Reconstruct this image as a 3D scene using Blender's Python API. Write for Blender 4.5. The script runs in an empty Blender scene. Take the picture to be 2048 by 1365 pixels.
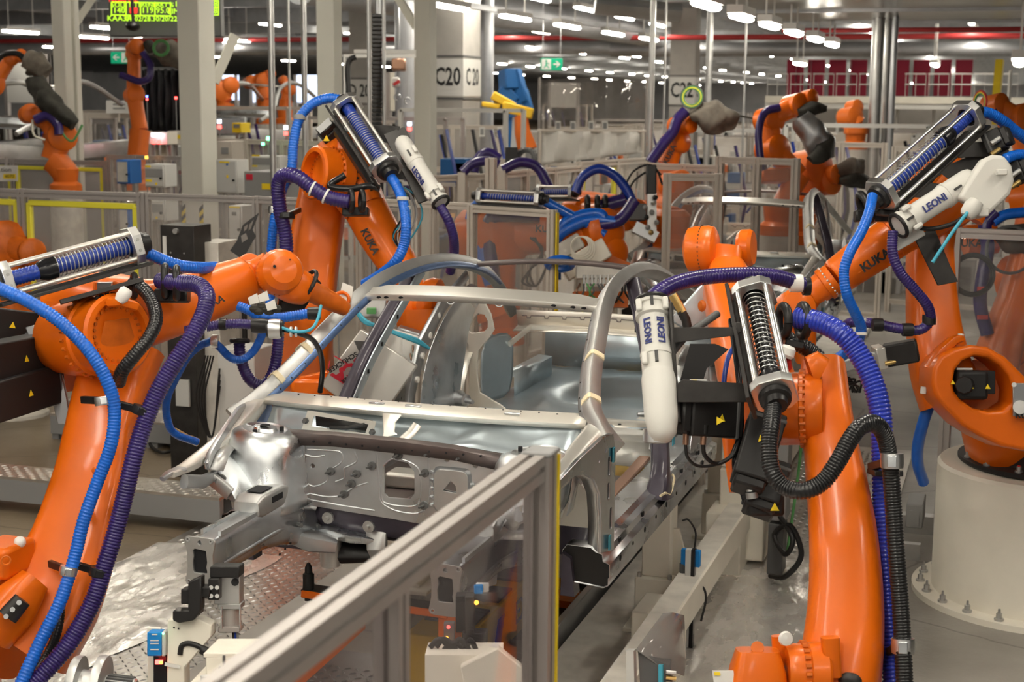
import bpy, bmesh, math, random
from mathutils import Vector, Matrix
random.seed(7)
V = Vector
PI = math.pi
S = bpy.context.scene
COL = bpy.context.collection

# ---------------------------------------------------------------- camera (station axis = +Y, floor z = 0)
F, CX, CY, H = 3000.0, 1024.0, 682.5, 2.8
HEAD, PITCH, ROLL = math.radians(18.2535), math.radians(9.1368), math.atan(.008)
_r = V((1, 0, 0)); _f = V((0, math.cos(PITCH), -math.sin(PITCH))); _u = V((0, math.sin(PITCH), math.cos(PITCH)))
RZ = Matrix.Rotation(HEAD, 3, 'Z')
CR = RZ @ (_r*math.cos(ROLL) + _u*math.sin(ROLL)); CU = RZ @ (_u*math.cos(ROLL) - _r*math.sin(ROLL)); CF = RZ @ _f
CAM = V((0, 0, H))
cam = bpy.data.objects.new('camera', bpy.data.cameras.new('camera')); COL.objects.link(cam)
m = Matrix((CR, CU, -CF)).transposed().to_4x4(); m.translation = CAM
cam.matrix_world = m
cam.data.sensor_width = 36; cam.data.lens = F/2048*36; cam.data.clip_end = 400; cam.data.clip_start = .1
cam.data.dof.use_dof = True; cam.data.dof.focus_distance = 6.4; cam.data.dof.aperture_fstop = 4.6
S.camera = cam
# ---------------------------------------------------------------- light and exposure
w = bpy.data.worlds.new('hall_air'); S.world = w; w.use_nodes = True
w.node_tree.nodes['Background'].inputs[0].default_value = (1.0, .93, .84, 1)
w.node_tree.nodes['Background'].inputs[1].default_value = .28
S.view_settings.view_transform = 'Standard'; S.view_settings.look = 'None'
S.view_settings.gamma = 1; S.view_settings.use_curve_mapping = False
S.view_settings.exposure = 0.4
LAMP_E = 40.0

def dr(px, py): return CF + CR*((px-CX)/F) - CU*((py-CY)/F)
def P(px, py, d): return CAM + dr(px, py)*d                       # a measured point at optical depth d
def PX(px, py, x): D = dr(px, py); return CAM + D*(x/D.x)
def PY(px, py, y): D = dr(px, py); return CAM + D*(y/D.y)
def PZ(px, py, z): D = dr(px, py); return CAM + D*((z-H)/D.z)

# ---------------------------------------------------------------- materials
M = {}
def mat(name, col, rough=.5, metal=0.0, var=0.0, scale=6.0, bump=0.0, bscale=60.0, emit=0.0, coat=0.0, rvar=0.0, col2=None, stretch=None):
    m = bpy.data.materials.new(name); m.use_nodes = True; M[name] = m
    n = m.node_tree; b = n.nodes['Principled BSDF']; L = n.links
    b.inputs['Base Color'].default_value = (*col, 1); b.inputs['Roughness'].default_value = rough
    b.inputs['Metallic'].default_value = metal
    if metal < .2: b.inputs['Specular IOR Level'].default_value = .32
    if coat: b.inputs['Coat Weight'].default_value = coat; b.inputs['Coat Roughness'].default_value = .12
    if emit:
        b.inputs['Emission Color'].default_value = (*col, 1); b.inputs['Emission Strength'].default_value = emit
    tc = None
    if var or rvar or bump or col2:
        tc = n.nodes.new('ShaderNodeTexCoord'); src = tc.outputs['Object']
        if stretch:
            mp = n.nodes.new('ShaderNodeMapping'); mp.inputs['Scale'].default_value = stretch; L.new(src, mp.inputs[0]); src = mp.outputs[0]
    if var or rvar or col2:
        t = n.nodes.new('ShaderNodeTexNoise'); t.inputs['Scale'].default_value = scale; t.inputs['Detail'].default_value = 5
        L.new(src, t.inputs['Vector'])
    if var or col2:
        r = n.nodes.new('ShaderNodeValToRGB'); r.color_ramp.elements[0].position = .35; r.color_ramp.elements[1].position = .65
        c0 = col2 if col2 else tuple(c*(1-var) for c in col)
        r.color_ramp.elements[0].color = (*c0, 1); r.color_ramp.elements[1].color = (*(tuple(min(1, c*(1+var*.5)) for c in col) if not col2 else col), 1)
        L.new(t.outputs['Fac'], r.inputs[0]); L.new(r.outputs[0], b.inputs['Base Color'])
    if rvar:
        mr = n.nodes.new('ShaderNodeMapRange'); mr.inputs[1].default_value = .3; mr.inputs[2].default_value = .7
        mr.inputs[3].default_value = max(.03, rough-rvar); mr.inputs[4].default_value = rough+rvar
        L.new(t.outputs['Fac'], mr.inputs[0]); L.new(mr.outputs[0], b.inputs['Roughness'])
    if bump:
        t2 = n.nodes.new('ShaderNodeTexNoise'); t2.inputs['Scale'].default_value = bscale; t2.inputs['Detail'].default_value = 3
        L.new(src, t2.inputs['Vector'])
        bp = n.nodes.new('ShaderNodeBump'); bp.inputs['Strength'].default_value = bump; bp.inputs['Distance'].default_value = .01
        L.new(t2.outputs['Fac'], bp.inputs['Height']); L.new(bp.outputs[0], b.inputs['Normal'])
    return m

def glassmat(name, tint, ior=1.4, rough=.03, haze=0.0, hazecol=(.6, .6, .6)):
    m = bpy.data.materials.new(name); m.use_nodes = True; M[name] = m
    n = m.node_tree; n.nodes.clear(); L = n.links
    o = n.nodes.new('ShaderNodeOutputMaterial'); tr = n.nodes.new('ShaderNodeBsdfTransparent'); tr.inputs[0].default_value = (*tint, 1)
    g = n.nodes.new('ShaderNodeBsdfGlossy'); g.inputs['Roughness'].default_value = rough
    lw = n.nodes.new('ShaderNodeLayerWeight'); lw.inputs[0].default_value = .5
    pw = n.nodes.new('ShaderNodeMath'); pw.operation = 'POWER'; pw.inputs[1].default_value = 5; L.new(lw.outputs['Facing'], pw.inputs[0])
    fr_ = n.nodes.new('ShaderNodeMath'); fr_.operation = 'MULTIPLY_ADD'; fr_.inputs[1].default_value = .9; fr_.inputs[2].default_value = .03; L.new(pw.outputs[0], fr_.inputs[0])
    mx = n.nodes.new('ShaderNodeMixShader'); L.new(fr_.outputs[0], mx.inputs[0]); L.new(tr.outputs[0], mx.inputs[1]); L.new(g.outputs[0], mx.inputs[2])
    out = mx
    if haze:
        d = n.nodes.new('ShaderNodeBsdfDiffuse'); d.inputs[0].default_value = (*hazecol, 1)
        m2 = n.nodes.new('ShaderNodeMixShader'); m2.inputs[0].default_value = haze
        L.new(mx.outputs[0], m2.inputs[1]); L.new(d.outputs[0], m2.inputs[2]); out = m2
    L.new(out.outputs[0], o.inputs[0]); return m

ORG = (.74, .138, .003)
mat('orange', ORG, .36, coat=.16, var=.10, scale=3, bump=.015, bscale=220, rvar=.08)
mat('orange_far', (.70, .15, .015), .45)
mat('orange_worn', (.58, .12, .006), .45, var=.25, scale=9)
mat('steel', (.62, .64, .66), .34, 1, var=.16, scale=4.5, rvar=.13, bump=.10, bscale=14)
mat('steel_bright', (.74, .77, .79), .33, 1, var=.12, scale=7, rvar=.12, bump=.16, bscale=9)
mat('steel_matte', (.52, .52, .51), .42, .9, var=.12, scale=5, bump=.04, bscale=30)
mat('steel_grey', (.44, .45, .46), .38, .85, var=.1, scale=4)
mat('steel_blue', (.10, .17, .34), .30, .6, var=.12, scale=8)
mat('steel_pale', (.70, .68, .63), .34, .75, var=.06, scale=3, bump=.02, bscale=20)
mat('steel_cream_reflection', (.86, .82, .74), .36, .55, var=.05, scale=5)  # cream tint paints a warm reflection into the steel colour
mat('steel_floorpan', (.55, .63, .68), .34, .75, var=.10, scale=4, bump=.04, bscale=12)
mat('primer', (.06, .052, .072), .36, .1, var=.25, scale=8, coat=.3)
mat('primer_brown', (.16, .13, .125), .4, .4, var=.2, scale=6)
mat('alu', (.74, .74, .73), .34, 1, rvar=.06, scale=8, bump=.02, bscale=80)
mat('alu_rod', (.75, .72, .67), .35, .75)
mat('profile_alu', (.40, .37, .35), .42, .45, var=.05, scale=3)
mat('profile_beige', (.56, .51, .45), .5, .1, var=.05, scale=3)
mat('black', (.016, .015, .015), .38)
mat('black_satin', (.014, .013, .013), .5)
mat('black_gloss', (.012, .012, .014), .22)
mat('dark_plate', (.035, .032, .030), .42, .3, var=.3, scale=12)
mat('hole_shade', (.01, .01, .012), .7)  # near-black colour paints the shade inside openings
mat('hose_blue', (.006, .12, .58), .30, coat=.4, var=.1, scale=20)
mat('hose_darkblue', (.012, .045, .33), .30, coat=.4)
mat('hose_royal', (.02, .04, .38), .28, coat=.5)
mat('hose_violet', (.030, .016, .125), .32, coat=.4, var=.2, scale=15)
mat('hose_black', (.012, .012, .013), .28, coat=.4)
mat('cable_teal', (.06, .35, .48), .4)
mat('cable_green', (.10, .30, .10), .5)
mat('white_plastic', (.80, .78, .74), .42)
mat('unit_white', (.62, .61, .57), .5, bump=.03, bscale=120)
mat('cream', (.80, .76, .66), .5, var=.05, scale=4)
mat('cream_dirty', (.66, .63, .57), .5, var=.15, scale=8)
mat('grey_box', (.52, .52, .50), .5)
mat('grey_mid', (.25, .25, .25), .5)
mat('grey_dark', (.10, .10, .10), .5)
mat('yellow', (.85, .62, .02), .5)
mat('yellow_profile', (.72, .66, .05), .5)
mat('yellow_machine', (.80, .50, .03), .45)
mat('red', (.55, .03, .03), .5)
mat('red_wall', (.35, .02, .05), .6)
mat('blue_box', (.02, .13, .42), .45)
mat('blue_sensor', (.01, .20, .55), .45)
mat('blue_machine', (.02, .12, .34), .5)
mat('brass', (.60, .42, .16), .3, 1)
mat('copper', (.42, .24, .16), .4, .9)
mat('putty', (.85, .74, .50), .6)
mat('navy_print', (.02, .03, .16), .5)
mat('black_print', (.02, .02, .02), .5)
mat('red_print', (.55, .02, .04), .5)
mat('tarp', (.16, .14, .115), .8, var=.35, scale=7, bump=.6, bscale=9)
mat('tarp_dark', (.05, .048, .04), .75, var=.4, scale=7, bump=.6, bscale=9)
mat('canvas', (.62, .60, .56), .8, bump=.5, bscale=5)
mat('fabric_black', (.012, .012, .014), .6, bump=.3, bscale=3)
mat('concrete_wall', (.42, .40, .37), .8, var=.1, scale=2)
mat('sign_white', (.66, .65, .62), .6)
mat('sign_green', (.0, .32, .16), .5, emit=.25)
mat('led_green', (.12, 1, .30), emit=6)
mat('led_red', (1, .06, .05), emit=6)
mat('led_white', (.75, .8, 1), emit=6)
mat('led_blue', (.1, .2, 1), emit=6)
mat('led_amber', (1, .40, .04), emit=4)
mat('display_green', (.45, .85, .02), emit=1.0)
mat('display_red', (1, .03, .02), emit=1.2)
mat('window_cold', (.70, .80, 1.0), emit=1.1)
mat('duct', (.46, .47, .49), .42, .7, var=.15, scale=1.5)
mat('pipe_red', (.42, .04, .04), .5)
mat('ceiling_panel', (.42, .42, .41), .7, var=.35, scale=.5)
mat('soffit_metal', (.30, .28, .25), .28, .8, var=.4, scale=.6, bump=.25, bscale=1.2, stretch=(1, .25, 1))
mat('column_cream', (.68, .67, .60), .5, var=.03, scale=2)
mat('hall_wall', (.42, .42, .43), .8, var=.15, scale=.4)
mat('foil', (.80, .77, .73), .25, .5, var=.12, scale=5, rvar=.12, bump=.7, bscale=13, stretch=(1.6, .8, 1))
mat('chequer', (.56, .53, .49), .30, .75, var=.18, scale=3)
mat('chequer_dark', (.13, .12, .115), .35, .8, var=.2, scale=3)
glassmat('plexi', (.93, .92, .92), haze=.05)
glassmat('plexi_far', (.95, .94, .93), haze=.10, hazecol=(.75, .70, .66))
glassmat('plexi_front', (.88, .86, .87), ior=1.22, haze=.035, hazecol=(.34, .27, .30))
glassmat('smoke_shield', (.55, .53, .52), haze=.35, hazecol=(.5, .48, .46))
# lamp tube
for _nm, _e in (('lamp_tube', LAMP_E), ('lamp_far', 110.0)):
  mt = bpy.data.materials.new(_nm); mt.use_nodes = True; M[_nm] = mt
  bn = mt.node_tree.nodes['Principled BSDF']; bn.inputs['Emission Color'].default_value = (1, .93, .80, 1); bn.inputs['Emission Strength'].default_value = _e

# floor: worn concrete, brownish near the aisle
def floor_mat():
    m = bpy.data.materials.new('worn_concrete'); m.use_nodes = True; M['floor'] = m
    n = m.node_tree; b = n.nodes['Principled BSDF']; L = n.links
    tc = n.nodes.new('ShaderNodeTexCoord')
    t = n.nodes.new('ShaderNodeTexNoise'); t.inputs['Scale'].default_value = 1.3; t.inputs['Detail'].default_value = 8; L.new(tc.outputs['Object'], t.inputs[0])
    r = n.nodes.new('ShaderNodeValToRGB'); e = r.color_ramp.elements
    e[0].position = .3; e[0].color = (.11, .080, .048, 1); e[1].position = .7; e[1].color = (.25, .195, .135, 1)
    L.new(t.outputs['Fac'], r.inputs[0])
    v = n.nodes.new('ShaderNodeTexVoronoi'); v.feature = 'DISTANCE_TO_EDGE'; v.inputs['Scale'].default_value = .9
    t3 = n.nodes.new('ShaderNodeTexNoise'); t3.inputs['Scale'].default_value = 6; L.new(tc.outputs['Object'], t3.inputs[0])
    mx0 = n.nodes.new('ShaderNodeMixRGB'); mx0.inputs[0].default_value = .06; L.new(tc.outputs['Object'], mx0.inputs[1]); L.new(t3.outputs['Color'], mx0.inputs[2]); L.new(mx0.outputs[0], v.inputs['Vector'])
    r2 = n.nodes.new('ShaderNodeValToRGB'); r2.color_ramp.elements[0].position = .0; r2.color_ramp.elements[0].color = (.35, .35, .35, 1); r2.color_ramp.elements[1].position = .012; r2.color_ramp.elements[1].color = (1, 1, 1, 1)
    L.new(v.outputs[0], r2.inputs[0])
    mx = n.nodes.new('ShaderNodeMixRGB'); mx.blend_type = 'MULTIPLY'; mx.inputs[0].default_value = .8
    # brown sealed floor on the left, bare grey screed right of the line
    sx = n.nodes.new('ShaderNodeSeparateXYZ'); L.new(tc.outputs['Object'], sx.inputs[0])
    mr = n.nodes.new('ShaderNodeMapRange'); mr.inputs[1].default_value = -3.2; mr.inputs[2].default_value = -2.2; L.new(sx.outputs[0], mr.inputs[0])
    gr = n.nodes.new('ShaderNodeValToRGB'); ge = gr.color_ramp.elements; ge[0].position = .3; ge[0].color = (.17, .155, .135, 1); ge[1].position = .7; ge[1].color = (.33, .31, .28, 1); L.new(t.outputs['Fac'], gr.inputs[0])
    mf = n.nodes.new('ShaderNodeMixRGB'); L.new(mr.outputs[0], mf.inputs[0]); L.new(r.outputs[0], mf.inputs[1]); L.new(gr.outputs[0], mf.inputs[2])
    L.new(mf.outputs[0], mx.inputs[1]); L.new(r2.outputs[0], mx.inputs[2]); L.new(mx.outputs[0], b.inputs['Base Color'])
    b.inputs['Roughness'].default_value = .42
    t2 = n.nodes.new('ShaderNodeTexNoise'); t2.inputs['Scale'].default_value = 30; L.new(tc.outputs['Object'], t2.inputs[0])
    bp = n.nodes.new('ShaderNodeBump'); bp.inputs['Strength'].default_value = .15; bp.inputs['Distance'].default_value = .01; L.new(t2.outputs[0], bp.inputs['Height']); L.new(bp.outputs[0], b.inputs['Normal'])
floor_mat()

# ---------------------------------------------------------------- mesh builder
def frame(d, up=V((0, 0, 1))):
    d = V(d).normalized()
    up = V(up)
    if abs(d.dot(up.normalized())) > .985: up = V((0, 1, 0)) if abs(d.y) < .9 else V((1, 0, 0))
    s = d.cross(up).normalized(); u = s.cross(d).normalized()
    return d, s, u

def smooth_path(pts, n=8):
    """Catmull-Rom through points"""
    pts = [V(p) for p in pts]
    if len(pts) < 3: return [pts[0].lerp(pts[-1], i/n) for i in range(n+1)]
    out = []
    q = [pts[0]*2-pts[1]] + pts + [pts[-1]*2-pts[-2]]
    for i in range(1, len(q)-2):
        a, b, c, d = q[i-1], q[i], q[i+1], q[i+2]
        for k in range(n):
            t = k/n
            out.append(.5*((2*b) + (c-a)*t + (2*a-5*b+4*c-d)*t*t + (3*b-a-3*c+d)*t**3))
    out.append(pts[-1]); return out

def resample(path, step):
    L = [0]
    for a, b in zip(path, path[1:]): L.append(L[-1]+(b-a).length)
    n = max(2, int(L[-1]/step)); out = []; j = 0
    for i in range(n+1):
        s = L[-1]*i/n
        while j < len(L)-2 and L[j+1] < s: j += 1
        d = L[j+1]-L[j]
        out.append(path[j].lerp(path[j+1], (s-L[j])/d if d > 1e-9 else 0))
    return out

class MB:
    def __init__(s): s.v = []; s.f = []; s.mi = []; s.k = 0
    def slot(s, k): s.k = k; return s
    def addf(s, f): s.f.append(f); s.mi.append(s.k)
    def boxb(s, a, b):
        x0, y0, z0 = a; x1, y1, z1 = b
        return s.hexa([V(p) for p in ((x0,y0,z0),(x1,y0,z0),(x1,y1,z0),(x0,y1,z0),(x0,y0,z1),(x1,y0,z1),(x1,y1,z1),(x0,y1,z1))])
    def hexa(s, c):
        o = len(s.v); s.v += c
        for f in ((0,3,2,1),(4,5,6,7),(0,1,5,4),(1,2,6,5),(2,3,7,6),(3,0,4,7)): s.addf(tuple(o+i for i in f))
        return s
    def box(s, c, sz, X=V((1,0,0)), Y=None, Z=V((0,0,1))):
        c = V(c); X = V(X).normalized(); Z = V(Z)
        if Y is None: Y = Z.cross(X).normalized(); Z = X.cross(Y).normalized()
        a, b, d = X*sz[0]/2, Y*sz[1]/2, Z*sz[2]/2
        return s.hexa([c-a-b-d, c+a-b-d, c+a+b-d, c-a+b-d, c-a-b+d, c+a-b+d, c+a+b+d, c-a+b+d])
    def beam(s, p0, p1, wd, ht, up=V((0,0,1))):
        p0 = V(p0); p1 = V(p1); d, sd, u = frame(p1-p0, up)
        return s.box((p0+p1)/2, ((p1-p0).length, wd, ht), d, sd*-1, u)
    def ring(s, c, sd, u, r1, r2, n, e=2.0, a0=0.0):
        o = len(s.v)
        for i in range(n):
            a = a0+2*PI*i/n; ca, sa = math.cos(a), math.sin(a)
            x = math.copysign(abs(ca)**(2/e), ca); y = math.copysign(abs(sa)**(2/e), sa)
            s.v.append(c+sd*(x*r1)+u*(y*r2))
        return o
    def bridge(s, a, b, n, flip=False):
        for i in range(n):
            j = (i+1) % n
            s.addf((a+i, a+j, b+j, b+i) if not flip else (a+j, a+i, b+i, b+j))
    def cap(s, a, n, flip=False): s.addf(tuple(range(a, a+n)) if not flip else tuple(range(a+n-1, a-1, -1)))
    def cyl(s, p0, p1, r0, r1=None, n=16, caps=True):
        p0 = V(p0); p1 = V(p1); r1 = r0 if r1 is None else r1
        d, sd, u = frame(p1-p0)
        a = s.ring(p0, sd, u, r0, r0, n); b = s.ring(p1, sd, u, r1, r1, n); s.bridge(a, b, n, True)
        if caps: s.cap(a, n); s.cap(b, n, True)
        return s
    def loft(s, pts, rs, up=V((0,0,1)), n=16, e=2.0, caps=True, fixed=None):
        """rs: list of (side, up) half sizes or scalars; fixed = (side, up) keeps the section frame"""
        pts = [V(p) for p in pts]; prev = None; N = len(pts)
        for i, p in enumerate(pts):
            t = (pts[min(i+1, N-1)]-pts[max(i-1, 0)])
            if fixed: sd, u = fixed
            else: d, sd, u = frame(t, up); up = u
            r = rs[i] if isinstance(rs, list) else rs
            if not isinstance(r, (list, tuple)): r = (r, r)
            ee = e[i] if isinstance(e, (list, tuple)) else e
            o = s.ring(p, sd, u, r[0], r[1], n, ee)
            if prev is not None: s.bridge(prev, o, n, True)
            elif caps: s.cap(o, n)
            prev = o
        if caps: s.cap(prev, n, True)
        return s
    def hose(s, path, r, pitch=.013, n=12, depth=.10):
        path = resample(smooth_path(path, 10), pitch/3)
        rs = [r if i % 3 else r*(1-depth) for i in range(len(path))]
        return s.loft(path, rs, n=n)
    def pipe(s, path, r, n=8, sm=6):
        return s.loft(smooth_path(path, sm) if sm else path, r, n=n)
    def lathe(s, prof, o, ax=V((0,0,1)), n=24, arc=None, up=V((0,0,1))):
        o = V(o); d, sd, u = frame(ax, up); prev = None
        for (r, h) in prof:
            a = s.ring(o+d*h, sd, u, max(r, 1e-4), max(r, 1e-4), n)
            if prev is not None: s.bridge(prev, a, n, True)
            else: s.cap(a, n)
            prev = a
        s.cap(prev, n, True); return s
    def prism(s, poly, o, ux, uy, th, bev=0):
        """poly 2d -> slab starting at o plane, extruded by vector th"""
        o = V(o); ux = V(ux); uy = V(uy); th = V(th); n = len(poly)
        a = len(s.v); s.v += [o+ux*x+uy*y for x, y in poly]; b = len(s.v); s.v += [o+ux*x+uy*y+th for x, y in poly]
        s.cap(a, n, ux.cross(uy).dot(th) > 0); s.cap(b, n, ux.cross(uy).dot(th) <= 0)
        s.bridge(a, b, n, ux.cross(uy).dot(th) < 0); return s
    def ball(s, c, r, n=14, sc=(1,1,1), X=V((1,0,0)), Y=V((0,1,0)), Z=V((0,0,1))):
        c = V(c); rows = n//2; prev = None
        for i in range(rows+1):
            a = PI*i/rows; z = -math.cos(a)*r*sc[2]; rr = max(math.sin(a)*r, r*.01)
            o = s.ring(c+Z*z, X, Y, rr*sc[0], rr*sc[1], n)
            if prev is not None: s.bridge(prev, o, n)
            prev = o
        return s
    def grid(s, rows, closed=False):
        """rows of equal length lists of points"""
        o = len(s.v); n = len(rows[0])
        for r in rows: s.v += [V(p) for p in r]
        for i in range(len(rows)-1):
            for j in range(n if closed else n-1):
                k = (j+1) % n
                s.addf((o+i*n+j, o+i*n+k, o+(i+1)*n+k, o+(i+1)*n+j))
        return s
    def coil(s, p0, p1, R, r, turns, n=6, seg=16, e=1):
        p0 = V(p0); p1 = V(p1); d, sd, u = frame(p1-p0); N = int(turns*seg); path = []
        for i in range(N+1):
            a = 2*PI*i/seg; path.append(p0.lerp(p1, i/N)+sd*(R*math.cos(a))+u*(R*math.sin(a)))
        return s.loft(path, r, n=n)
    def torus(s, c, ax, R, r, n=24, k=8, arc=1.0):
        c = V(c); d, sd, u = frame(ax)
        path = [c+sd*(R*math.cos(2*PI*arc*i/n))+u*(R*math.sin(2*PI*arc*i/n)) for i in range(n+1)]
        return s.loft(path, r, n=k)
    def build(s, name, mats, parent=None, bev=0, bseg=1, thick=0, ang=38, sub=0, **tags):
        off = wloc(parent) if parent else V((0, 0, 0))
        me = bpy.data.meshes.new(name)
        me.from_pydata([p-off for p in s.v], [], s.f)
        if not isinstance(mats, (list, tuple)): mats = [mats]
        for k in mats: me.materials.append(M[k] if isinstance(k, str) else k)
        if len(mats) > 1: me.polygons.foreach_set('material_index', s.mi)
        me.update(); me.shade_smooth(); me.set_sharp_from_angle(angle=math.radians(ang))
        o = bpy.data.objects.new(name, me); COL.objects.link(o)
        if parent: o.parent = parent
        if thick:
            q = o.modifiers.new('thickness', 'SOLIDIFY'); q.thickness = thick; q.offset = 0
        if bev:
            q = o.modifiers.new('bevel', 'BEVEL'); q.width = bev; q.segments = bseg; q.limit_method = 'ANGLE'; q.angle_limit = math.radians(35)
        if sub:
            q = o.modifiers.new('subdivision', 'SUBSURF'); q.levels = sub; q.render_levels = sub
        for k, v in tags.items(): o[k] = v
        return o
WL = {}
def wloc(o):
    p = V((0, 0, 0))
    while o: p += o.location; o = o.parent
    return p
def thing(name, label, cat, loc, group=None, kind=None):
    o = bpy.data.objects.new(name, None); COL.objects.link(o); o.empty_display_size = .1
    o.location = V(loc); o['label'] = label; o['category'] = cat
    if group: o['group'] = group
    if kind: o['kind'] = kind
    return o
def tag(o, label, cat, group=None, kind=None):
    o['label'] = label; o['category'] = cat
    if group: o['group'] = group
    if kind: o['kind'] = kind
    return o
def struct(o): o['kind'] = 'structure'; return o
def copy_tree(o, parent=None):
    c = o.copy(); COL.objects.link(c); c.parent = parent
    for ch in list(o.children): copy_tree(ch, c)
    return c
def outline(name, poly, holes, o, ux, uy, th, mt, parent=None, bevel=0.0, depth_off=0.0):
    """flat sheet with real holes: poly and holes are 2d point lists"""
    cu = bpy.data.curves.new(name, 'CURVE'); cu.dimensions = '2D'; cu.fill_mode = 'BOTH'; cu.extrude = th/2; cu.bevel_depth = bevel; cu.offset = -bevel
    for pl in [poly]+list(holes):
        sp = cu.splines.new('POLY'); sp.points.add(len(pl)-1)
        for i, (x, y) in enumerate(pl): sp.points[i].co = (x, y, 0, 1)
        sp.use_cyclic_u = True
    return curve_obj(name, cu, o, ux, uy, mt, parent)
def curve_obj(name, cu, o, ux, uy, mt, parent):
    t = bpy.data.objects.new('tmp', cu)
    me = bpy.data.meshes.new_from_object(t); bpy.data.objects.remove(t); bpy.data.curves.remove(cu)
    ux = V(ux).normalized(); uy = V(uy).normalized(); n = ux.cross(uy).normalized(); uy = n.cross(ux)
    off = wloc(parent) if parent else V((0, 0, 0))
    T = Matrix((ux, uy, n)).transposed().to_4x4(); T.translation = V(o)-off
    me.transform(T); me.name = name; me.materials.clear(); me.materials.append(M[mt])
    me.shade_smooth(); me.set_sharp_from_angle(angle=math.radians(35))
    ob = bpy.data.objects.new(name, me); COL.objects.link(ob)
    if parent: ob.parent = parent
    return ob
def text(body, o, ux, uy, size, mt, parent=None, name='lettering', th=.002, align='CENTER', sx=1.0, bold=.0):
    cu = bpy.data.curves.new(name, 'FONT'); cu.body = body; cu.size = size; cu.extrude = th/2; cu.align_x = align; cu.align_y = 'CENTER'; cu.offset = bold*size
    cu.resolution_u = 2
    ob = curve_obj(name, cu, o, ux, uy, mt, parent)
    if sx != 1.0:
        ux = V(ux).normalized(); c = V(o)-(wloc(parent) if parent else V((0,0,0)))
        for v in ob.data.vertices:
            d = (v.co-c).dot(ux); v.co += ux*(d*(sx-1))
    return ob
def circ(cx, cy, r, n=16, ry=None): return [(cx+r*math.cos(2*PI*i/n), cy+(ry or r)*math.sin(2*PI*i/n)) for i in range(n)]
def rrect(x0, y0, x1, y1, r, n=4):
    out = []
    for (cx, cy, a0) in ((x1-r, y1-r, 0), (x0+r, y1-r, 90), (x0+r, y0+r, 180), (x1-r, y0+r, 270)):
        for i in range(n+1):
            a = math.radians(a0+90*i/n); out.append((cx+r*math.cos(a), cy+r*math.sin(a)))
    return out
X_, Y_, Z_ = V((1,0,0)), V((0,1,0)), V((0,0,1))
# ================================================================ the hall
def slab(name, x0, y0, x1, y1, z, mt, th=.02):
    return struct(MB().boxb((x0, y0, z-th), (x1, y1, z)).build(name, mt))
slab('floor', -90, -8, 70, 210, 0, 'floor', .1)
struct(MB().boxb((-90, -8, 5.9), (70, 210, 6.0)).build('ceiling', 'ceiling_panel'))
struct(MB().boxb((-90, 210, 0), (70, 210.3, 6)).build('wall_back', 'hall_wall'))
struct(MB().boxb((-90.3, -8, 0), (-90, 210, 6)).build('wall_left', 'hall_wall'))
struct(MB().boxb((70, -8, 0), (70.3, 210, 6)).build('wall_right', 'hall_wall'))
ceil = bpy.data.objects['ceiling']
# roof beams across the hall and along it, as pieces of the ceiling
_b = {}
def roof_piece(name, a, b, mt):
    o = MB().boxb(a, b).build(name, mt, ceil); return o
rb = roof_piece('roof_beam', (-90, 30, 5.25), (70, 30.25, 5.9), 'steel_grey')
for i in range(1, 24):
    c = rb.copy(); COL.objects.link(c); c.location = (0, 7.5*i, 0)
lb = roof_piece('purlin', (-30, 20, 5.45), (-29.8, 210, 5.75), 'duct')
for i in range(1, 14):
    c = lb.copy(); COL.objects.link(c); c.location = (5.2*i, 0, 0)

# ---------------- ceiling lights (1.5 m battens)
def lamp(loc, label, group, L=1.5):
    t = thing('ceiling_light', label, 'ceiling light', loc, group)
    x, y, z = loc
    MB().boxb((x-.09, y-L/2, z), (x+.09, y+L/2, z+.09)).boxb((x-.012, y-L/2+.2, z+.09), (x+.012, y-L/2+.22, 5.9)).boxb((x-.012, y+L/2-.22, z+.09), (x+.012, y+L/2-.2, 5.9)).build('housing', 'white_plastic', t)
    MB().loft([V((x, y-L/2+.02, z-.03)), V((x, y+L/2-.02, z-.03))], [(.075, .035)]*2, n=8).build('lamp_tube', 'lamp_tube', t)
    return t
l0 = lamp((-2.4, 2.0, 4.3), 'fluorescent batten light hanging above the welding station, outside the picture', 'battens above the welding station')
def lamp_at(loc, label, group):
    c = copy_tree(l0); c.location = V(loc); c['label'] = label; c['group'] = group
    return c
for x in (-6.2, -3.6, -1.0, 1.6):
    for k in range(7):
        if x < -3.9 or k < 4:
            lamp_at((x, -2.0+k*2.9, 4.3), 'fluorescent batten light hanging above the welding station, outside the picture', 'battens above the welding station')
# the two rows that run away over the hall, seen at the top of the picture
q = PX(863, 3, 0); p1 = P(900, 10, 24); z1 = p1.z
row1 = [(900, 11), (1031, 33), (1135, 50), (1227, 65), (1298, 76)]
names = ['first', 'second', 'third', 'fourth', 'fifth', 'sixth']
for i, (a, b) in enumerate(row1):
    lamp_at(PZ(a, b, z1), 'lit batten on the long cable rail right of the cream columns, %s from the left' % names[i], 'battens on the long cable rail')
r1a, r1b = PZ(863-60, 3-12, z1+.14), PZ(1330, 70, z1+.14)
tag(MB().beam(r1a, r1b, .14, .09).build('cable_rail', 'duct'), 'long grey cable rail carrying the row of battens above the exit sign', 'cable rail')
p2 = P(1413, 6, 15); z2 = p2.z
row2 = [(1413, 5), (1483, 30), (1540, 47), (1588, 62), (1631, 75), (1664, 86)]
for i, (a, b) in enumerate(row2):
    lamp_at(PZ(a, b, z2), 'lit batten in the near row beside the dark metal soffit, %s from the left' % names[i], 'battens beside the metal soffit').scale = (1, .6, 1)
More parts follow.
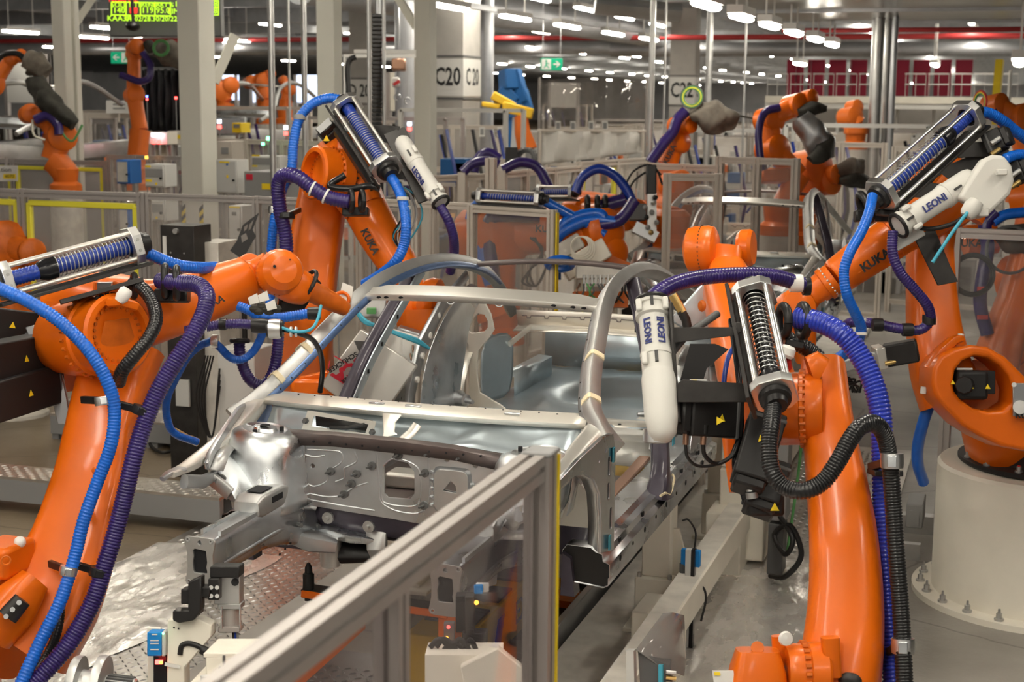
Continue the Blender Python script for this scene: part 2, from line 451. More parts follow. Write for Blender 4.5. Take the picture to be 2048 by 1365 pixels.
for a, b, nm in ((42, 62, 'topmost batten at the left edge of the picture, above the robot with the covered gripper'), (218, 54, 'lit batten directly under the left end of the green display'), (186, 73, 'lower lit batten just right of the leftmost cream columns'), (350, 68, 'lit batten under the green display, next to the wide cream column'), (476, 79, 'lit batten right of the wide cream column'), (1690-420, 111, 'small batten hanging right of the green exit sign')):
    lamp_at(PZ(a, b, 4.55), nm, 'battens of the left bay')
for x in (-14, -9.5, -1.2, 4.5):
    for k in range(0 if x < -5 else 4, 9): lamp_at((x, 15.5+k*3.7, 4.9), 'batten light added to brighten the hall, above the top edge of the picture', 'battens added to brighten the middle of the hall')  # extra rows added to brighten the far hall
# the far field of lamps
fl = MB().slot(0).boxb((-.1, -.75, 0), (.1, .75, .08)).slot(1).boxb((-.07, -.74, -.05), (.07, .74, 0)).build('distant_ceiling_light', ['white_plastic', 'lamp_far'])
tag(fl, 'small distant batten light under the roof far down the hall', 'ceiling light', 'distant battens down the hall')
n = 0
for i, x in enumerate(range(-40, 44, 7)):
    for j in range(21):
        y = 50+j*7.4+(i % 2)*2.5
        if n >= 285: break
        if i == 0 and j == 0: c = fl
        else: c = fl.copy(); COL.objects.link(c)
        c.location = (x+random.uniform(-.3, .3), y, 4.95+.25*(i % 3)); n += 1

# ---------------- pipes, ducts, soffit
def along_x(pxy0, y, name, label, cat, r, mt, x0=-45, x1=40):
    p = PY(pxy0[0], pxy0[1], y)
    return tag(MB().cyl((x0, y, p.z), (x1, y, p.z), r, n=10).build(name, mt), label, cat)
along_x((1000, 77), 42, 'water_pipe', 'red sprinkler pipe running right across the hall below the lamps', 'pipe', .075, 'pipe_red')
along_x((1800, 98), 46, 'duct', 'grey ventilation duct crossing behind the red pipe on the right', 'duct', .22, 'duct', -12, 30)
along_x((200, 98), 60, 'duct', 'grey ventilation duct crossing the left bay', 'duct', .28, 'duct', -45, -14)
# big duct along the top
tag(MB().loft([PZ(600, -30, 4.75), PZ(1040, 30, 4.75), PZ(1350, 78, 4.75)], .34, n=18).build('duct', 'duct'), 'large round silver duct running under the roof above the C20 column', 'duct')
tag(MB().loft([P(1190, 10, 26), P(1360, 26, 26)], [(.5, .16)]*2, n=18).build('duct', 'duct'), 'flat bluish duct end right of the battens on the long rail', 'duct')
zs = 4.12
sf = [PZ(1475, 15, zs), PZ(1640, 64, zs), PZ(2200, 66, zs), PZ(2200, -60, zs), PZ(1475, -60, zs)]
so = MB().boxb((-3.9, 9, 4.12), (14, 26.5, 4.3)).build('metal_soffit', 'soffit_metal')
so.location = (0, 0, 0); tag(so, 'dark reflective metal soffit hanging under the roof at top right', 'soffit')
for k in range(6):
    MB().boxb((-3.9, 9+3.3*k, 4.07), (14, 9.06+3.3*k, 4.12)).build('soffit_rib', 'steel_grey', so)
tag(MB().cyl((-3.9, 26.6, 4.02), (14, 26.6, 4.02), .04).build('water_pipe', 'pipe_red'), 'thin red pipe running along the far edge of the metal soffit', 'pipe')

# ---------------- columns
def column(px, d, w, label, mt='column_cream', z1=5.9, dep=None, base=None, stripes=False):
    p = P(px, 300, d); p.z = 0; dep = dep or w
    t = thing('column', label, 'column', p)
    MB().boxb((p.x-w/2, p.y-dep/2, 0), (p.x+w/2, p.y+dep/2, z1)).build('shaft', mt, t, bev=.012)
    MB().boxb((p.x-w/2-.12, p.y-dep/2-.12, 0), (p.x+w/2+.12, p.y+dep/2+.12, .03)).build('base_plate', 'steel_grey', t)
    return t, p
c1, p = column(398, 16.5, .27, 'broad cream steel column in front of the black curtain, warning tape at its foot', dep=.34)
w = .135
for k in range(11):   # black and yellow tape on two edges
    for sx in (-1, 1):
        z = .55+k*.1
        MB().prism([(0, 0), (.05, .05), (.05, .10), (0, .05)], (p.x+(w-.05 if sx > 0 else -w), p.y-.173, z), X_, Z_, (0, -.003, 0)).build('tape_stripe', 'black', c1)
        MB().prism([(0, 0), (.05, .05), (.05, .0), (0, -.05)], (p.x+(w-.05 if sx > 0 else -w), p.y-.173, z), X_, Z_, (0, -.002, 0)).build('tape_stripe', 'yellow', c1)
column(133, 21.5, .20, 'left half of the slim pair of cream columns at upper left')
column(156, 21.8, .13, 'thin right half of the slim pair of cream columns at upper left')
column(661, 19.5, .25, 'cream column right behind the raised spring unit of the second robot')
column(851, 20.5, .24, 'cream column left of the concrete pillar marked C20')
def brace(a, b, d, label, r=.06):
    tag(MB().beam(P(*a, d), P(*b, d), .1, .1).build('diagonal_brace', 'column_cream'), label, 'brace')
brace((150, 50), (196, -20), 21.8, 'diagonal steel brace rising from the slim column pair')
brace((428, 165), (470, 70), 16.6, 'diagonal brace rising right of the broad cream column')
brace((793, -10), (833, 55), 20.5, 'diagonal steel brace left of the cream column by C20')
# concrete pillars with bay marks
def pillar(px0, px1, px2, d, label, marks, y0, y1, h):
    a = P(px0, 300, d); a.z = 0
    wx = (px1-px0)/3000*d/CR.x
    c = P(px1, 300, d); c.z = 0
    x1 = a.x+wx; dep = (px2-px1)/3000*d/.36
    t = thing('concrete_pillar', label, 'pillar', ((a.x+x1)/2, a.y+dep/2, 0))
    MB().boxb((a.x, a.y, 0), (x1, a.y+dep, 5.9)).build('shaft', 'concrete_wall', t)
    zt = P(px0, y0, d).z; zb = P(px0, y1, d).z
    MB().boxb((a.x-.01, a.y-.012, zb), (x1+.012, a.y+dep, zt)).build('white_band', 'sign_white', t)
    for k, z in enumerate((zt+.03, zb-.06)):
        MB().boxb((a.x-.02, a.y-.02, z), (x1+.02, a.y+dep, z+.03)).build('edge_strip', 'grey_dark', t)
    text(marks[0], ((a.x+x1)/2, a.y-.016, (zt+zb)/2), X_, Z_, h, 'black_print', t, bold=.02, sx=.66)
    text(marks[1], (x1+.016, a.y+dep*.5, (zt+zb)/2), Y_, Z_, h*.95, 'black_print', t, bold=.02, sx=.8)
    return t
pillar(866, 926, 963, 28, 'grey concrete pillar with white band marked C20 in the centre background', ('C20', 'C 20'), 118, 192, .46)
pillar(1336, 1384, 1400, 44, 'grey concrete pillar with white band marked C22 behind the coiled hose', ('C22', 'C'), 155, 208, .6)
p20 = pillar(700, 742, 752, 44, 'distant pillar with white band marked D 20 behind the chain hoist', ('D 20', ''), 160, 205, .5)
# steel pipes standing beside the pillars
def pole(px, py0, d, r, label, mt='steel_matte', y1=-30):
    a = P(px, py0, d); b = V((a.x, a.y, min(5.9, P(px, y1, d).z)))
    tag(MB().cyl((a.x, a.y, 0), b, r, n=12).build('steel_pole', mt), label, 'pole')
pole(545, 240, 15, .033, 'thick galvanised pole left of the two thin ones in the middle background')
pole(580, 240, 17, .014, 'thin pole between the galvanised poles')
pole(610, 240, 16, .030, 'galvanised pole just left of the narrow cream column')
pole(739, 250, 15, .02, 'thin steel pole left of the black cable chain')
pole(769, 250, 15, .016, 'thin steel pole right of the black cable chain')
pole(1299, 350, 17, .035, 'steel pole rising left of the C22 pillar')
pole(1326, 300, 18, .012, 'thin steel rod right of the pole beside the C22 pillar')
pole(1416, 200, 20, .045, 'steel pole rising behind the coiled green hose')
pole(1488, 200, 20, .016, 'thin pole right of the covered robot on the right')
pole(1746, 300, 24, .10, 'left steel tube of the thick bundle under the soffit')
pole(1766, 300, 24.4, .06, 'middle steel tube of the thick bundle under the soffit')
pole(1779, 300, 23.6, .05, 'right bluish steel tube of the thick bundle under the soffit', 'duct')
pole(822, 210, 26, .28, 'fat silver duct dropping behind the cream column left of C20', 'duct', -30)
pole(972, 200, 31, .16, 'silver duct dropping right of the C20 pillar', 'duct')

# ---------------- floor of the station
def matarea(name, label, cat, x0, y0, x1, y1, z, mt, plates=True, th=.012, treads=False, px=1.0, py=1.5):
    t = thing(name, label, cat, ((x0+x1)/2, (y0+y1)/2, 0))
    nx = max(1, round((x1-x0)/px)); ny = max(1, round((y1-y0)/py)); dx = (x1-x0)/nx; dy = (y1-y0)/ny
    for i in range(nx):
        for j in range(ny):
            MB().boxb((x0+i*dx+.003, y0+j*dy+.003, z-th), (x0+(i+1)*dx-.003, y0+(j+1)*dy-.003, z)).build('plate', mt, t)
    return t
def treads(t, x0, y0, x1, y1, z, mt, s=.032, kind='stuff'):
    """raised lozenges of chequer plate, alternating direction, one mesh"""
    m = MB(); nx = int((x1-x0)/s); ny = int((y1-y0)/s); k = 0
    for i in range(nx):
        for j in range(ny):
            cx = x0+(i+.5)*s; cy = y0+(j+.5)*s; a = PI/4 if (i+j) % 2 else -PI/4
            ca, sa = math.cos(a)*s*.46, math.sin(a)*s*.46; wx, wy = -math.sin(a)*s*.13, math.cos(a)*s*.13
            o = len(m.v)
            m.v += [V((cx-ca, cy-sa, z)), V((cx+wx, cy+wy, z)), V((cx+ca, cy+sa, z)), V((cx-wx, cy-wy, z)), V((cx, cy, z+.006))]
            for q in range(4): m.addf((o+q, o+4, o+(q+1) % 4) if False else (o+(q+1) % 4, o+4, o+q))
    o = m.build('tread_pattern', mt, t, kind=kind); o.data.flip_normals(); return o
ch = matarea('chequer_plate_floor', 'foil covered chequer plate walkway left of the car body', 'floor plates', -4.95, 2.2, -3.66, 9.4, .014, 'chequer', px=1.3, py=1.8)
treads(ch, -4.9, 3.0, -3.68, 9.3, .0142, 'alu', .045)
def foil(name, label, x0, y0, x1, y1, z, edge, amp=.022, seed=1, nx=46, ny=110):
    random.seed(seed); rows = []
    from mathutils import noise
    for j in range(ny+1):
        row = []
        for i in range(nx+1):
            x = x0+(x1-x0)*i/nx; y = y0+(y1-y0)*j/ny
            e = edge(y, x0 if i < nx/2 else x1)*(1 if i in (0, nx) else 0)
            h = noise.noise(V((x*5+seed, y*2.2, 1)))*.6+abs(noise.noise(V((x*9+y*3, y*4+seed, 3))))*.8+noise.noise(V((x*22, y*14, 5)))*.25
            fade = min(1, min(i, nx-i)/3)
            row.append(V((x+e, y, z+max(0.001, (h+.35)*amp*fade))))
        rows.append(row)
    return tag(MB().grid(rows).build(name, 'foil', ang=60), label, 'foil')
foil('protective_foil', 'crumpled silvery foil sheet on the floor left of the car body', -5.0, 2.4, -4.15, 8.0, .018, lambda y, x: .05*math.sin(y*5))
foil('protective_foil', 'crumpled foil sheet on the floor between white girder and near right robot', -1.52, 4.2, -.75, 9.1, .018, lambda y, x: .03*math.sin(y*6), amp=.016, seed=5, nx=40)
ch2 = matarea('chequer_plate_floor', 'foil covered chequer plates right of the white conveyor girder', 'floor plates', -1.5, 4.0, -.62, 12.3, .014, 'chequer', px=.9, py=1.8)
treads(ch2, -1.48, 4.2, -.65, 12.2, .0142, 'alu', .05)
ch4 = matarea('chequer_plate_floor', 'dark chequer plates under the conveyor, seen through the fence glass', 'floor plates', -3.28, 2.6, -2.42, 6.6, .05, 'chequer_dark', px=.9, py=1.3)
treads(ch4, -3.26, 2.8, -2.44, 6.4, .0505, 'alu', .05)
# grey painted sleeper strips
t = thing('conveyor_bed', 'grey painted conveyor bed under the car body with brown edges', 'conveyor', (-2.35, 8, 0))
for a, b, mt, nm, z in ((-3.64, -3.30, 'concrete_wall', 'side_strip', .06), (-2.02, -1.55, 'cream_dirty', 'side_strip', .06), (-2.40, -2.34, 'steel_grey', 'guide_rail', .10), (-2.09, -2.05, 'steel_grey', 'guide_rail', .16)):
    MB().boxb((a, 2.2, 0), (b, 20, z)).build(nm, mt, t, bev=.004)
MB().boxb((-2.34, 2.2, 0), (-2.10, 26, .03)).build('pit_floor', 'black', t)
for k in range(24):
    MB().boxb((-2.34, 6.8+k*.42, .03), (-2.12, 6.98+k*.42, .07)).build('roller', 'orange_worn' if k % 5 == 2 else 'grey_dark', t)
# lift table beam with lettering
t = thing('lift_table', 'yellow-orange lift beam under the car body with blue lettering', 'lift table', (-2.42, 8.0, 0))
MB().boxb((-2.6, 6.3, .05), (-2.30, 12.5, .30)).build('beam', 'yellow_machine', t, bev=.006)
for k in range(9): MB().boxb((-2.58, 6.5+k*.35, .30), (-2.32, 6.72+k*.35, .312)).build('slot_plate', 'grey_dark', t)
text('EXPERT', (-2.298, 7.35, .17), Y_, Z_, .17, 'hose_darkblue', t, bold=.02)
MB().prism([(0, 0), (.10, 0), (.16, .14), (.06, .14)], (-2.298, 6.72, .10), Y_, Z_, (.003, 0, 0)).build('logo', 'hose_darkblue', t)

# white girder right of the conveyor
t = thing('conveyor_girder', 'long white painted steel girder along the right side of the conveyor', 'girder', (-1.42, 8, 0))
MB().boxb((-1.50, 4.6, .40), (-1.37, 13, .412)).boxb((-1.395, 4.6, .24), (-1.38, 13, .41)).build('angle_flange', 'cream_dirty', t)
MB().boxb((-1.385, 5.0, .26), (-1.368, 13, .413)).build('face_plate', 'cream', t, bev=.003)
for y in (4.9, 6.7, 8.55, 10.4, 12.2):
    MB().boxb((-1.60, y, 0), (-1.39, y+.30, .395)).build('upright', 'cream', t, bev=.008)
    MB().boxb((-1.66, y-.05, 0), (-1.30, y+.35, .02)).build('foot_plate', 'cream_dirty', t)
MB().boxb((-2.02, 4.6, .06), (-1.50, 13, .075)).build('deck_plate', 'cream_dirty', t)
for y in (5.45, 6.05, 6.55, 7.2):
    MB().boxb((-1.371, y, .29), (-1.372, y+.012, .38)).build('scratch_mark', 'grey_mid', t)
# body supports
def support(x, y, label, ztop=.82, sensor=False):
    t = thing('body_support', label, 'support block', (x, y, .075))
    m = MB().boxb((x-.16, y-.16, .075), (x+.16, y+.16, .10)).boxb((x-.11, y-.11, .10), (x+.09, y+.11, .36)).build('lower_block', 'cream', t, bev=.005)
    MB().boxb((x-.085, y-.07, .36), (x+.065, y+.09, ztop-.08)).build('upper_block', 'cream', t, bev=.005)
    MB().prism([(0, 0), (.09, 0), (.09, .03), (.03, .25), (0, .25)], (x+.065, y-.01, .36), X_, Z_, (0, .02, 0)).build('gusset', 'cream', t)
    MB().boxb((x-.06, y-.05, ztop-.08), (x+.05, y+.07, ztop-.01)).build('rest_pad', 'black', t, bev=.004)
    for a, b in ((-.09, -.09), (.07, -.09), (-.09, .09), (.07, .09)): MB().cyl((x+a, y+b, .36), (x+a, y+b, .385), .011, n=6).build('bolt', 'steel_matte', t)
    if sensor:
        MB().boxb((x+.13, y-.12, .45), (x+.23, y-.09, .54)).build('sensor', 'blue_sensor', t, bev=.005)
        MB().cyl((x+.14, y-.105, .36), (x+.14, y-.105, .46), .018, n=8).build('sensor_bracket', 'grey_dark', t)
        MB().pipe([(x+.14, y-.11, .34), (x+.24, y-.13, .36), (x+.27, y-.14, .30), (x+.25, y-.15, .18)], .006).build('sensor_cable', 'black', t)
    return t
support(-1.62, 7.42, 'white support block with blue sensor under the right sill of the car', .80, True)
support(-1.62, 9.2, 'white support block under the rear of the right sill', .84)
support(-3.1, 7.6, 'white support block under the left sill, hidden behind the front end', .84)

# fixture column behind (cream machine arm with grey duct)
t = thing('clamp_tower', 'cream clamp tower with grey cable duct standing beside the right sill', 'clamp tower', (-1.42, 8.9, 0))
MB().boxb((-1.56, 8.75, .06), (-1.28, 9.15, .62)).build('pedestal', 'cream', t, bev=.01)
MB().prism([(0, 0), (.26, 0), (.26, .10), (.12, .14), (.10, .62), (0, .62)], (-1.56, 8.78, .62), X_, Z_, (0, .16, 0)).build('bracket', 'cream', t, bev=.006)
MB().boxb((-1.24, 8.62, .36), (-1.14, 8.80, 1.02)).build('cable_duct', 'grey_mid', t, bev=.005)
MB().boxb((-1.24, 8.62, .03), (-1.15, 8.78, .34)).build('lower_duct', 'grey_dark', t, bev=.005)
MB().pipe([(-1.19, 8.65, .40), (-1.08, 8.5, .30), (-1.12, 8.5, .20), (-1.2, 8.6, .28), (-1.1, 8.55, .36), (-1.02, 8.45, .22), (-1.1, 8.4, .10), (-1.2, 8.5, .06)], .016).build('cable_loop', 'black', t)
MB().pipe([(-1.16, 8.8, .9), (-1.10, 8.85, .8), (-1.12, 8.9, .5), (-1.15, 8.8, .1)], .009).build('earth_cable', 'cable_green', t)

# grey light barrier post in front of the girder
t = thing('light_barrier', 'slim grey and black light barrier post in front of the white girder', 'light barrier', PZ(1378, 1290, .04))
b = wloc(t)
MB().boxb((b.x-.028, b.y-.02, .02), (b.x+.002, b.y+.02, .55)).build('housing', 'grey_box', t, bev=.003)
MB().boxb((b.x+.002, b.y-.022, .03), (b.x+.022, b.y+.02, .55)).build('lens_strip', 'black_gloss', t)
MB().pipe([b+V((.012, 0, .5)), b+V((.02, -.01, .6)), b+V((-.02, 0, .66)), b+V((-.06, .05, .64))], .005).build('cable', 'black', t)
MB().boxb((b.x-.03, b.y-.03, 0.0), (b.x+.03, b.y+.03, .03)).build('foot', 'steel_matte', t)

# shield box at lower centre right
t = thing('sensor_housing', 'steel box with electronics under a smoky bent plastic shield at the girder end', 'sensor housing', PZ(1310, 1320, .4))
def sp(x, y, d): return P(x, y, d)
d0 = 5.6
MB().grid([[sp(1272, 1300, d0), sp(1318, 1333, d0+.02), sp(1368, 1352, d0+.05)], [sp(1300, 1262, d0+.15), sp(1335, 1290, d0+.17), sp(1372, 1320, d0+.2)], [sp(1325, 1228, d0+.3), sp(1345, 1226, d0+.3), sp(1368, 1232, d0+.3)]]).build('shield', 'smoke_shield', t, thick=.004)
MB().hexa([sp(1282, 1400, d0), sp(1345, 1400, d0), sp(1345, 1400, d0+.25), sp(1300, 1400, d0+.25), sp(1276, 1303, d0+.02), sp(1340, 1332, d0+.02), sp(1345, 1300, d0+.25), sp(1300, 1270, d0+.25)]).build('case', 'grey_dark', t)
MB().beam(sp(1262, 1300, d0), sp(1264, 1400, d0), .03, .04).build('bracket', 'grey_box', t)
MB().beam(sp(1322, 1330, d0-.01), sp(1322, 1400, d0-.01), .016, .02).build('circuit_board', 'cable_teal', t)
for k in range(5): MB().cyl(sp(1332, 1345+k*11, d0), sp(1352, 1347+k*11, d0), .008, n=8).build('connector', 'brass' if k % 2 else 'steel_matte', t)
# raised steps left
def step(x0, y0, x1, y1, z, label):
    t = thing('chequer_step', label, 'step', ((x0+x1)/2, (y0+y1)/2, 0))
    n = max(1, round((x1-x0)/1.0)); dx = (x1-x0)/n
    for i in range(n): MB().boxb((x0+i*dx+.002, y0, z-.02), (x0+(i+1)*dx-.002, y1, z)).build('tread_plate', 'chequer', t)
    treads(t, x0, y0, x1, y1, z, 'chequer', .045)
    MB().boxb((x0, y0, z-.17), (x1, y0+.05, z-.02)).boxb((x0, y1-.05, z-.17), (x1, y1, z-.02)).build('side_beam', 'grey_mid', t)
    for i in range(n+1): MB().boxb((max(x0, x0+i*dx-.06), y0+.02, 0), (min(x1, x0+i*dx+.06), y1-.02, z-.17)).build('foot', 'grey_mid', t)
step(-7.2, 8.32, -4.72, 8.62, .25, 'long raised chequer plate step crossing behind the near left robot')
step(-7.4, 10.3, -4.6, 10.75, .22, 'chequer plate step along the foot of the left fence')
# ================================================================ car body in white
CXC = -2.35
def L(u, y, z): return V((CXC+u, y, z))
def make_car():
    car = thing('car_body', 'bare silver unpainted car body without doors in front, clamped between the orange robots', 'car body', (CXC, 7.3, .85))
    B = lambda m, n, mt, **k: m.build(n, mt, car, **k)
    # ---- side dependent parts
    for s in (-1, 1):
        l = lambda u, y, z: L(s*u, y, z)
        # crash plate with hourglass outline
        pl = [(-.058, -.095), (-.03, -.098), (.03, -.098), (.058, -.095), (.066, -.082), (.055, -.03), (.055, .03), (.066, .082), (.058, .095), (.0, .098), (-.058, .095), (-.066, .082), (-.055, .03), (-.055, -.03), (-.066, -.082)]
        ho = [(-.024, -.045), (.026, -.045), (.03, -.038), (.026, -.02), (.03, .0), (.026, .045), (-.022, .05), (-.03, .042), (-.026, .02), (-.031, .0), (-.03, -.036)]
        p = outline('crash_plate', pl, [ho]+[circ(a, b, .005, 8) for a in (-.05, .05) for b in (-.083, .083)]+[circ(0, .075, .009, 8)], l(.50, 4.87, 1.05), X_, Z_, .008, 'steel_matte', car, .0015)
        for a in (-.05, .05):
            for b in (-.083, .083): MB().torus(l(.5+a*s, 4.865, 1.05+b), Y_, .008, .002, 10, 5).build('bolt_ring', 'steel_bright', p)
        # longitudinal front rail
        MB().boxb(l(.5, 4.8755, 1.0)-V((.034, 0, 0)), l(.5, 4.877, 1.105)+V((.034, 0, 0))).build('rail_mouth_shade', 'hole_shade', p)  # dark plate before the closed rail end paints the shade of its inside
        pts = [l(.50, 4.88, 1.05), l(.50, 5.1, 1.055), l(.50, 5.3, 1.06), l(.49, 5.45, 1.05), l(.475, 5.62, 1.0), l(.46, 5.85, .93), l(.44, 6.05, .87), l(.43, 6.3, .84)]
        m = MB().loft(pts, [(.047, .082), (.05, .085), (.053, .088), (.055, .095), (.055, .09), (.05, .075), (.045, .06), (.04, .045)], n=20, e=5)
        r = B(m, 'front_rail', 'steel', ang=30)
        MB().loft([l(.447, 4.95, 1.02), l(.445, 5.2, 1.025), l(.44, 5.45, 1.03), l(.43, 5.62, .99)], [(.004, .010)]*4, n=8).loft([l(.553, 4.95, 1.02), l(.555, 5.3, 1.03), l(.55, 5.55, 1.0)], [(.004, .010)]*3, n=8).build('rail_bead', 'steel', r, kind='stuff')
        MB().boxb(l(.462, 4.95, 1.131)-V((.006, 0, 0)), l(.462, 5.24, 1.150)+V((.006, 0, 0))).boxb(l(.538, 4.95, 1.131)-V((.006, 0, 0)), l(.538, 5.24, 1.150)+V((.006, 0, 0))).build('top_flange', 'steel_bright', r)
        # raised bracket on the rail
        br = B(MB().loft([l(.50, 5.24, 1.16), l(.50, 5.27, 1.165), l(.50, 5.45, 1.17), l(.50, 5.5, 1.165)], [(.055, .03), (.062, .045), (.064, .045), (.06, .035)], n=20, e=7), 'engine_bracket', 'steel_matte')
        MB().boxb(l(.5, 5.30, 1.2155)-V((.035, 0, 0)), l(.5, 5.40, 1.217)+V((.035, 0, 0))).build('bracket_hole', 'hole_shade', br)
        for uu in (.436, .564):
            MB().boxb(l(uu, 5.34, 1.165)-V((.002, 0, 0)), l(uu, 5.43, 1.19)+V((.002, 0, 0))).build('bracket_hole', 'hole_shade', br)
        for (uu, yy, zz) in ((.434, 5.55, 1.02), (.432, 5.66, .96), (.432, 5.72, .97)):
            MB().cyl(l(uu, yy, zz), l(uu-.03, yy-.015, zz), .012, .010, 8).cyl(l(uu-.0, yy, zz), l(uu-.004, yy, zz), .02, n=10).build('weld_stud', 'grey_dark', r)
        for k in range(6): MB().cyl(l(.44, 5.40+k*.05, .955-.01*abs(k-2.5)), l(.436, 5.40+k*.05, .955-.01*abs(k-2.5)), .006, n=6).build('hole', 'hole_shade', r)
        # engine support bush and lower arm
        B(MB().lathe([(.03, -.14), (.042, -.135), (.05, -.02), (.06, 0), (.06, .015)], l(.36, 5.72, .93), n=20), 'subframe_mount', 'steel_matte')
        B(MB().loft([l(.46, 5.75, .93), l(.36, 5.74, .95), l(.24, 5.72, .935), l(.14, 5.73, .93)], [(.05, .022), (.06, .028), (.05, .022), (.035, .015)], n=14, e=4), 'lower_cross_arm', 'steel_bright')
        B(MB().loft([l(.47, 5.60, .95), l(.40, 5.62, .93), l(.30, 5.66, .91)], [(.05, .03), (.06, .04), (.04, .03)], n=12, e=4), 'gusset', 'steel_grey')
        # strut tower: dome, tapered wall blending to the rail
        rows = []
        prof = [(.0, 1.418, .0), (.045, 1.418, 0), (.052, 1.405, 0), (.085, 1.405, 0), (.095, 1.412, 0), (.135, 1.395, 0), (.155, 1.36, .0), (.16, 1.30, .1), (.165, 1.24, .25), (.17, 1.18, .5), (.175, 1.14, .8), (.18, 1.10, 1)]
        for (rr, z, k) in prof:
            row = []
            for i in range(33):
                a = 2*PI*i/32; ca, sa = math.cos(a), math.sin(a); e = 2+2*k
                x = math.copysign(abs(ca)**(2/e), ca); y = math.copysign(abs(sa)**(2/e), sa)
                row.append(l(.60-.05*k+x*rr*(1-.25*k)*(1 if x*1 > 0 else 1), 5.60+y*(rr+.04*k), z+.0*sa+.012*ca*min(1, rr/.1)))
            rows.append(row)
        tw = B(MB().grid(rows), 'strut_tower', 'steel_bright', thick=.003)
        MB().lathe([(.022, 0), (.022, .002)], l(.60, 5.60, 1.424), n=14).build('tower_hole', 'hole_shade', tw)
        for a in (40, 160, 280): MB().cyl(l(.6+.07*math.cos(a*PI/180), 5.6+.07*math.sin(a*PI/180), 1.40), l(.6+.07*math.cos(a*PI/180), 5.6+.07*math.sin(a*PI/180), 1.418), .01, n=8).build('tower_bolt_hole', 'hole_shade', tw)
        # wheel house liner sweeping from the tower forward and out
        rows = []
        for i in range(13):
            t = i/12
            row = []
            for j in range(11):
                v = j/10
                y = 5.30+.24*t+.02*math.sin(v*9)
                u = .74-.20*v-.06*math.sin(v*PI)*(1-t)-.05*t*(v)
                z = 1.33-.23*v-.05*v*(1-t)+.04*math.sin(t*PI)
                row.append(l(u, y, z))
            rows.append(row)
        wl = B(MB().grid(rows), 'wheelhouse_liner', 'steel_bright', thick=.003, sub=1)
        m = MB()
        for k in range(3): m.loft([l(.73-.05*k, 5.33+.02*k, 1.30-.03*k), l(.69-.05*k, 5.40+.02*k, 1.27-.03*k), l(.66-.05*k, 5.50, 1.24-.03*k)], [(.010, .006)]*3, n=8)
        m.build('liner_bead', 'steel', wl, kind='stuff')
        MB().lathe([(.03, 0), (.034, .004), (.02, .008)], l(.60, 5.33, 1.19), V((0, -1, .1)), 16).build('liner_disc', 'steel_grey', wl)
        MB().cyl(l(.655, 5.32, 1.25), l(.655, 5.28, 1.25), .012, n=10).cyl(l(.655, 5.322, 1.25), l(.655, 5.312, 1.25), .022, n=12).build('weld_stud', 'grey_dark', wl)
        MB().loft([l(.70, 5.30, 1.26), l(.65, 5.29, 1.235), l(.60, 5.29, 1.20)], [(.012, .03)]*3, n=10, e=4).build('liner_bracket', 'steel_matte', wl)
        # tower to firewall closing plate with studs
        cp = B(MB().grid([[l(.54, 5.60, 1.30), l(.50, 5.66, 1.32), l(.46, 5.68, 1.33)], [l(.55, 5.55, 1.15), l(.49, 5.62, 1.15), l(.45, 5.66, 1.15)], [l(.53, 5.55, 1.06), l(.48, 5.62, 1.04), l(.44, 5.66, 1.02)]]), 'closing_plate', 'steel', thick=.003, sub=1)
        for zz in (1.25, 1.17): MB().cyl(l(.47, 5.66, zz), l(.465, 5.61, zz), .012, .009, 8).cyl(l(.47, 5.66, zz), l(.469, 5.65, zz), .022, n=10).build('weld_stud', 'grey_dark', cp)
        MB().cyl(l(.56, 5.56, 1.25), l(.56, 5.50, 1.25), .014, .010, 8).cyl(l(.56, 5.56, 1.25), l(.56, 5.545, 1.25), .026, n=10).build('weld_stud', 'grey_dark', cp)
        B(MB().loft([l(.455, 5.66, 1.37), l(.452, 5.65, 1.2), l(.45, 5.64, 1.02)], [(.016, .012)]*3, n=10, e=4), 'corner_bead', 'steel_bright')
        # fender rail (shotgun) and its nose tip
        fr = B(MB().loft([l(.735, 5.06, 1.325), l(.74, 5.2, 1.325), l(.75, 5.45, 1.35), l(.765, 5.7, 1.40), l(.79, 5.88, 1.455)], [(.02, .012), (.034, .016), (.038, .03), (.045, .035), (.05, .03)], n=14, e=4), 'fender_rail', 'steel_pale')
        MB().loft([l(.75, 5.02, 1.315), l(.745, 5.06, 1.33), l(.735, 5.14, 1.33)], [(.012, .010), (.02, .008), (.03, .010)], n=10, e=3).loft([l(.70, 5.10, 1.29), l(.69, 5.22, 1.26), l(.68, 5.34, 1.27)], [(.02, .03), (.02, .03), (.01, .02)], n=8, e=3).build('rail_nose', 'steel_grey', fr)
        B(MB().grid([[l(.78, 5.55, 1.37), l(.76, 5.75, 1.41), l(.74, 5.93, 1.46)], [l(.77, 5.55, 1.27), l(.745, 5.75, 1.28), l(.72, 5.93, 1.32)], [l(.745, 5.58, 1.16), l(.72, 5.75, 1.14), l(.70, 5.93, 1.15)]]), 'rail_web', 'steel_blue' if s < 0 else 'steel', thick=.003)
        # side frame: A pillar, cant rail, C pillar in one sweep
        path = [l(.865, 5.80, 1.40), l(.80, 5.87, 1.47), l(.745, 5.94, 1.53), l(.70, 6.10, 1.62), l(.65, 6.38, 1.76), l(.605, 6.68, 1.88), l(.575, 7.0, 1.935), l(.56, 7.4, 1.945), l(.545, 7.8, 1.91), l(.55, 8.2, 1.83), l(.59, 8.6, 1.70), l(.66, 9.0, 1.54), l(.72, 9.3, 1.42)]
        sp = smooth_path(path, 4)
        rr = [(.028+.004*min(1, i/8), .030) for i in range(len(sp))]
        for i in range(4): rr[i] = (.05-.005*i, .045-.004*i)
        sf = B(MB().loft(sp, rr, up=V((s*.5, 0, .8)), n=20, e=9), 'side_frame', 'steel_matte', ang=26)
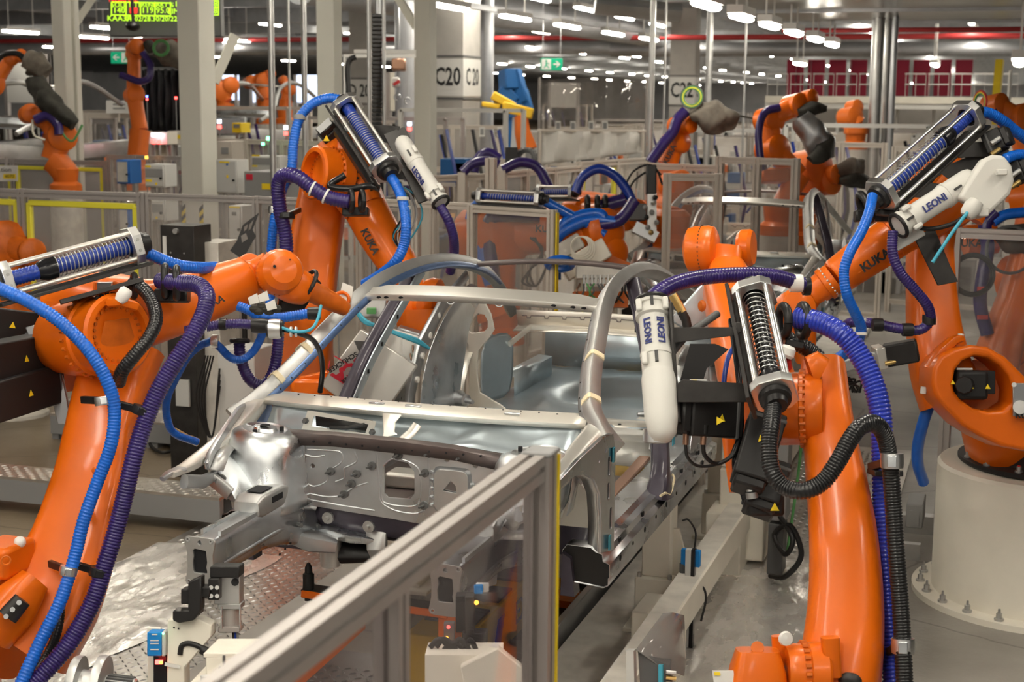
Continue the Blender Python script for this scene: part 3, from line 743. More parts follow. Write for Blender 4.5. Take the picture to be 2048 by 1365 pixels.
        ins = [p+V((-s*.035, 0, -.012)) for p in sp[5:40]]
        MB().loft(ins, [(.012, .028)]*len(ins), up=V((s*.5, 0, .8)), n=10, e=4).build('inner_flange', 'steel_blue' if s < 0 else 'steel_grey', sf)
        # little dark holes along the inner flange
        for k in range(3, 26, 2):
            c = ins[k]+V((-s*.012, -.004, -.004)); MB().ball(c, .0065, 6).build('hole', 'hole_shade', sf)
        for k in ((13, 9) if s < 0 else (14, 9)):
            c = sp[k]; d, sd, u = frame(sp[k+1]-sp[k], V((s*.5, 0, .8)))
            MB().loft([c-d*.014, c+d*.014], [(.037, .037)]*2, up=V((s*.5, 0, .8)), n=12, e=4).build('putty_tape', 'putty', sf)
        # B pillar
        bp = [l(.86, 6.74, .96), l(.865, 6.76, 1.05), l(.83, 6.88, 1.22), l(.76, 7.02, 1.48), l(.66, 7.18, 1.74), l(.59, 7.28, 1.91)]
        b2 = smooth_path(bp, 4); n2 = len(b2)
        rb = [(max(.05, .11-.012*i) if i < 5 else .05-.016*(i/n2), (.062-.004*i) if i < 5 else .044-.012*(i/n2)) for i in range(n2)]
        bo = B(MB().loft(b2, rb, up=V((s, 0, 0)), n=16, e=4), 'b_pillar', 'primer', ang=30)
        inn = [p+V((-s*.034, .01, 0)) for p in b2[3:]]
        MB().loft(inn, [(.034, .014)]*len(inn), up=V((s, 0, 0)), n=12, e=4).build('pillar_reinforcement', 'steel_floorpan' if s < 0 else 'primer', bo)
        for k in range(4, 15, 2): MB().box(inn[k]+V((-s*.0155, -.006, 0)), (.004, .016, .022)).build('slot', 'hole_shade', bo)
        if s > 0:
            pa = [l(.90, 6.60, 1.00), l(.91, 6.66, 1.00), l(.915, 6.73, .975), l(.915, 6.78, .985), l(.915, 6.83, 1.03), l(.90, 6.86, 1.04)]
            MB().loft(pa, .006, n=6).build('sealant_bead', 'putty', bo)
            MB().box(l(.905, 6.84, 1.22), (.004, .05, .06)).build('green_mark', 'cable_teal', bo)
        # sill: stepped open section
        sec = [(.70, .86), (.875, .845), (.895, .855), (.895, .885), (.90, .89), (.90, .945), (.872, .955), (.868, .985), (.84, .992), (.82, 1.008), (.72, 1.012), (.70, .985)]
        si = B(MB().grid([[l(a, y, z) for a, z in sec] for y in (5.68, 6.2, 6.8, 7.4, 8.0)], closed=True), 'sill', 'steel', thick=.003, ang=14)
        MB().prism([(a*.985+.012, z*.97+.028) for a, z in sec], V((0, 5.78, 0)) if False else V((CXC, 5.69, 0)), X_*s, Z_, (0, .01, 0)).build('sill_inside', 'black', si)
        MB().prism([(.70, .80), (.76, .80), (.74, .96), (.705, .98)], V((CXC, 5.66, 0)), X_*s, Z_, (0, .08, 0)).build('end_flange', 'primer', si)
        for k in range(10): MB().cyl(l(.899, 5.85+k*.22, .925), l(.904, 5.85+k*.22, .925), .009 if k % 2 else .013, n=8).build('hole', 'hole_shade', si)
        for k in range(5): MB().box(l(.872, 5.95+k*.42, .972), (.008, .03, .018)).build('hole', 'hole_shade', si)
        # side panel between fender rail and sill with the wheel arch, continuous with the hinge pillar
        A_ = l(.775 if s > 0 else .70, 5.30, 0); B_ = l(.878 if s > 0 else .80, 5.80, 0); ux_ = (B_-A_).normalized()
        arc = [(-.03, 1.30), (.05, 1.345), (.15, 1.362), (.24, 1.35), (.32, 1.31), (.37, 1.24), (.39, 1.12), (.39, .99)]
        h = outline('hinge_pillar', [(.51, .97), (.51, 1.38), (.485, 1.47), (.40, 1.47), (.2, 1.425), (.0, 1.365), (-.04, 1.33)]+arc,
                    [rrect(.44, 1.30, .46, 1.38, .008), rrect(.44, 1.20, .46, 1.27, .008), rrect(.465, 1.07, .485, 1.16, .008), circ(.42, 1.41, .009, 8), circ(.36, 1.38, .007, 8)], A_, ux_, Z_, .014, 'steel', car, .003)
        ar = [A_+ux_*a_+Z_*z_ for a_, z_ in arc]; inn_ = [q+V((-s*.055, .035, -.01)) for q in ar]
        MB().grid([ar, inn_]).build('arch_band', 'steel_matte', h, thick=.004)
        k_ = 0 if s > 0 else .075
        MB().grid([[l(.872-k_, 5.81, .99), l(.872-k_, 5.81, 1.2), l(.86-k_, 5.84, 1.38)], [l(.79, 5.86, .99), l(.79, 5.86, 1.2), l(.78, 5.9, 1.40)]]).build('pillar_rear_face', 'steel_pale', h, thick=.003)
        if s > 0: MB().box(l(.886, 5.77, 1.38), (.004, .03, .06)).box(l(.884, 5.74, 1.02), (.004, .03, .06)).build('green_mark', 'cable_teal', h)
        # wheel house rear: light panel with hole and dark primer below
        fp = outline('foot_panel', [(.44, 1.06), (.80, 1.06), (.79, 1.20), (.70, 1.28), (.46, 1.36)], [circ(.60, 1.14, .03, 16, .022)], V((CXC, 5.78, 0)), X_*s, Z_, .004, 'steel_pale', car)
        B(MB().loft([l(.62, 5.80, 1.06), l(.62, 5.78, .95), l(.62, 5.80, .84)], [(.20, .02), (.19, .05), (.18, .03)], up=Y_, n=16, e=4), 'footwell', 'primer')
        # rear quarter: stepped panel rising from the sill, inner wheel house, C post
        B(MB().grid([[l(.87, 7.32, 1.0), l(.88, 7.6, 1.0), l(.88, 8.0, .98)], [l(.86, 7.5, 1.08), l(.87, 7.7, 1.15), l(.87, 8.0, 1.2)], [l(.84, 7.62, 1.30), l(.84, 7.75, 1.32), l(.84, 8.0, 1.36)], [l(.80, 7.72, 1.42), l(.78, 8.1, 1.44), l(.74, 8.6, 1.46)]]), 'rear_quarter', 'steel', thick=.004, sub=1)
        rows = []
        for i in range(15):
            a = PI*i/14; rows.append([l(u, 8.45-.42*math.cos(a), 1.0+.40*math.sin(a)) for u in (.86, .78, .66, .60)])
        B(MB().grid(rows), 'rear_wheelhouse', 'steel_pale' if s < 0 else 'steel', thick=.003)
        B(MB().grid([[l(.64, 7.45, 1.05), l(.62, 7.6, 1.03), l(.58, 7.8, 1.0), l(.61, 8.0, 1.0)], [l(.66, 7.52, 1.25), l(.62, 7.66, 1.24), l(.62, 7.85, 1.22), l(.61, 8.05, 1.2)], [l(.66, 7.66, 1.45), l(.62, 7.78, 1.44), l(.62, 7.95, 1.42), l(.60, 8.12, 1.40)], [l(.63, 7.85, 1.62), l(.60, 7.95, 1.62), l(.60, 8.05, 1.60), l(.585, 8.14, 1.56)], [l(.59, 8.1, 1.76), l(.58, 8.15, 1.75), l(.56, 8.22, 1.72), l(.54, 8.28, 1.68)]]), 'wheelhouse_inner', 'steel_bright', thick=.003, sub=2)
        q = B(MB().loft([l(.68, 7.38, 1.02), l(.70, 7.48, 1.22), l(.70, 7.64, 1.45), l(.66, 7.84, 1.64), l(.60, 8.1, 1.80)], [(.04, .015), (.05, .018), (.055, .018), (.045, .015), (.03, .012)], up=V((s, 0, 0)), n=12, e=4), 'door_aperture_flange', 'steel_grey')
        for (y, z, u) in ((7.52, 1.28, .672), (7.6, 1.4, .673), (7.7, 1.5, .668), (7.8, 1.6, .655)): MB().cyl(l(u+.012, y, z), l(u-.004, y, z), .018, n=12).build('lightening_hole', 'white_plastic', q)
        # rear seat post: ring with hole, neck, flared foot
        z0, uy = 8.22, 0
        pl = [(.60, .99), (.38, .99), (.42, 1.02), (.555, 1.09), (.575, 1.2), (.57, 1.34), (.50, 1.42), (.47, 1.47), (.49, 1.56), (.53, 1.63), (.60, 1.64), (.65, 1.60), (.665, 1.52), (.66, 1.44), (.63, 1.37), (.625, 1.2), (.63, 1.08)]
        pl = [(a, b) for a, b in pl]
        ho = [(.53, 1.455), (.61, 1.44), (.63, 1.46), (.60, 1.53), (.57, 1.56), (.53, 1.555), (.51, 1.52), (.51, 1.48)]
        outline('bulkhead_post', pl, [ho], V((CXC, 8.22, 0)), X_*s, Z_, .012, 'steel_cream_reflection', car, .003)
        B(MB().grid([[l(.57, 8.24, 1.0), l(.53, 8.4, 1.0), l(.46, 8.55, 1.0)], [l(.57, 8.24, 1.25), l(.52, 8.42, 1.26), l(.46, 8.57, 1.25)], [l(.56, 8.24, 1.40), l(.50, 8.42, 1.44), l(.46, 8.56, 1.40)]]), 'seat_side_panel', 'steel_floorpan', thick=.003, sub=1)
        B(MB().grid([[l(.47, 8.6, 1.0), l(.47, 9.4, 1.0)], [l(.47, 8.6, 1.12), l(.47, 9.4, 1.12)], [l(.56, 8.6, 1.13), l(.56, 9.4, 1.13)]]), 'trunk_side_box', 'steel_floorpan', thick=.004)
        bs = B(MB().lathe([(.05, 0), (.05, .02), (.035, .04), (.035, .08), (.018, .085), (.012, .14)], l(.60, 7.95, 1.10), V((-s, -.6, 0)), 18), 'belt_mount', 'steel_grey')
        # seat cross rails and inner sill flange
        B(MB().loft([l(.70, 5.9, .99), l(.68, 6.6, 1.0), l(.66, 7.3, 1.0)], [(.03, .012)]*3, n=8, e=5), 'sill_flange', 'copper')
        for k in range(7): MB().cyl(l(.68, 5.95+k*.08, 1.012), l(.68, 5.95+k*.08, 1.016), .008, n=6).build('flange_hole', 'hole_shade', bpy.data.objects[car.children[-1].name])
        B(MB().boxb(V((min(CXC+s*.05, CXC+s*.70), 5.95, .86)), V((max(CXC+s*.05, CXC+s*.70), 7.4, .87))), 'floor_pan', 'primer_brown')
    # ---- centre parts
    fwp = [(-.53, 1.08), (-.1, 1.055), (.2, 1.035), (.47, 1.03), (.52, 1.2), (.46, 1.33), (.30, 1.365), (-.1, 1.385), (-.5, 1.37), (-.56, 1.30), (-.55, 1.15)]
    oct_ = [(-.07, 1.15), (-.055, 1.135), (.045, 1.135), (.065, 1.16), (.065, 1.255), (.035, 1.29), (-.045, 1.30), (-.07, 1.27)]
    oct_ = [(a-.005, b+.01) for a, b in oct_]
    tri = [(.195, 1.20), (.255, 1.195), (.25, 1.225), (.23, 1.245)]
    fw = outline('firewall', fwp, [oct_, tri, circ(-.455, 1.285, .019, 16), circ(-.407, 1.25, .010, 12), circ(.205, 1.33, .012, 10), circ(.33, 1.315, .012, 10)], V((CXC, 5.66, 0)), X_, Z_, .006, 'steel', car, .001)
    W = lambda pts, r=.0045: [L(a, 5.655, b) for a, b in pts]
    m = MB()
    for pts in (([(-.43, 1.32), (-.30, 1.325), (-.27, 1.315), (-.27, 1.28), (-.31, 1.25), (-.34, 1.24), (-.34, 1.19), (-.40, 1.16), (-.44, 1.175)]),
                ([(-.35, 1.30), (-.40, 1.29), (-.46, 1.30)]), ([(-.21, 1.33), (-.20, 1.29), (-.235, 1.265), (-.26, 1.25), (-.26, 1.21), (-.30, 1.19)]),
                ([(-.45, 1.10), (-.46, 1.13), (-.36, 1.12), (-.28, 1.13), (-.22, 1.17), (-.15, 1.20)]), ([(-.11, 1.33), (-.10, 1.2), (-.09, 1.12), (.0, 1.085), (.10, 1.10), (.13, 1.2), (.12, 1.33)]),
                ([(-.08, 1.28), (-.03, 1.315), (.05, 1.30), (.085, 1.26), (.085, 1.15), (.05, 1.115), (-.06, 1.115), (-.09, 1.15), (-.08, 1.28)]),
                ([(-.48, 1.105), (-.3, 1.09), (-.12, 1.08)]), ([(.42, 1.33), (.40, 1.2), (.41, 1.05)])):
        m.loft([V((p.x, 5.6575, p.z)) for p in smooth_path(W(pts), 4)], .0045, n=8)
    m.build('pressed_bead', 'steel', fw, kind='stuff')
    MB().loft([L(.23, 5.655, 1.20), L(.23, 5.64, 1.20)], [(.085, .10), (.075, .09)], up=Z_, n=24, e=7, caps=False).build('boss_rim', 'steel_grey', fw)
    outline('square_boss', rrect(.155, 1.11, .305, 1.29, .03), [tri], V((CXC, 5.64, 0)), X_, Z_, .003, 'steel_matte', fw, .002)
    for (a, b) in ((-.32, 1.235), (-.225, 1.19), (-.13, 1.275), (-.20, 1.235), (-.01, 1.33), (.11, 1.265), (.105, 1.125), (.13, 1.35), (.27, 1.345), (-.26, 1.14)):
        MB().cyl(L(a, 5.656, b), L(a, 5.645, b), .018, n=12).cyl(L(a, 5.65, b), L(a-.006, 5.61, b), .007, .005, 8).build('weld_stud', 'grey_dark', fw)
    for k in range(9): MB().loft([L(.135+.19*(k//5), 5.655, 1.13+.035*(k % 5)), L(.15+.16*(k//5), 5.645, 1.13+.035*(k % 5))], .008, n=6).build('rib', 'steel_bright', fw)
    # crossmember strip on the top edge of the firewall
    cm = B(MB().grid([[L(-.55, 5.64, 1.335), L(-.3, 5.63, 1.35), L(0, 5.625, 1.345), L(.25, 5.63, 1.335), L(.47, 5.65, 1.30)], [L(-.54, 5.63, 1.39), L(-.3, 5.62, 1.40), L(0, 5.615, 1.398), L(.25, 5.62, 1.385), L(.46, 5.64, 1.35)], [L(-.53, 5.66, 1.40), L(-.3, 5.65, 1.408), L(0, 5.645, 1.406), L(.25, 5.65, 1.395), L(.46, 5.67, 1.36)]]), 'firewall_crossmember', 'primer_brown', thick=.004, ang=18)
    for k in range(12): MB().cyl(L(-.46+.075*k, 5.628, 1.365), L(-.46+.075*k, 5.620, 1.365), .005, n=6).build('hole', 'hole_shade', cm)
    # dark lower firewall and tunnel
    B(MB().grid([[L(-.46, 5.69, 1.10), L(-.2, 5.675, 1.07), L(.1, 5.675, 1.05), L(.46, 5.69, 1.05)], [L(-.44, 5.72, .93), L(-.2, 5.70, .92), L(.05, 5.70, .93), L(.44, 5.72, .93)], [L(-.42, 5.95, .86), L(-.2, 5.9, .92), L(.1, 5.9, .92), L(.42, 5.95, .86)], [L(-.42, 6.3, .84), L(-.18, 6.3, .92), L(.12, 6.3, .92), L(.42, 6.3, .84)]]), 'lower_firewall', 'primer', thick=.004, sub=1)
    for a, b in ((-.35, 1.02), (-.16, 1.0)): MB().cyl(L(a, 5.70, b), L(a, 5.655, b), .012, .01, 8).cyl(L(a, 5.69, b), L(a, 5.675, b), .026, n=12).build('weld_stud', 'steel_matte', car)
    B(MB().loft([L(-.14, 5.72, .97), L(-.13, 5.70, .90), L(-.12, 5.72, .84), L(-.115, 5.76, .81)], [(.05, .012), (.045, .02), (.035, .02), (.02, .02)], up=Y_, n=12, e=4), 'tunnel_bracket', 'steel_matte')
    B(MB().loft([L(-.42, 5.9, .89), L(-.30, 5.82, .85), L(-.16, 5.86, .84)], [(.10, .05), (.12, .06), (.07, .04)], n=14), 'underbody_bulge', 'black')
    # scuttle (recess under the windscreen) and cowl band
    rows = []
    for i in range(25):
        u = -.70+1.42*i/24; w_ = .012*math.sin(u*22)+(.02 if abs(u-.28) < .06 else 0)
        rows.append([L(u, 5.67, 1.385-.02*(u > .3)*(u-.3)*4), L(u, 5.74, 1.375+w_*.5), L(u, 5.80, 1.385+w_), L(u, 5.83, 1.41+w_), L(u, 5.86, 1.44), L(u, 5.875, 1.465)])
    sc = B(MB().grid(rows), 'scuttle_panel', 'steel_floorpan', thick=.003)
    MB().grid([[L(-.46, 5.80, 1.45), L(-.44, 5.765, 1.40)], [L(-.19, 5.80, 1.435), L(-.20, 5.755, 1.40)]]).build('scuttle_opening', 'black', sc, thick=.004)
    outline('opening_frame', [(-.50, 1.385), (-.17, 1.375), (-.15, 1.445), (-.47, 1.47)], [[(-.455, 1.40), (-.20, 1.39), (-.185, 1.43), (-.44, 1.45)]], V((CXC, 5.745, 0)), X_, Z_, .004, 'steel_cream_reflection', sc)
    MB().loft([L(-.36, 5.735, 1.405), L(-.28, 5.73, 1.41), L(-.20, 5.735, 1.43)], .009, n=6).build('wiper_link', 'black', sc)
    for a, b in ((-.478, 1.425), (-.165, 1.40)): MB().cyl(L(a, 5.745, b), L(a, 5.72, b), .009, n=8).cyl(L(a, 5.742, b), L(a, 5.736, b), .014, n=8).build('weld_stud', 'grey_dark', sc)
    cb = []
    for i in range(25):
        u = -.76+1.5*i/24; y = 5.90-.05*(1-(u/.75)**2)
        cb.append([L(u, y-.03, 1.455), L(u, y-.035, 1.475), L(u, y, 1.492), L(u, y+.07, 1.498), L(u, y+.075, 1.48)])
    cw = B(MB().grid(cb), 'cowl_panel', 'steel_cream_reflection', thick=.004)
    MB().loft([L(-.1, 5.80, 1.47), L(-.1, 5.77, 1.44), L(-.095, 5.755, 1.40), L(-.09, 5.75, 1.385)], [(.045, .004), (.028, .004), (.025, .004), (.035, .004)], up=Y_, n=8, e=5).build('cowl_bracket', 'steel_cream_reflection', cw)
    MB().loft([L(.045, 5.73, 1.45), L(.03, 5.70, 1.42), L(.0, 5.67, 1.39)], [(.02, .004)]*3, up=Y_, n=8, e=3).build('cowl_strut', 'steel_pale', cw)
    for u in (-.20, -.03, .42): MB().box(L(u, 5.868, 1.497), (.07, .022, .01)).build('clip_plate', 'steel_bright', cw, bev=.003)
    for k in range(16): MB().cyl(L(-.6+.08*k, 5.92, 1.497), L(-.6+.08*k, 5.92, 1.5005), .004, n=6).build('hole', 'hole_shade', cw)
    # windscreen header
    hd = []
    for i in range(21):
        t = i/20; u = -.605+1.21*t; c = 1-(u/.6)**2; y = 6.66-.05*c; z = 1.885+.022*c
        st = .010 if abs(u) < .50 else 0
        hd.append([L(u, y-.05, z-.05), L(u, y-.045, z-.022), L(u, y-.01, z-.014+st), L(u, y+.03, z+.004+st), L(u, y+.06, z-.005)])
    h = B(MB().grid(hd), 'windscreen_header', 'steel_pale', thick=.005)
    for k, u in enumerate((-.5, -.46, -.38, .38, .47, .52)): MB().loft([L(u, 6.66-.05*(1-(u/.6)**2)-.052, 1.885+.022*(1-(u/.6)**2)-.036), L(u, 6.66-.05*(1-(u/.6)**2)-.046, 1.885+.022*(1-(u/.6)**2)-.034)], [(.013, .006)]*2, n=10).build('slot', 'hole_shade', h)
    for u in (-.12, .12): MB().torus(L(u, 6.57, 1.868), V((0, -1, .4)), .022, .003, 18, 6).build('pressed_ring', 'steel_bright', h)
    # rear header
    rh = []
    for i in range(21):
        u = -.54+1.08*i/20; c = 1-(u/.54)**2; y = 8.02+.08*c; z = 1.875+.03*c
        rh.append([L(u, y-.02, z-.02), L(u, y-.015, z), L(u, y+.03, z+.005), L(u, y+.035, z-.015)])
    B(MB().grid(rh), 'rear_header', 'primer_brown', thick=.004)
    # parcel shelf beam with castellated bead
    pb = B(MB().grid([[L(u, 8.78+.02*k, 1.52-.05*k-.02*abs(u)) for u in (-.52, -.3, 0, .3, .52)] for k in range(3)]+[[L(u, 8.72, 1.40-.02*abs(u)) for u in (-.52, -.3, 0, .3, .52)]]), 'parcel_shelf_beam', 'steel_cream_reflection', thick=.006)
    pts = []
    for k in range(9):
        u = -.48+.115*k; pts += [(u, 1.49), (u+.03, 1.49), (u+.035, 1.475), (u+.055, 1.475), (u+.06, 1.49)]
    MB().loft([L(a, 8.772, b-.02*abs(a)) for a, b in pts], .004, n=5).build('castellated_bead', 'primer_brown', pb)
    B(MB().loft([L(-.47, 8.5, 1.34), L(-.40, 8.7, 1.42), L(-.1, 8.80, 1.41), L(.3, 8.80, 1.40), L(.42, 8.7, 1.36), L(.47, 8.5, 1.30)], [(.012, .018)]*6, n=8, e=3), 'shelf_front_lip', 'steel_cream_reflection')
    # rear floor: seat pan, wheel well, trunk floor
    rows = []
    for j in range(17):
        y = 7.95+1.75*j/16; row = []
        for i in range(17):
            u = -.56+1.12*i/16
            r = math.hypot((u-.12)/.34, (y-8.95)/.42); z = 1.0-.10*max(0, min(1, (1.15-r)*4))
            z += .006*math.sin(u*30)*(j % 4 == 0)
            row.append(L(u, y, z))
        rows.append(row)
    rf = B(MB().grid(rows), 'trunk_floor', 'steel_floorpan', thick=.004, ang=60)
    B(MB().grid([[L(-.66, 7.95, .995), L(.66, 7.95, .995)], [L(-.66, 8.05, 1.01), L(.66, 8.05, 1.01)], [L(-.66, 8.16, 1.0), L(.66, 8.16, 1.0)]]), 'seat_crossmember', 'steel_cream_reflection', thick=.006)
    for k in range(7): MB().cyl(L(-.5+.17*k, 8.0, 1.008), L(-.5+.17*k, 8.0, 1.012), .01, n=8).build('hole', 'hole_shade', car)
    B(MB().grid([[L(-.62, 9.72, 1.0), L(.62, 9.72, 1.0)], [L(-.62, 9.74, 1.25), L(.62, 9.74, 1.25)], [L(-.6, 9.80, 1.28), L(.6, 9.80, 1.28)]]), 'rear_panel', 'steel_floorpan', thick=.004)
    B(MB().boxb(L(-.18, 6.0, .93), L(.18, 7.9, 1.02)), 'tunnel', 'primer_brown', bev=.04, bseg=3)
    B(MB().grid([[L(-.66, 7.5, .9), L(.66, 7.5, .9)], [L(-.62, 7.62, 1.0), L(.62, 7.62, 1.0)], [L(-.62, 7.95, 1.0), L(.62, 7.95, 1.0)]]), 'heel_board', 'steel_pale', thick=.004)
    B(MB().boxb(L(-.55, 6.75, .87), L(.55, 6.9, .95)), 'seat_crossmember', 'steel_pale', bev=.02, bseg=2)
    for s in (-1, 1):
        B(MB().loft([L(s*.5, 8.2, .88), L(s*.5, 9.0, .84), L(s*.5, 9.75, .88)], [(.05, .06)]*3, n=12, e=5), 'rear_rail', 'steel_grey')
    return car
car1 = make_car()
car2 = copy_tree(car1); car2.location = car1.location+V((0, 7.3, 0))
car2['label'] = 'second bare silver car body waiting farther back, behind the right robots'
# ================================================================ robots
def pp(*t): return [P(*q) for q in t]
def facing(a, b, at=None):
    a = V(a); b = V(b); ux = (b-a).normalized(); n = (CAM-(at or a)); n = (n-ux*n.dot(ux)).normalized(); return ux, n.cross(ux).normalized(), n
def label_text(body, a, b, h, mt, parent, lift=.0, name='lettering', bold=.03, flip=False):
    ux, uy, n = facing(a, b)
    if flip: uy = -uy; ux = ux
    return text(body, (V(a)+V(b))/2+n*lift, ux, uy, h, mt, parent, name=name, bold=bold)
def triangle(c, s, parent, ux=None, name='warning_triangle', lift=.004):
    c = V(c); a = ux or CR; u, v, n = facing(c, c+a)
    MB().prism([(-s, -s*.8), (s, -s*.8), (0, s)], c+n*lift, u, v, n*.002).build(name, 'yellow', parent)
def bolts(parent, c, ax, R, n, r=.008, h=.008, mt='orange_worn', a0=0, a1=2*PI):
    c = V(c); d, sd, u = frame(ax); m = MB()
    for i in range(n):
        a = a0+(a1-a0)*i/n; q = c+sd*(R*math.cos(a))+u*(R*math.sin(a)); m.cyl(q, q+d*h, r, n=6)
    return m.build('bolt_ring', mt, parent)
def hose(parent, path, r, mt='hose_blue', pitch=.014, n=12, name='cable_hose', depth=.12):
    return MB().hose(path, r, pitch, n, depth).build(name, mt, parent, ang=80)
def smooth_hose(parent, path, r, mt, n=10, name='cable'):
    return MB().loft(smooth_path(path, 8), r, n=n).build(name, mt, parent, ang=80)
def collar(parent, c, ax, r, w=.03, mt='black', name='hose_clamp', n=20):
    c = V(c); d = V(ax).normalized()
    return MB().lathe([(r*.9, -w/2), (r, -w/2), (r*1.04, -w*.2), (r*1.04, w*.2), (r, w/2), (r*.9, w/2)], c, d, n).build(name, mt, parent)
def donut(parent, c, ax, R, r, mt='black', name='hose_ring'):
    return MB().torus(c, ax, R, r, 24, 10).build(name, mt, parent, ang=80)
def clamp(parent, c, ax, r, mt='alu', arm=None, w=.035):
    o = collar(parent, c, ax, r, w, mt, 'pipe_clamp')
    if arm: MB().beam(c, arm, .02, .03).build('clamp_arm', 'black', o, bev=.003)
    d, s, u = frame(ax)
    t = (CAM-V(c)); t = (t-d*t.dot(d)).normalized()
    MB().box(V(c)+t*(r*1.05), (w*.8, r*.8, .012), d, None, t).build('clamp_latch', 'steel_bright' if mt == 'alu' else 'black_gloss', o, bev=.002)
    return o
def spring_unit(parent, A, B, side, W=.15, hosemt='hose_darkblue', frac=(.0, .72), ball=True, rodmt='alu_rod', coilmt='steel_matte', back=True, turns=22):
    """spring loaded hose retractor: two plates, four rods, coil, hose. side = direction of the black back rail"""
    A = V(A); B = V(B); d = (B-A).normalized(); n = V(side); n = (n-d*n.dot(d)).normalized(); s = d.cross(n)
    un = MB(); h = W/2
    if back: un.box((A+B)/2+n*(h+.012), ((B-A).length+.10, W*.75, .014), d, s, n)
    un.box((A+B)/2+n*(h+.003), ((B-A).length*.98, .03, .02), d, s, n)
    u = un.build('spring_unit', 'dark_plate', parent, bev=.002)
    for q in (A, B):
        pl = outline('end_plate', [(x*h, y*h) for x, y in ((-1, -.55), (-.65, -1), (.65, -1), (1, -.55), (1, .55), (.65, 1), (-.65, 1), (-1, .55))], [circ(0, 0, h*.62, 20)], q, s, n, .034, 'alu', u, .003)
        MB().torus(q, d, h*.66, .012, 24, 8).build('bush', 'black', pl)
        for a in (-.6, .6): MB().cyl(q+s*(h*.97)+n*(a*h*.5), q+s*(h*1.05)+n*(a*h*.5), .007, n=8).build('screw', 'steel_matte', pl)
    for a in (-1, 1):
        for b in (-1, 1):
            o = s*(a*h*.70)+n*(b*h*.70); MB().cyl(A+o, B+o, .0095, n=12).build('rod', rodmt, u)
    L_ = (B-A); p0 = A+L_*frac[0]; p1 = A+L_*frac[1]
    MB().hose([A, (A+B)/2, B], h*.42, .014, 14, .12).build('inner_hose', hosemt, u, ang=80)
    MB().coil(p0, p1, h*.56, .0022, turns, 5, 14).build('coil_spring', coilmt, u, ang=80)
    if ball: MB().lathe([(h*.45, -.03), (h*.6, -.025), (h*.62, .015), (h*.5, .04), (h*.42, .05)], p1 if frac[1] < .95 else p0, d if frac[1] < .95 else -d, 20).build('spring_stop', 'black_gloss', u)
    for q, e in ((A, -d), (B, d)): MB().lathe([(h*.5, .0), (h*.78, .01), (h*.74, .03), (h*.55, .035), (h*.5, .06)], q+e*.012, e, 24).build('bell_mouth', 'black', u)
    return u
def guide_unit(parent, A, B, side, r=.05, word=None, txt=None, D=True):
    """white hose guide: tube from A, D shaped housing towards B; side = where the D bulges"""
    A = V(A); B = V(B); d = (B-A).normalized(); s = V(side); s = (s-d*s.dot(d)).normalized(); n = d.cross(s); Ln = (B-A).length
    m = MB()
    pr = [(.0, 1.12), (.06, 1.12), (.07, 1.0), (.12, 1.0), (.13, 1.22), (.20, 1.22), (.215, 1.0), (.63, 1.0), (.64, 1.12), (.68, 1.12), (.69, 1.0), (1, .98)]
    m.lathe([(r*k, t*Ln) for t, k in pr], A, d, 24)
    u = m.build('hose_guide', 'unit_white', parent, ang=30)
    if D:
        poly = [(.55, -1.0), (.60, .3), (.66, 1.6), (.78, 2.4), (.93, 2.5), (1.06, 2.0), (1.14, 1.0), (1.16, .0), (1.12, -.7), (1.0, -1.05)]
        MB().prism([(a*Ln, b*r) for a, b in poly], A-n*(r*.62), d, s, n*(r*1.24)).build('guide_housing', 'unit_white', u, bev=.016, bseg=3)
        MB().box(A+d*Ln*.72+s*r*2.1+n*(r*.3), (.05, .03, r*1.2), d, s, n).build('lug', 'unit_white', u, bev=.004)
        MB().box(A+d*Ln*1.10+s*r*.6+n*(r*.3), (.04, .04, r*1.4), d, s, n).build('lug', 'unit_white', u, bev=.004)
    else:
        MB().lathe([(r*1.0, -.02), (r*1.06, .0), (r*1.06, Ln*.34), (r*.95, Ln*.40), (r*.6, Ln*.44), (r*.2, Ln*.455)], A+d*Ln*.62, d, 24).build('end_capsule', 'unit_white', u, ang=50)
    t = CAM-A; t = (t-d*t.dot(d)).normalized(); w = d.cross(t)
    for k, v_ in ((.12, .9), (.12, -.9), (.76, .8)): MB().box(A+d*Ln*k+t*r*1.02+w*r*v_, (.05, .022, .02), d, w, t).build('latch', 'unit_white', u, bev=.006, bseg=2)
    MB().box(A+d*Ln*.09+t*r*1.1, (.04, .012, .014), d, w, t).build('snap_hook', 'black', u)
    MB().box(A+d*Ln*.75+t*r*1.05, (.045, .012, .014), d, w, t).build('snap_hook', 'black', u)
    MB().torus(A, d, r*1.05, .010, 24, 8).build('rubber_ring', 'black', u)
    if word: 
        for off, flip in txt:
            q = A+d*Ln*off[0]; nn = (t+w*off[1]).normalized(); p_ = q+nn*(r*1.07)
            ux = -d*flip; text(word, p_, ux, nn.cross(ux), off[2], 'navy_print', u, bold=.03)
    return u
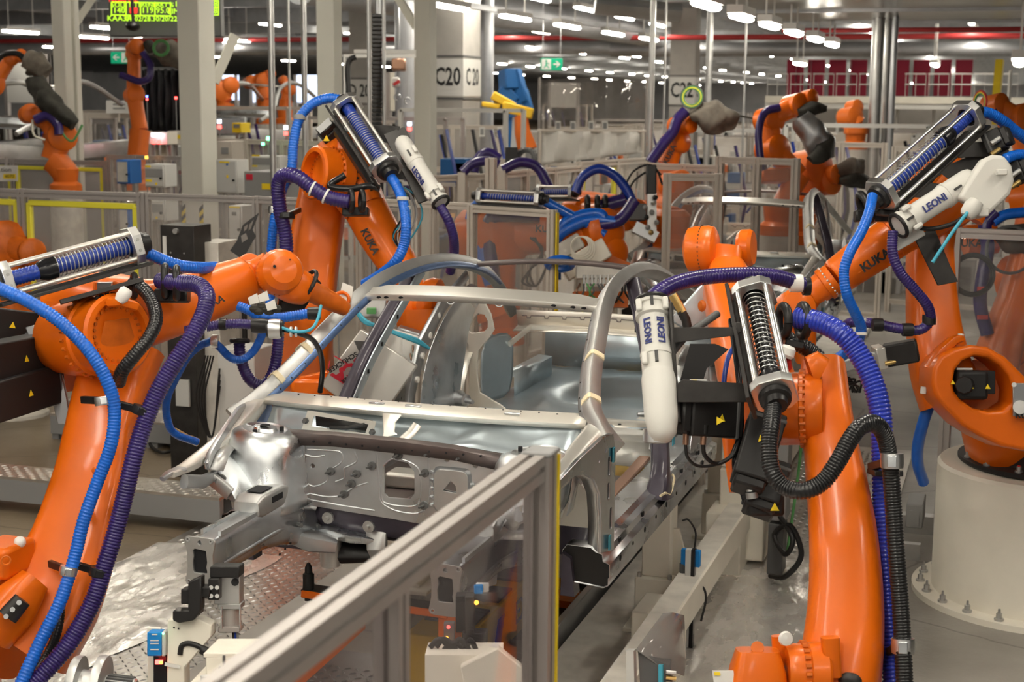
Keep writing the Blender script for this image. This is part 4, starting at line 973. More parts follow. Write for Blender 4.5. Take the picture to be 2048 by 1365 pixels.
def motor(parent, a, b, w, h, tri=True, up=Z_, plug=True):
    a = V(a); b = V(b); d = (b-a).normalized()
    m = MB().beam(a, b, w, h, up).build('motor', 'black_satin', parent, bev=.008, bseg=2)
    MB().beam(b-d*.004, b+d*.035, w*.86, h*.86, up).build('motor_cap', 'black', m, bev=.008)
    MB().beam(a+d*.02, a+d*.035, w*1.05, h*1.05, up).build('motor_flange', 'grey_dark', m, bev=.004)
    if tri:
        c = a.lerp(b, .45); d_, s, u = frame(b-a, up); t = (CAM-c)
        ss = s if s.dot(t) > 0 else -s
        if abs(ss.dot(t.normalized())) > .15:
            MB().prism([(-.014, -.012), (.014, -.012), (0, .015)], c+ss*(w/2+.002), d_ if ss == s else -d_, u, ss*.002).build('warning_triangle', 'yellow', m)
        uu = u if u.dot(t) > 0 else -u
        if abs(uu.dot(t.normalized())) > .3:
            MB().prism([(-.014, -.012), (.014, -.012), (0, .015)], c+uu*(h/2+.002)+d_*.03, s, d_, uu*.002).build('warning_triangle', 'yellow', m)
    if plug:
        t = (CAM-a); d_, s, u = frame(b-a, up)
        for k in (.62, .8):
            q = a.lerp(b, k)-u*(h/2); MB().cyl(q, q-u*.03, .016, n=10).cyl(q-u*.03, q-u*.06, .012, n=10).build('plug', 'brass' if k > .7 else 'steel_matte', m)
    return m
def arm(parent, name, pts, rs, up, e=4.5, n=24, mt='orange', crease=None, **k):
    sp = smooth_path(pts, 4); m = len(pts)-1; R = []
    for i in range(len(sp)):
        t = i/4; a = min(int(t), m-1); f = t-a; r0, r1 = rs[a], rs[a+1]; R.append((r0[0]*(1-f)+r1[0]*f, r0[1]*(1-f)+r1[1]*f))
    return MB().loft(sp, R, up=up, n=n, e=e).build(name, mt, parent, ang=40, **k)
def joint(parent, name, c, ax, prof, mt='orange', n=36): return MB().lathe(prof, c, ax, n).build(name, mt, parent, ang=32)

# ------------------------------------------------ near left robot (R1)
G = 'orange six-axis robots around the front car body'
d1 = 6.3
r1 = thing('industrial_robot', 'large orange robot at the left edge, blue and violet hoses running down its arm', 'robot', (-4.15, 4.9, 0), G)
vw = (CAM-P(200, 900, 6.3)).normalized()
a = arm(r1, 'link_arm', pp((250, 690, 6.55), (225, 770, 6.5), (200, 860, 6.4), (185, 950, 6.3), (150, 1080, 6.2), (100, 1200, 6.1), (40, 1290, 6.05)), [(.11, .17), (.10, .15), (.10, .14), (.11, .15), (.12, .17), (.13, .20), (.14, .22)], up=CR, e=4)
a2 = P(255, 960, 6.12)
for (x, y) in ((192, 942), (172, 1012)): MB().cyl(P(x, y, 6.10), P(x+6, y+2, 6.0), .018, n=14).cyl(P(x+6, y+2, 6.0), P(x+7, y+2, 5.985), .010, n=12).build('hose_boss', 'orange', a)
MB().loft(pp((70, 1160, 5.95), (30, 1210, 5.9), (-20, 1260, 5.9)), [(.05, .06), (.085, .09), (.09, .10)], n=20, e=3).build('shoulder_casting', 'orange', a)
MB().loft(pp((45, 1200, 5.80), (15, 1235, 5.78)), [(.03, .035), (.03, .04)], n=16, e=2.4).build('casting_pocket', 'dark_plate', a)
for k in range(3): MB().cyl(P(38-13*k, 1206+14*k, 5.74), P(38-13*k, 1206+14*k, 5.73), .010, n=8).build('bolt', 'steel_grey', a)
q = P(10, 1115, 6.0); MB().box(q, (.16, .20, .13), X_).build('shoulder_cover', 'orange', a, bev=.02, bseg=2); MB().torus(P(12, 1122, 5.86), P(12, 1122, 5.0)-P(12, 1122, 5.9), .017, .004, 16, 6).build('bolt_ring', 'orange_worn', a)
MB().ball(P(40, 1085, 5.98), .024).build('rubber_bumper', 'white_plastic', a)
joint(r1, 'shoulder_joint', P(-10, 1250, 6.35), CR*.8-CF*.3, [(.0, -.25), (.2, -.25), (.22, -.2), (.22, .1), (.0, .12)])
MB().lathe([(.26, 0), (.28, .02), (.28, .12), (.20, .22), (.24, .28), (.24, .50), (.18, .58)], (-4.15, 4.95, 0), Z_, 28).build('base_column', 'orange', r1)
# elbow: axis points to the right and towards the camera
ax1 = (CR*.75-CF*.62+CU*.05).normalized()
ce = P(237, 668, 6.25)
ej = joint(r1, 'elbow_joint', ce, ax1, [(.0, -.44), (.12, -.44), (.15, -.40), (.165, -.30), (.165, -.20), (.175, -.19), (.175, -.12), (.165, -.11), (.165, -.03), (.172, .0), (.160, .012), (.135, .012), (.128, -.012), (.0, -.012)])
bolts(ej, ce+ax1*-.010, ax1, .113, 26, .0075, .006)
MB().loft([ce+ax1*-.008+V((0, 0, z)) for z in (-.09, -.02, .06)], [(.07, .004), (.085, .004), (.06, .004)], up=ax1, n=16, e=2.4).build('cover_plate', 'orange_worn', ej)
cb = ce-ax1*.155
bolts(ej, cb, ax1, .176, 30, .009, .02)
for k in range(6):
    an = 1.2+.16*k; d_, s_, u_ = frame(ax1); MB().cyl(ce-ax1*.03+s_*(.168*math.cos(an))+u_*(.168*math.sin(an)), ce-ax1*.03+s_*(.176*math.cos(an))+u_*(.176*math.sin(an)), .009, n=10).build('bore', 'hole_shade', ej)
# casting between elbow and forearm
arm(r1, 'forearm_casting', pp((120, 640, 6.75), (190, 620, 6.7), (262, 628, 6.62), (320, 620, 6.62), (382, 602, 6.7)), [(.14, .13), (.19, .17), (.18, .165), (.14, .14), (.12, .125)], up=CU, e=3)
fa = arm(r1, 'forearm', pp((376, 604, 6.70), (386, 601, 6.7), (440, 579, 6.78), (492, 560, 6.85), (500, 556, 6.86)), [(.10, .10), (.122, .122), (.118, .118), (.106, .106), (.085, .085)], up=CU, e=2.0, n=28)
for f_ in (.25, .94): 
    c_ = P(376, 604, 6.70).lerp(P(500, 556, 6.86), f_); ax_ = P(500, 556, 6.86)-P(376, 604, 6.70); MB().torus(c_, ax_, .119 if f_ < .5 else .104, .003, 28, 6).build('seam', 'orange_worn', fa)
label_text('KUKA', P(395, 618, 6.52), P(445, 598, 6.58), .045, 'black_print', fa, .02)
arm(r1, 'wrist_neck', pp((496, 557, 6.86), (515, 548, 6.86), (540, 538, 6.86)), [(.085, .085), (.05, .07), (.06, .08)], up=CU, e=2.5)
axw = (CR*.35-CF*.9+CU*.1).normalized()
wj = joint(r1, 'wrist_joint', P(560, 545, 6.75), axw, [(.0, -.10), (.085, -.10), (.095, -.08), (.098, -.03), (.104, -.03), (.104, .02), (.098, .03), (.09, .055), (.06, .08), (.0, .088)])
bolts(wj, P(560, 545, 6.75)-axw*.005, axw, .105, 30, .004, .003, 'orange_worn')
MB().cyl(P(549, 533, 6.66), P(549, 533, 6.645), .007, n=10).cyl(P(580, 520, 6.68), P(580, 520, 6.66), .004, n=8).build('bore', 'hole_shade', wj)
joint(r1, 'wrist_side_disc', P(500, 533, 7.0), axw, [(0, -.03), (.055, -.03), (.062, 0), (.055, .03), (0, .035)])
arm(r1, 'hand', pp((568, 560, 6.80), (590, 572, 6.82), (608, 578, 6.85)), [(.085, .085), (.085, .085), (.075, .075)], up=CU, e=2.4)
MB().torus(P(612, 572, 6.85), P(640, 592, 6.9)-P(600, 566, 6.85), .078, .010, 28, 8).build('flange_ring', 'black', r1)
tool = arm(r1, 'tool_tube', pp((612, 578, 6.86), (640, 592, 6.9), (668, 606, 6.95), (690, 618, 7.0)), [(.05, .05), (.048, .048), (.044, .044), (.034, .034)], up=CU, e=2.2, mt='orange_worn')
MB().torus(P(683, 600, 7.0), CF, .035, .008, 18, 8).build('tool_ring', 'orange', tool)
MB().prism([(0, 0), (.07, .02), (.08, .12), (.03, .14)], P(672, 625, 7.02), CR, CU, CF*.01).build('tool_plate', 'steel_pale', tool)
MB().loft(pp((632, 560, 6.95), (600, 610, 6.9), (560, 612, 6.85)), [(.02, .03)]*3, n=10, e=4).build('cable_bracket', 'black', r1)
# rear motors
for (p0_, p1_, w_, h_) in (((90, 705, 6.55), (-60, 735, 6.1), .17, .14), ((104, 765, 6.55), (-60, 815, 6.05), .17, .14), ((88, 660, 6.75), (-80, 640, 6.5), .14, .12)):
    motor(r1, P(*p0_), P(*p1_), h_, w_, up=CU, plug=False)
MB().prism([(0, 0), (.11, .03), (.18, -.30), (.20, -.42), (.14, -.42), (.10, -.25)], P(50, 655, 6.5), CR, CU, CF*.02).build('motor_plate', 'steel_grey', r1, bev=.004)
arm(r1, 'motor_casting', pp((100, 700, 6.62), (150, 715, 6.6)), [(.13, .17), (.12, .16)], up=CU, e=4)
# spring unit on top
su = spring_unit(r1, P(265, 492, 6.35), P(8, 562, 6.05), -CU, W=.155, hosemt='hose_darkblue', frac=(.04, .66), turns=20)
MB().box(P(215, 590, 6.45), (.10, .10, .12), CR, None, CU).build('unit_foot', 'orange', r1, bev=.01)
MB().beam(P(285, 560, 6.3), P(120, 605, 6.2), .12, .02, CU).build('carrier_plate', 'dark_plate', r1, bev=.002)
MB().box(P(210, 572, 6.35), (.06, .03, .03), CR).build('carrier_block', 'steel_matte', r1)
# bumper
MB().lathe([(.0, 0), (.02, 0), (.028, .02), (.028, .05), (.02, .062), (0, .065)], P(238, 603, 6.12), (CR*.5+CU*.7), 18).build('rubber_bumper', 'white_plastic', r1)
MB().loft(pp((225, 605, 6.2), (245, 604, 6.15), (268, 612, 6.2)), [(.03, .02)]*3, n=12, e=3).build('bumper_horn', 'orange', r1)
# hose clamps on top
for (x, y, d_) in ((330, 562, 6.35), (353, 566, 6.3)): donut(r1, P(x, y, d_), (CR*.9+CF*.2), .062, .016)
MB().box(P(345, 592, 6.4), (.14, .09, .06), CR, None, CU).build('ring_carrier', 'black', r1, bev=.008)
donut(r1, P(268, 572, 6.3), CR+CF*.4, .045, .014)
hose(r1, pp((-60, 555, 5.95), (0, 578, 5.9), (60, 605, 5.88), (125, 648, 5.88), (180, 705, 5.88), (215, 765, 5.9), (229, 820, 5.92), (222, 890, 5.92), (195, 965, 5.92), (168, 1040, 5.9), (148, 1120, 5.88), (120, 1205, 5.84), (78, 1290, 5.8), (35, 1385, 5.75), (10, 1450, 5.75)), .0265, 'hose_blue', .013)
hose(r1, pp((320, 562, 6.35), (360, 566, 6.25), (395, 570, 6.2), (413, 590, 6.15), (408, 625, 6.1), (385, 672, 6.05), (350, 725, 6.02), (315, 785, 6.0), (288, 850, 5.98), (268, 915, 5.95), (250, 990, 5.95), (232, 1060, 5.95), (210, 1130, 5.93), (185, 1205, 5.9), (140, 1285, 5.85), (80, 1355, 5.8), (20, 1410, 5.75)), .036, 'hose_violet', .0125)
hose(r1, pp((262, 568, 6.3), (285, 578, 6.25), (305, 605, 6.2), (312, 640, 6.15), (298, 675, 6.12), (270, 710, 6.1), (245, 742, 6.12), (238, 765, 6.2)), .029, 'hose_black', .012)
hose(r1, pp((290, 505, 6.4), (320, 518, 6.45), (360, 532, 6.5), (400, 536, 6.6), (430, 535, 6.8)), .027, 'hose_blue', .013)
clamp(r1, P(207, 802, 5.92), (P(215, 765, 5.9)-P(226, 850, 5.9)), .034, 'alu', P(165, 800, 6.1))
clamp(r1, P(285, 822, 6.0), (P(300, 800, 6.0)-P(275, 870, 6.0)), .042, 'black', P(225, 806, 6.0))
clamp(r1, P(137, 1142, 5.87), (P(148, 1100, 5.9)-P(135, 1170, 5.9)), .034, 'alu', P(100, 1128, 6.0))
clamp(r1, P(200, 1145, 5.93), (P(215, 1100, 5.9)-P(200, 1170, 5.9)), .042, 'black', P(150, 1130, 5.95))
hose(r1, pp((125, 1180, 5.95), (115, 1260, 5.9), (95, 1310, 5.9), (60, 1360, 5.85)), .02, 'hose_black', .012)
# hose bundle in front of the wrist: one assembly
hb = r1
hose(hb, pp((370, 662, 6.5), (410, 655, 6.5), (440, 650, 6.5), (480, 648, 6.5), (530, 652, 6.5)), .022, 'hose_violet', .011)
for x in (412, 446): collar(hb, P(x, 655 if x < 420 else 649, 6.5), CR, .026, .014 if x < 420 else .03, 'white_plastic' if x < 420 else 'black', 'cable_tie')
MB().lathe([(.03, -.04), (.034, 0), (.026, .05)], P(522, 652, 6.5), CR, 18).build('hose_coupling', 'black', hb)
collar(hb, P(550, 658, 6.5), CR, .042, .05, 'alu')
MB().lathe([(.036, -.035), (.04, 0), (.036, .035)], P(550, 658, 6.5), CR, 18).build('hose_coupling', 'black', hb)
smooth_hose(hb, pp((565, 658, 6.5), (600, 668, 6.5), (625, 680, 6.55), (640, 705, 6.6), (645, 740, 6.7), (640, 785, 6.75)), .012, 'hose_black')
smooth_hose(hb, pp((560, 655, 6.48), (590, 664, 6.45), (620, 660, 6.45), (635, 640, 6.5), (642, 612, 6.6)), .007, 'cable_teal', 8)
for x in (582, 592): collar(hb, P(x, 664, 6.48), CR, .022, .008, 'white_plastic', 'cable_tie')
hose(hb, pp((475, 612, 6.6), (500, 622, 6.6), (520, 634, 6.6), (560, 636, 6.6), (590, 632, 6.6), (618, 627, 6.6)), .023, 'hose_blue', .011)
MB().lathe([(.028, 0), (.03, .05), (.026, .055)], P(616, 627, 6.6), CR, 16).build('hose_end', 'black', hb)
tape = MB(); random.seed(3)
for k in range(7): tape.ball(P(510+7*k, 618+5*math.sin(k*2.1), 6.45), .028, 8, (1, .8, .7))
tape.build('tape_wrapping', 'tarp_dark', hb)
for (x, y) in ((500, 610), (520, 605), (535, 622)): MB().prism([(0, 0), (.04, .01), (.03, .05), (-.01, .03)], P(x, y, 6.42), CR, CU, CF*.004).build('foil_strip', 'steel_pale', hb)
hose(hb, pp((478, 680, 6.9), (482, 720, 6.9), (500, 760, 6.9), (528, 770, 6.9), (548, 740, 6.9), (556, 690, 6.9), (558, 640, 6.9)), .027, 'hose_violet', .013)
donut(hb, P(480, 682, 6.88), CU, .036, .012)
hose(hb, pp((395, 885, 7.2), (350, 868, 7.1), (335, 840, 7.05), (334, 800, 7.0), (350, 760, 6.95), (375, 715, 6.9), (400, 692, 6.88), (425, 682, 6.85)), .019, 'hose_blue', .010)
hose(hb, pp((425, 682, 6.85), (440, 695, 6.85), (460, 715, 6.82), (482, 720, 6.8), (505, 705, 6.8), (520, 680, 6.78), (530, 655, 6.75)), .019, 'hose_blue', .010)
collar(hb, P(430, 683, 6.84), CR, .030, .03, 'alu')
MB().cyl(P(348, 862, 7.1), P(378, 878, 7.2), .016, n=10).cyl(P(378, 878, 7.2), P(397, 886, 7.22), .020, n=8).build('hose_fitting', 'brass', hb)

# ------------------------------------------------ second robot, behind the car on the left (R2)
B2 = PZ(590, 1030, 0)
r2 = thing('industrial_robot', 'orange robot standing upright behind the left side of the car, spring unit raised high', 'robot', (B2.x, B2.y, 0), G)
D = 8.9
MB().lathe([(.30, 0), (.32, .02), (.32, .05), (.26, .10), (.24, .55)], B2, Z_, 28).build('base_column', 'orange', r2)
MB().boxb((B2.x-.22, B2.y-.2, .5), (B2.x+.22, B2.y+.2, .85)).build('carousel', 'orange', r2, bev=.06, bseg=3)
arm(r2, 'link_arm', pp((652, 360, 9.2), (640, 430, 9.15), (625, 520, 9.1), (612, 620, 9.05), (605, 700, 9.2), (606, 780, 9.5), (600, 840, 9.7)), [(.12, .14), (.11, .15), (.11, .16), (.12, .17), (.13, .18), (.14, .2), (.16, .2)], up=CR, e=4)
ax2 = (CR*.80+CF*.60-CU*.05).normalized()
c2e = P(629, 346, 8.8)
ej = joint(r2, 'elbow_joint', c2e, -ax2, [(.0, -.36), (.12, -.36), (.15, -.32), (.155, -.2), (.165, -.19), (.165, -.12), (.155, -.11), (.158, -.03), (.162, .0), (.15, .012), (.125, .012), (.118, -.04), (.0, -.045)])
bolts(ej, c2e+ax2*.04, -ax2, .105, 26, .007, .006, 'orange_worn'); bolts(ej, c2e+ax2*.1, ax2, .162, 28, .008, .012, 'orange_worn'); bolts(ej, c2e+ax2*.19, ax2, .168, 28, .008, .012, 'dark_plate')
arm(r2, 'forearm_casting', pp((668, 300, 9.1), (690, 340, 9.0), (712, 385, 8.95), (735, 425, 8.9)), [(.10, .12), (.15, .15), (.15, .15), (.125, .13)], up=CF, e=3.2)
fa = arm(r2, 'forearm', pp((728, 412, 8.92), (755, 462, 8.85), (785, 510, 8.8), (812, 550, 8.75), (818, 558, 8.74)), [(.13, .13), (.128, .128), (.12, .12), (.10, .10), (.08, .08)], up=CF, e=2, n=28)
MB().torus(P(797, 530, 8.78), P(812, 550, 8.75)-P(728, 412, 8.92), .111, .004, 28, 6).build('seam', 'orange_worn', fa)
label_text('KUKA', P(728, 462, 8.73), P(752, 508, 8.7), .062, 'black_print', fa, .015)
arm(r2, 'wrist_neck', pp((812, 548, 8.75), (830, 580, 8.7), (845, 608, 8.65)), [(.08, .08), (.07, .07), (.09, .09)], up=CF, e=2.4)
hd = joint(r2, 'wrist_joint', P(838, 612, 8.6), (CR*.5-CF*.85), [(.0, -.14), (.12, -.14), (.125, -.05), (.125, .0), (.11, .02), (.06, .03), (.05, .06), (.0, .07)])
bolts(hd, P(838, 612, 8.6), (CR*.5-CF*.85), .10, 14, .008, .03)
arm(r2, 'hand', pp((835, 620, 8.6), (836, 650, 8.6), (838, 668, 8.6)), [(.13, .10), (.12, .10), (.10, .09)], up=CF, e=3)
joint(r2, 'wrist_disc', P(868, 590, 8.7), (CR*.9-CF*.3), [(0, -.04), (.09, -.04), (.10, 0), (.09, .04), (0, .045)])
# tool: glue gun with white casing
tl = MB().prism([(0, 0), (.22, .30), (.52, .10), (.30, -.22)], P(640, 770, 8.05), CR, CU, CF*.12).build('glue_tool', 'steel_pale', r2, bev=.006)
label_text('SCA', P(714, 730, 8.03), P(680, 752, 8.03), .10, 'red_print', tl, .004, bold=.05)
label_text('SCHUCKER', P(706, 712, 8.03), P(664, 738, 8.03), .036, 'black_print', tl, .004)
label_text('SCHUCKER', P(722, 742, 8.03), P(694, 758, 8.03), .03, 'black_print', tl, .004)
m_ = MB()
for a_, b_ in (((668, 712), (708, 736)), ((660, 722), (655, 745))): m_.beam(P(*a_, 8.03), P(*b_, 8.03), .006, .003, CF)
m_.build('print_line', 'red_print', tl)
MB().boxb(P(724, 694, 8.04)-V((.05, .0, .03)), P(724, 694, 8.04)+V((.05, .004, .03))).build('warning_print', 'grey_dark', tl)
MB().beam(P(668, 790, 8.15), P(640, 760, 8.15), .03, .03).beam(P(600, 765, 8.3), P(690, 745, 8.3), .05, .06).build('tool_frame', 'orange', tl, bev=.006)
MB().box(P(640, 780, 8.3), (.30, .16, .12), CR, None, CU).build('tool_base', 'orange', r2, bev=.02)
MB().box(P(680, 797, 8.3), (.35, .2, .05), CR, None, CU).build('tool_foot', 'black', r2, bev=.01)
cb2 = MB().prism([(0, 0), (.0, .20), (.20, .14), (.22, -.05)], P(770, 725, 8.35), CR, CU, CF*.08).build('control_box', 'white_plastic', r2, bev=.006)
MB().prism([(0, 0), (.0, .16), (.07, .14), (.07, -.02)], P(805, 730, 8.34), CR, CU, CF*-.008).build('box_lid', 'sign_white', cb2)
random.seed(11)
for k in range(8):
    x, y = 825+random.uniform(-8, 12), 700+random.uniform(-15, 30)
    smooth_hose(cb2, pp((x, y, 8.33), (x+random.uniform(-8, 8), y+12, 8.3), (x+random.uniform(-10, 10), y+24, 8.33)), .005, random.choice(['copper', 'cable_green', 'brass', 'steel_bright']), 6, 'wire')
MB().beam(P(795, 660, 8.45), P(862, 680, 8.45), .10, .05).build('tool_changer', 'steel_grey', r2, bev=.008)
for k in range(8): MB().ball(P(725+7*k, 640+3.5*k, 8.2), .016, 8).build('valve', ('steel_bright', 'black', 'grey_box')[k % 3], r2)
for k in range(3): smooth_hose(r2, pp((712, 618+3*k, 8.15), (730, 640+3*k, 8.12), (760, 655, 8.1), (800, 668+2*k, 8.1), (835, 680+3*k, 8.15), (858, 697, 8.2)), .009, 'cable_teal', 8)
MB().box(P(745, 615, 8.3), (.16, .1, .12), CR, None, CU).box(P(735, 600, 8.35), (.1, .1, .06), CR, None, CU).build('valve_block', 'steel_matte', r2, bev=.01)
MB().box(P(743, 622, 8.2), (.05, .04, .03), CR).build('green_connector', 'cable_green', r2)
# motor and spring unit
motor(r2, P(690, 300, 9.1), P(655, 260, 9.0), .13, .13, up=CF, plug=False); triangle(P(653, 277, 8.9), .02, r2)
MB().box(P(690, 290, 8.9), (.10, .12, .14), CR, None, CU).build('unit_foot', 'orange', r2, bev=.015)
spring_unit(r2, P(694, 215, 8.75), P(772, 335, 8.45), -CR+CF*.2-CU*.3, W=.17, hosemt='hose_darkblue', frac=(.18, .98), ball=False, turns=24)
MB().beam(P(735, 266, 8.75), P(798, 270, 8.7), .012, .10, CU).beam(P(788, 262, 8.7), P(858, 400, 8.5), .012, .13, CR).beam(P(775, 342, 8.6), P(838, 346, 8.6), .012, .09, CU).build('carrier_plate', 'dark_plate', r2, bev=.002, kind='stuff')
MB().beam(P(672, 262, 8.8), P(745, 375, 8.6), .06, .03, CR).build('carrier_rail', 'dark_plate', r2)
guide_unit(r2, P(882, 405, 8.35), P(805, 285, 8.55), CU*.2+CF, .047, 'LEONI', [((.43, -.70, .044), 1)], D=False)
smooth_hose(r2, pp((690, 350, 8.6), (660, 372, 8.6), (700, 378, 8.55), (740, 372, 8.5), (760, 378, 8.5)), .02, 'hose_black')
for x in (702, 724): donut(r2, P(x, 402, 8.5), CR+CF*.3, .055, .014)
MB().box(P(712, 424, 8.6), (.15, .1, .05), CR, None, CU).build('ring_carrier', 'black', r2, bev=.006)
hose(r2, pp((700, 404, 8.5), (660, 396, 8.5), (625, 376, 8.5), (595, 354, 8.5), (570, 350, 8.55), (557, 368, 8.6), (560, 420, 8.65), (572, 480, 8.7), (572, 560, 8.75), (570, 640, 8.8)), .042, 'hose_violet', .018)
for x, y in ((625, 378), (652, 393)): collar(r2, P(x, y, 8.5), CR+CU*-.5, .045, .012, 'white_plastic', 'cable_tie')
hose(r2, pp((684, 200, 8.8), (655, 197, 8.8), (622, 210, 8.8), (598, 240, 8.8), (587, 290, 8.8), (583, 340, 8.8), (565, 380, 8.85), (549, 440, 8.85), (542, 520, 8.9), (540, 620, 8.9)), .030, 'hose_blue', .016)
for (x, y) in ((600, 235), (583, 360)): collar(r2, P(x, y, 8.8), CU, .033, .03, 'grey_mid', 'tape_band')
hose(r2, pp((774, 345, 8.45), (792, 370, 8.4), (806, 405, 8.35), (812, 450, 8.3), (808, 490, 8.3), (790, 525, 8.3), (760, 550, 8.4), (730, 568, 8.5)), .030, 'hose_blue', .014)
for (x, y) in ((806, 398), (810, 416)): collar(r2, P(x, y, 8.35), CU, .033, .02, 'grey_box', 'tape_band')
hose(r2, pp((880, 412, 8.35), (896, 440, 8.35), (907, 475, 8.4), (908, 510, 8.5), (900, 545, 8.6)), .028, 'hose_violet', .014)
clamp(r2, P(572, 432, 8.66), CU, .05, 'black', P(600, 420, 9.0)); collar(r2, P(549, 420, 8.85), CU, .035, .04, 'alu')
random.seed(5)
for k in range(12):
    x = 800+random.uniform(0, 32)
    smooth_hose(r2, pp((790+random.uniform(-12, 12), 370, 8.6), (x, 390, 8.6), (x+random.uniform(0, 15), 430, 8.62), (x-10+random.uniform(-8, 8), 470, 8.65), (800, 500, 8.7)), .006, random.choice(['black', 'grey_box', 'cable_teal', 'cable_green', 'black', 'grey_mid']), 6)

# ------------------------------------------------ near right robot (R3)
r3 = thing('industrial_robot', 'large orange robot in the right foreground, its curved arm rising from the bottom edge', 'robot', (-.62, 5.1, 0), G)
MB().lathe([(.30, 0), (.32, .02), (.32, .10), (.24, .20), (.26, .26), (.26, .46), (.20, .52)], (-.62, 5.2, 0), Z_, 28).build('base_column', 'orange', r3)
la = arm(r3, 'link_arm', pp((1648, 745, 5.75), (1650, 820, 5.65), (1662, 900, 5.55), (1676, 990, 5.45), (1688, 1090, 5.35), (1692, 1200, 5.28), (1686, 1300, 5.22), (1672, 1400, 5.18), (1660, 1500, 5.15)), [(.085, .12), (.10, .13), (.10, .14), (.112, .15), (.122, .16), (.130, .17), (.138, .18), (.145, .19), (.15, .2)], up=CF*1.0+CR*.25, e=3.4)
for y_, x_ in ((1082, 1758), (1162, 1762)): MB().cyl(P(x_, y_, 5.35), P(x_+12, y_, 5.33), .012, n=10).build('hose_boss', 'orange', la)
ax3 = (CR*.97-CF*.22+CU*.02).normalized(); c3 = P(1590, 818, 5.55)
ej = joint(r3, 'elbow_joint', c3, ax3, [(0, -.12), (.12, -.12), (.135, -.10), (.135, .015), (.143, .02), (.143, .032), (.13, .035), (.13, .08), (.12, .1), (0, .1)])
bolts(ej, c3+ax3*.018, ax3, .138, 30, .0085, .022)
MB().loft(pp((1618, 740, 5.5), (1632, 735, 5.5), (1645, 742, 5.5)), [(.03, .05), (.035, .06), (.03, .05)], up=CU, n=14, e=3).build('lifting_lug', 'orange', la)
MB().lathe([(0, 0), (.022, 0), (.03, .01), (.03, .035), (.022, .045), (0, .048)], P(1570, 716, 5.45), (CU*.9+CR*.3), 18).build('rubber_bumper', 'white_plastic', r3)
MB().cyl(P(1572, 735, 5.5), P(1570, 718, 5.46), .022, n=12).build('bumper_stem', 'red', r3)
arm(r3, 'forearm', pp((1540, 860, 5.75), (1520, 790, 5.85), (1500, 720, 6.05), (1478, 650, 6.3), (1460, 585, 6.55), (1455, 545, 6.7)), [(.13, .14), (.15, .15), (.14, .14), (.125, .125), (.118, .118), (.085, .085)], up=CR, e=2.6)
arm(r3, 'forearm_lower_cover', pp((1476, 700, 5.95), (1472, 780, 5.9), (1470, 880, 5.85), (1474, 985, 5.8)), [(.03, .05), (.03, .06), (.028, .05), (.015, .03)], up=CR, e=3)
MB().lathe([(0, 0), (.022, 0), (.026, .008), (.02, .016), (0, .017)], P(1407, 612, 6.25), -CR-CF*.4, 16).build('oil_plug', 'orange_worn', r3)
arm(r3, 'wrist_neck', pp((1452, 560, 6.65), (1452, 530, 6.72), (1454, 495, 6.75)), [(.09, .09), (.05, .07), (.04, .07)], up=CR, e=2.4)
axd = (CR*.93-CF*.35).normalized()
wd = joint(r3, 'wrist_joint', P(1405, 499, 6.75), axd, [(.0, -.075), (.07, -.075), (.098, -.06), (.105, -.03), (.107, .03), (.103, .04), (.100, .055), (.08, .065), (0, .065)])
bolts(wd, P(1405, 499, 6.75)+axd*.0, axd, .107, 34, .0045, .003, 'dark_plate')
joint(r3, 'wrist_side_disc', P(1492, 496, 6.8), axd, [(0, -.035), (.07, -.035), (.083, -.02), (.085, .02), (.075, .035), (0, .037)])
# lower joint at the foot
lj = joint(r3, 'shoulder_joint', P(1590, 1345, 5.05), CR, [(0, -.03), (.085, -.03), (.095, .0), (.095, .04), (.10, .045), (.10, .10), (.09, .11), (.0, .11)])
bolts(lj, P(1590, 1345, 5.05)+CR*.02, CR, .098, 22, .009, .018)
MB().loft(pp((1515, 1300, 5.05), (1515, 1340, 5.05), (1512, 1420, 5.05)), [(.055, .07), (.075, .09), (.09, .11)], up=CR, n=20, e=5).build('motor_cover', 'orange', r3)
MB().cyl(P(1515, 1298, 5.03), P(1515, 1296, 5.02), .022, n=18).build('cover_boss', 'orange_worn', r3)
MB().loft(pp((1560, 1272, 5.1), (1562, 1300, 5.1), (1560, 1330, 5.1)), [(.026, .03), (.02, .03), (.022, .03)], up=CR, n=14, e=3).build('bumper_horn', 'orange', r3)
MB().lathe([(0, 0), (.02, 0), (.025, .008), (.022, .02), (0, .024)], P(1569, 1277, 5.02), -CF+CR*.2, 20).build('rubber_bumper', 'white_plastic', r3)
MB().loft(pp((1660, 1275, 5.0), (1662, 1310, 5.0), (1658, 1345, 5.02)), [(.03, .03), (.025, .03), (.04, .04)], up=CR, n=14, e=4).build('stop_horn', 'orange', r3)
MB().ball(P(1700, 1362, 5.0), .04, 14, (1, .5, .7)).build('casting_pocket', 'dark_plate', r3)
MB().prism([(0, 0), (.07, 0), (.075, -.06), (.005, -.06)], P(1425, 1343, 5.0), CR, CU*.9+CF*.2, CF*.01).build('rating_plate', 'sign_white', r3)
MB().prism([(0, 0), (.02, 0), (.021, -.012), (.001, -.012)], P(1428, 1345, 4.995), CR, CU*.9+CF*.2, CF*-.001).build('yellow_mark', 'yellow', r3)
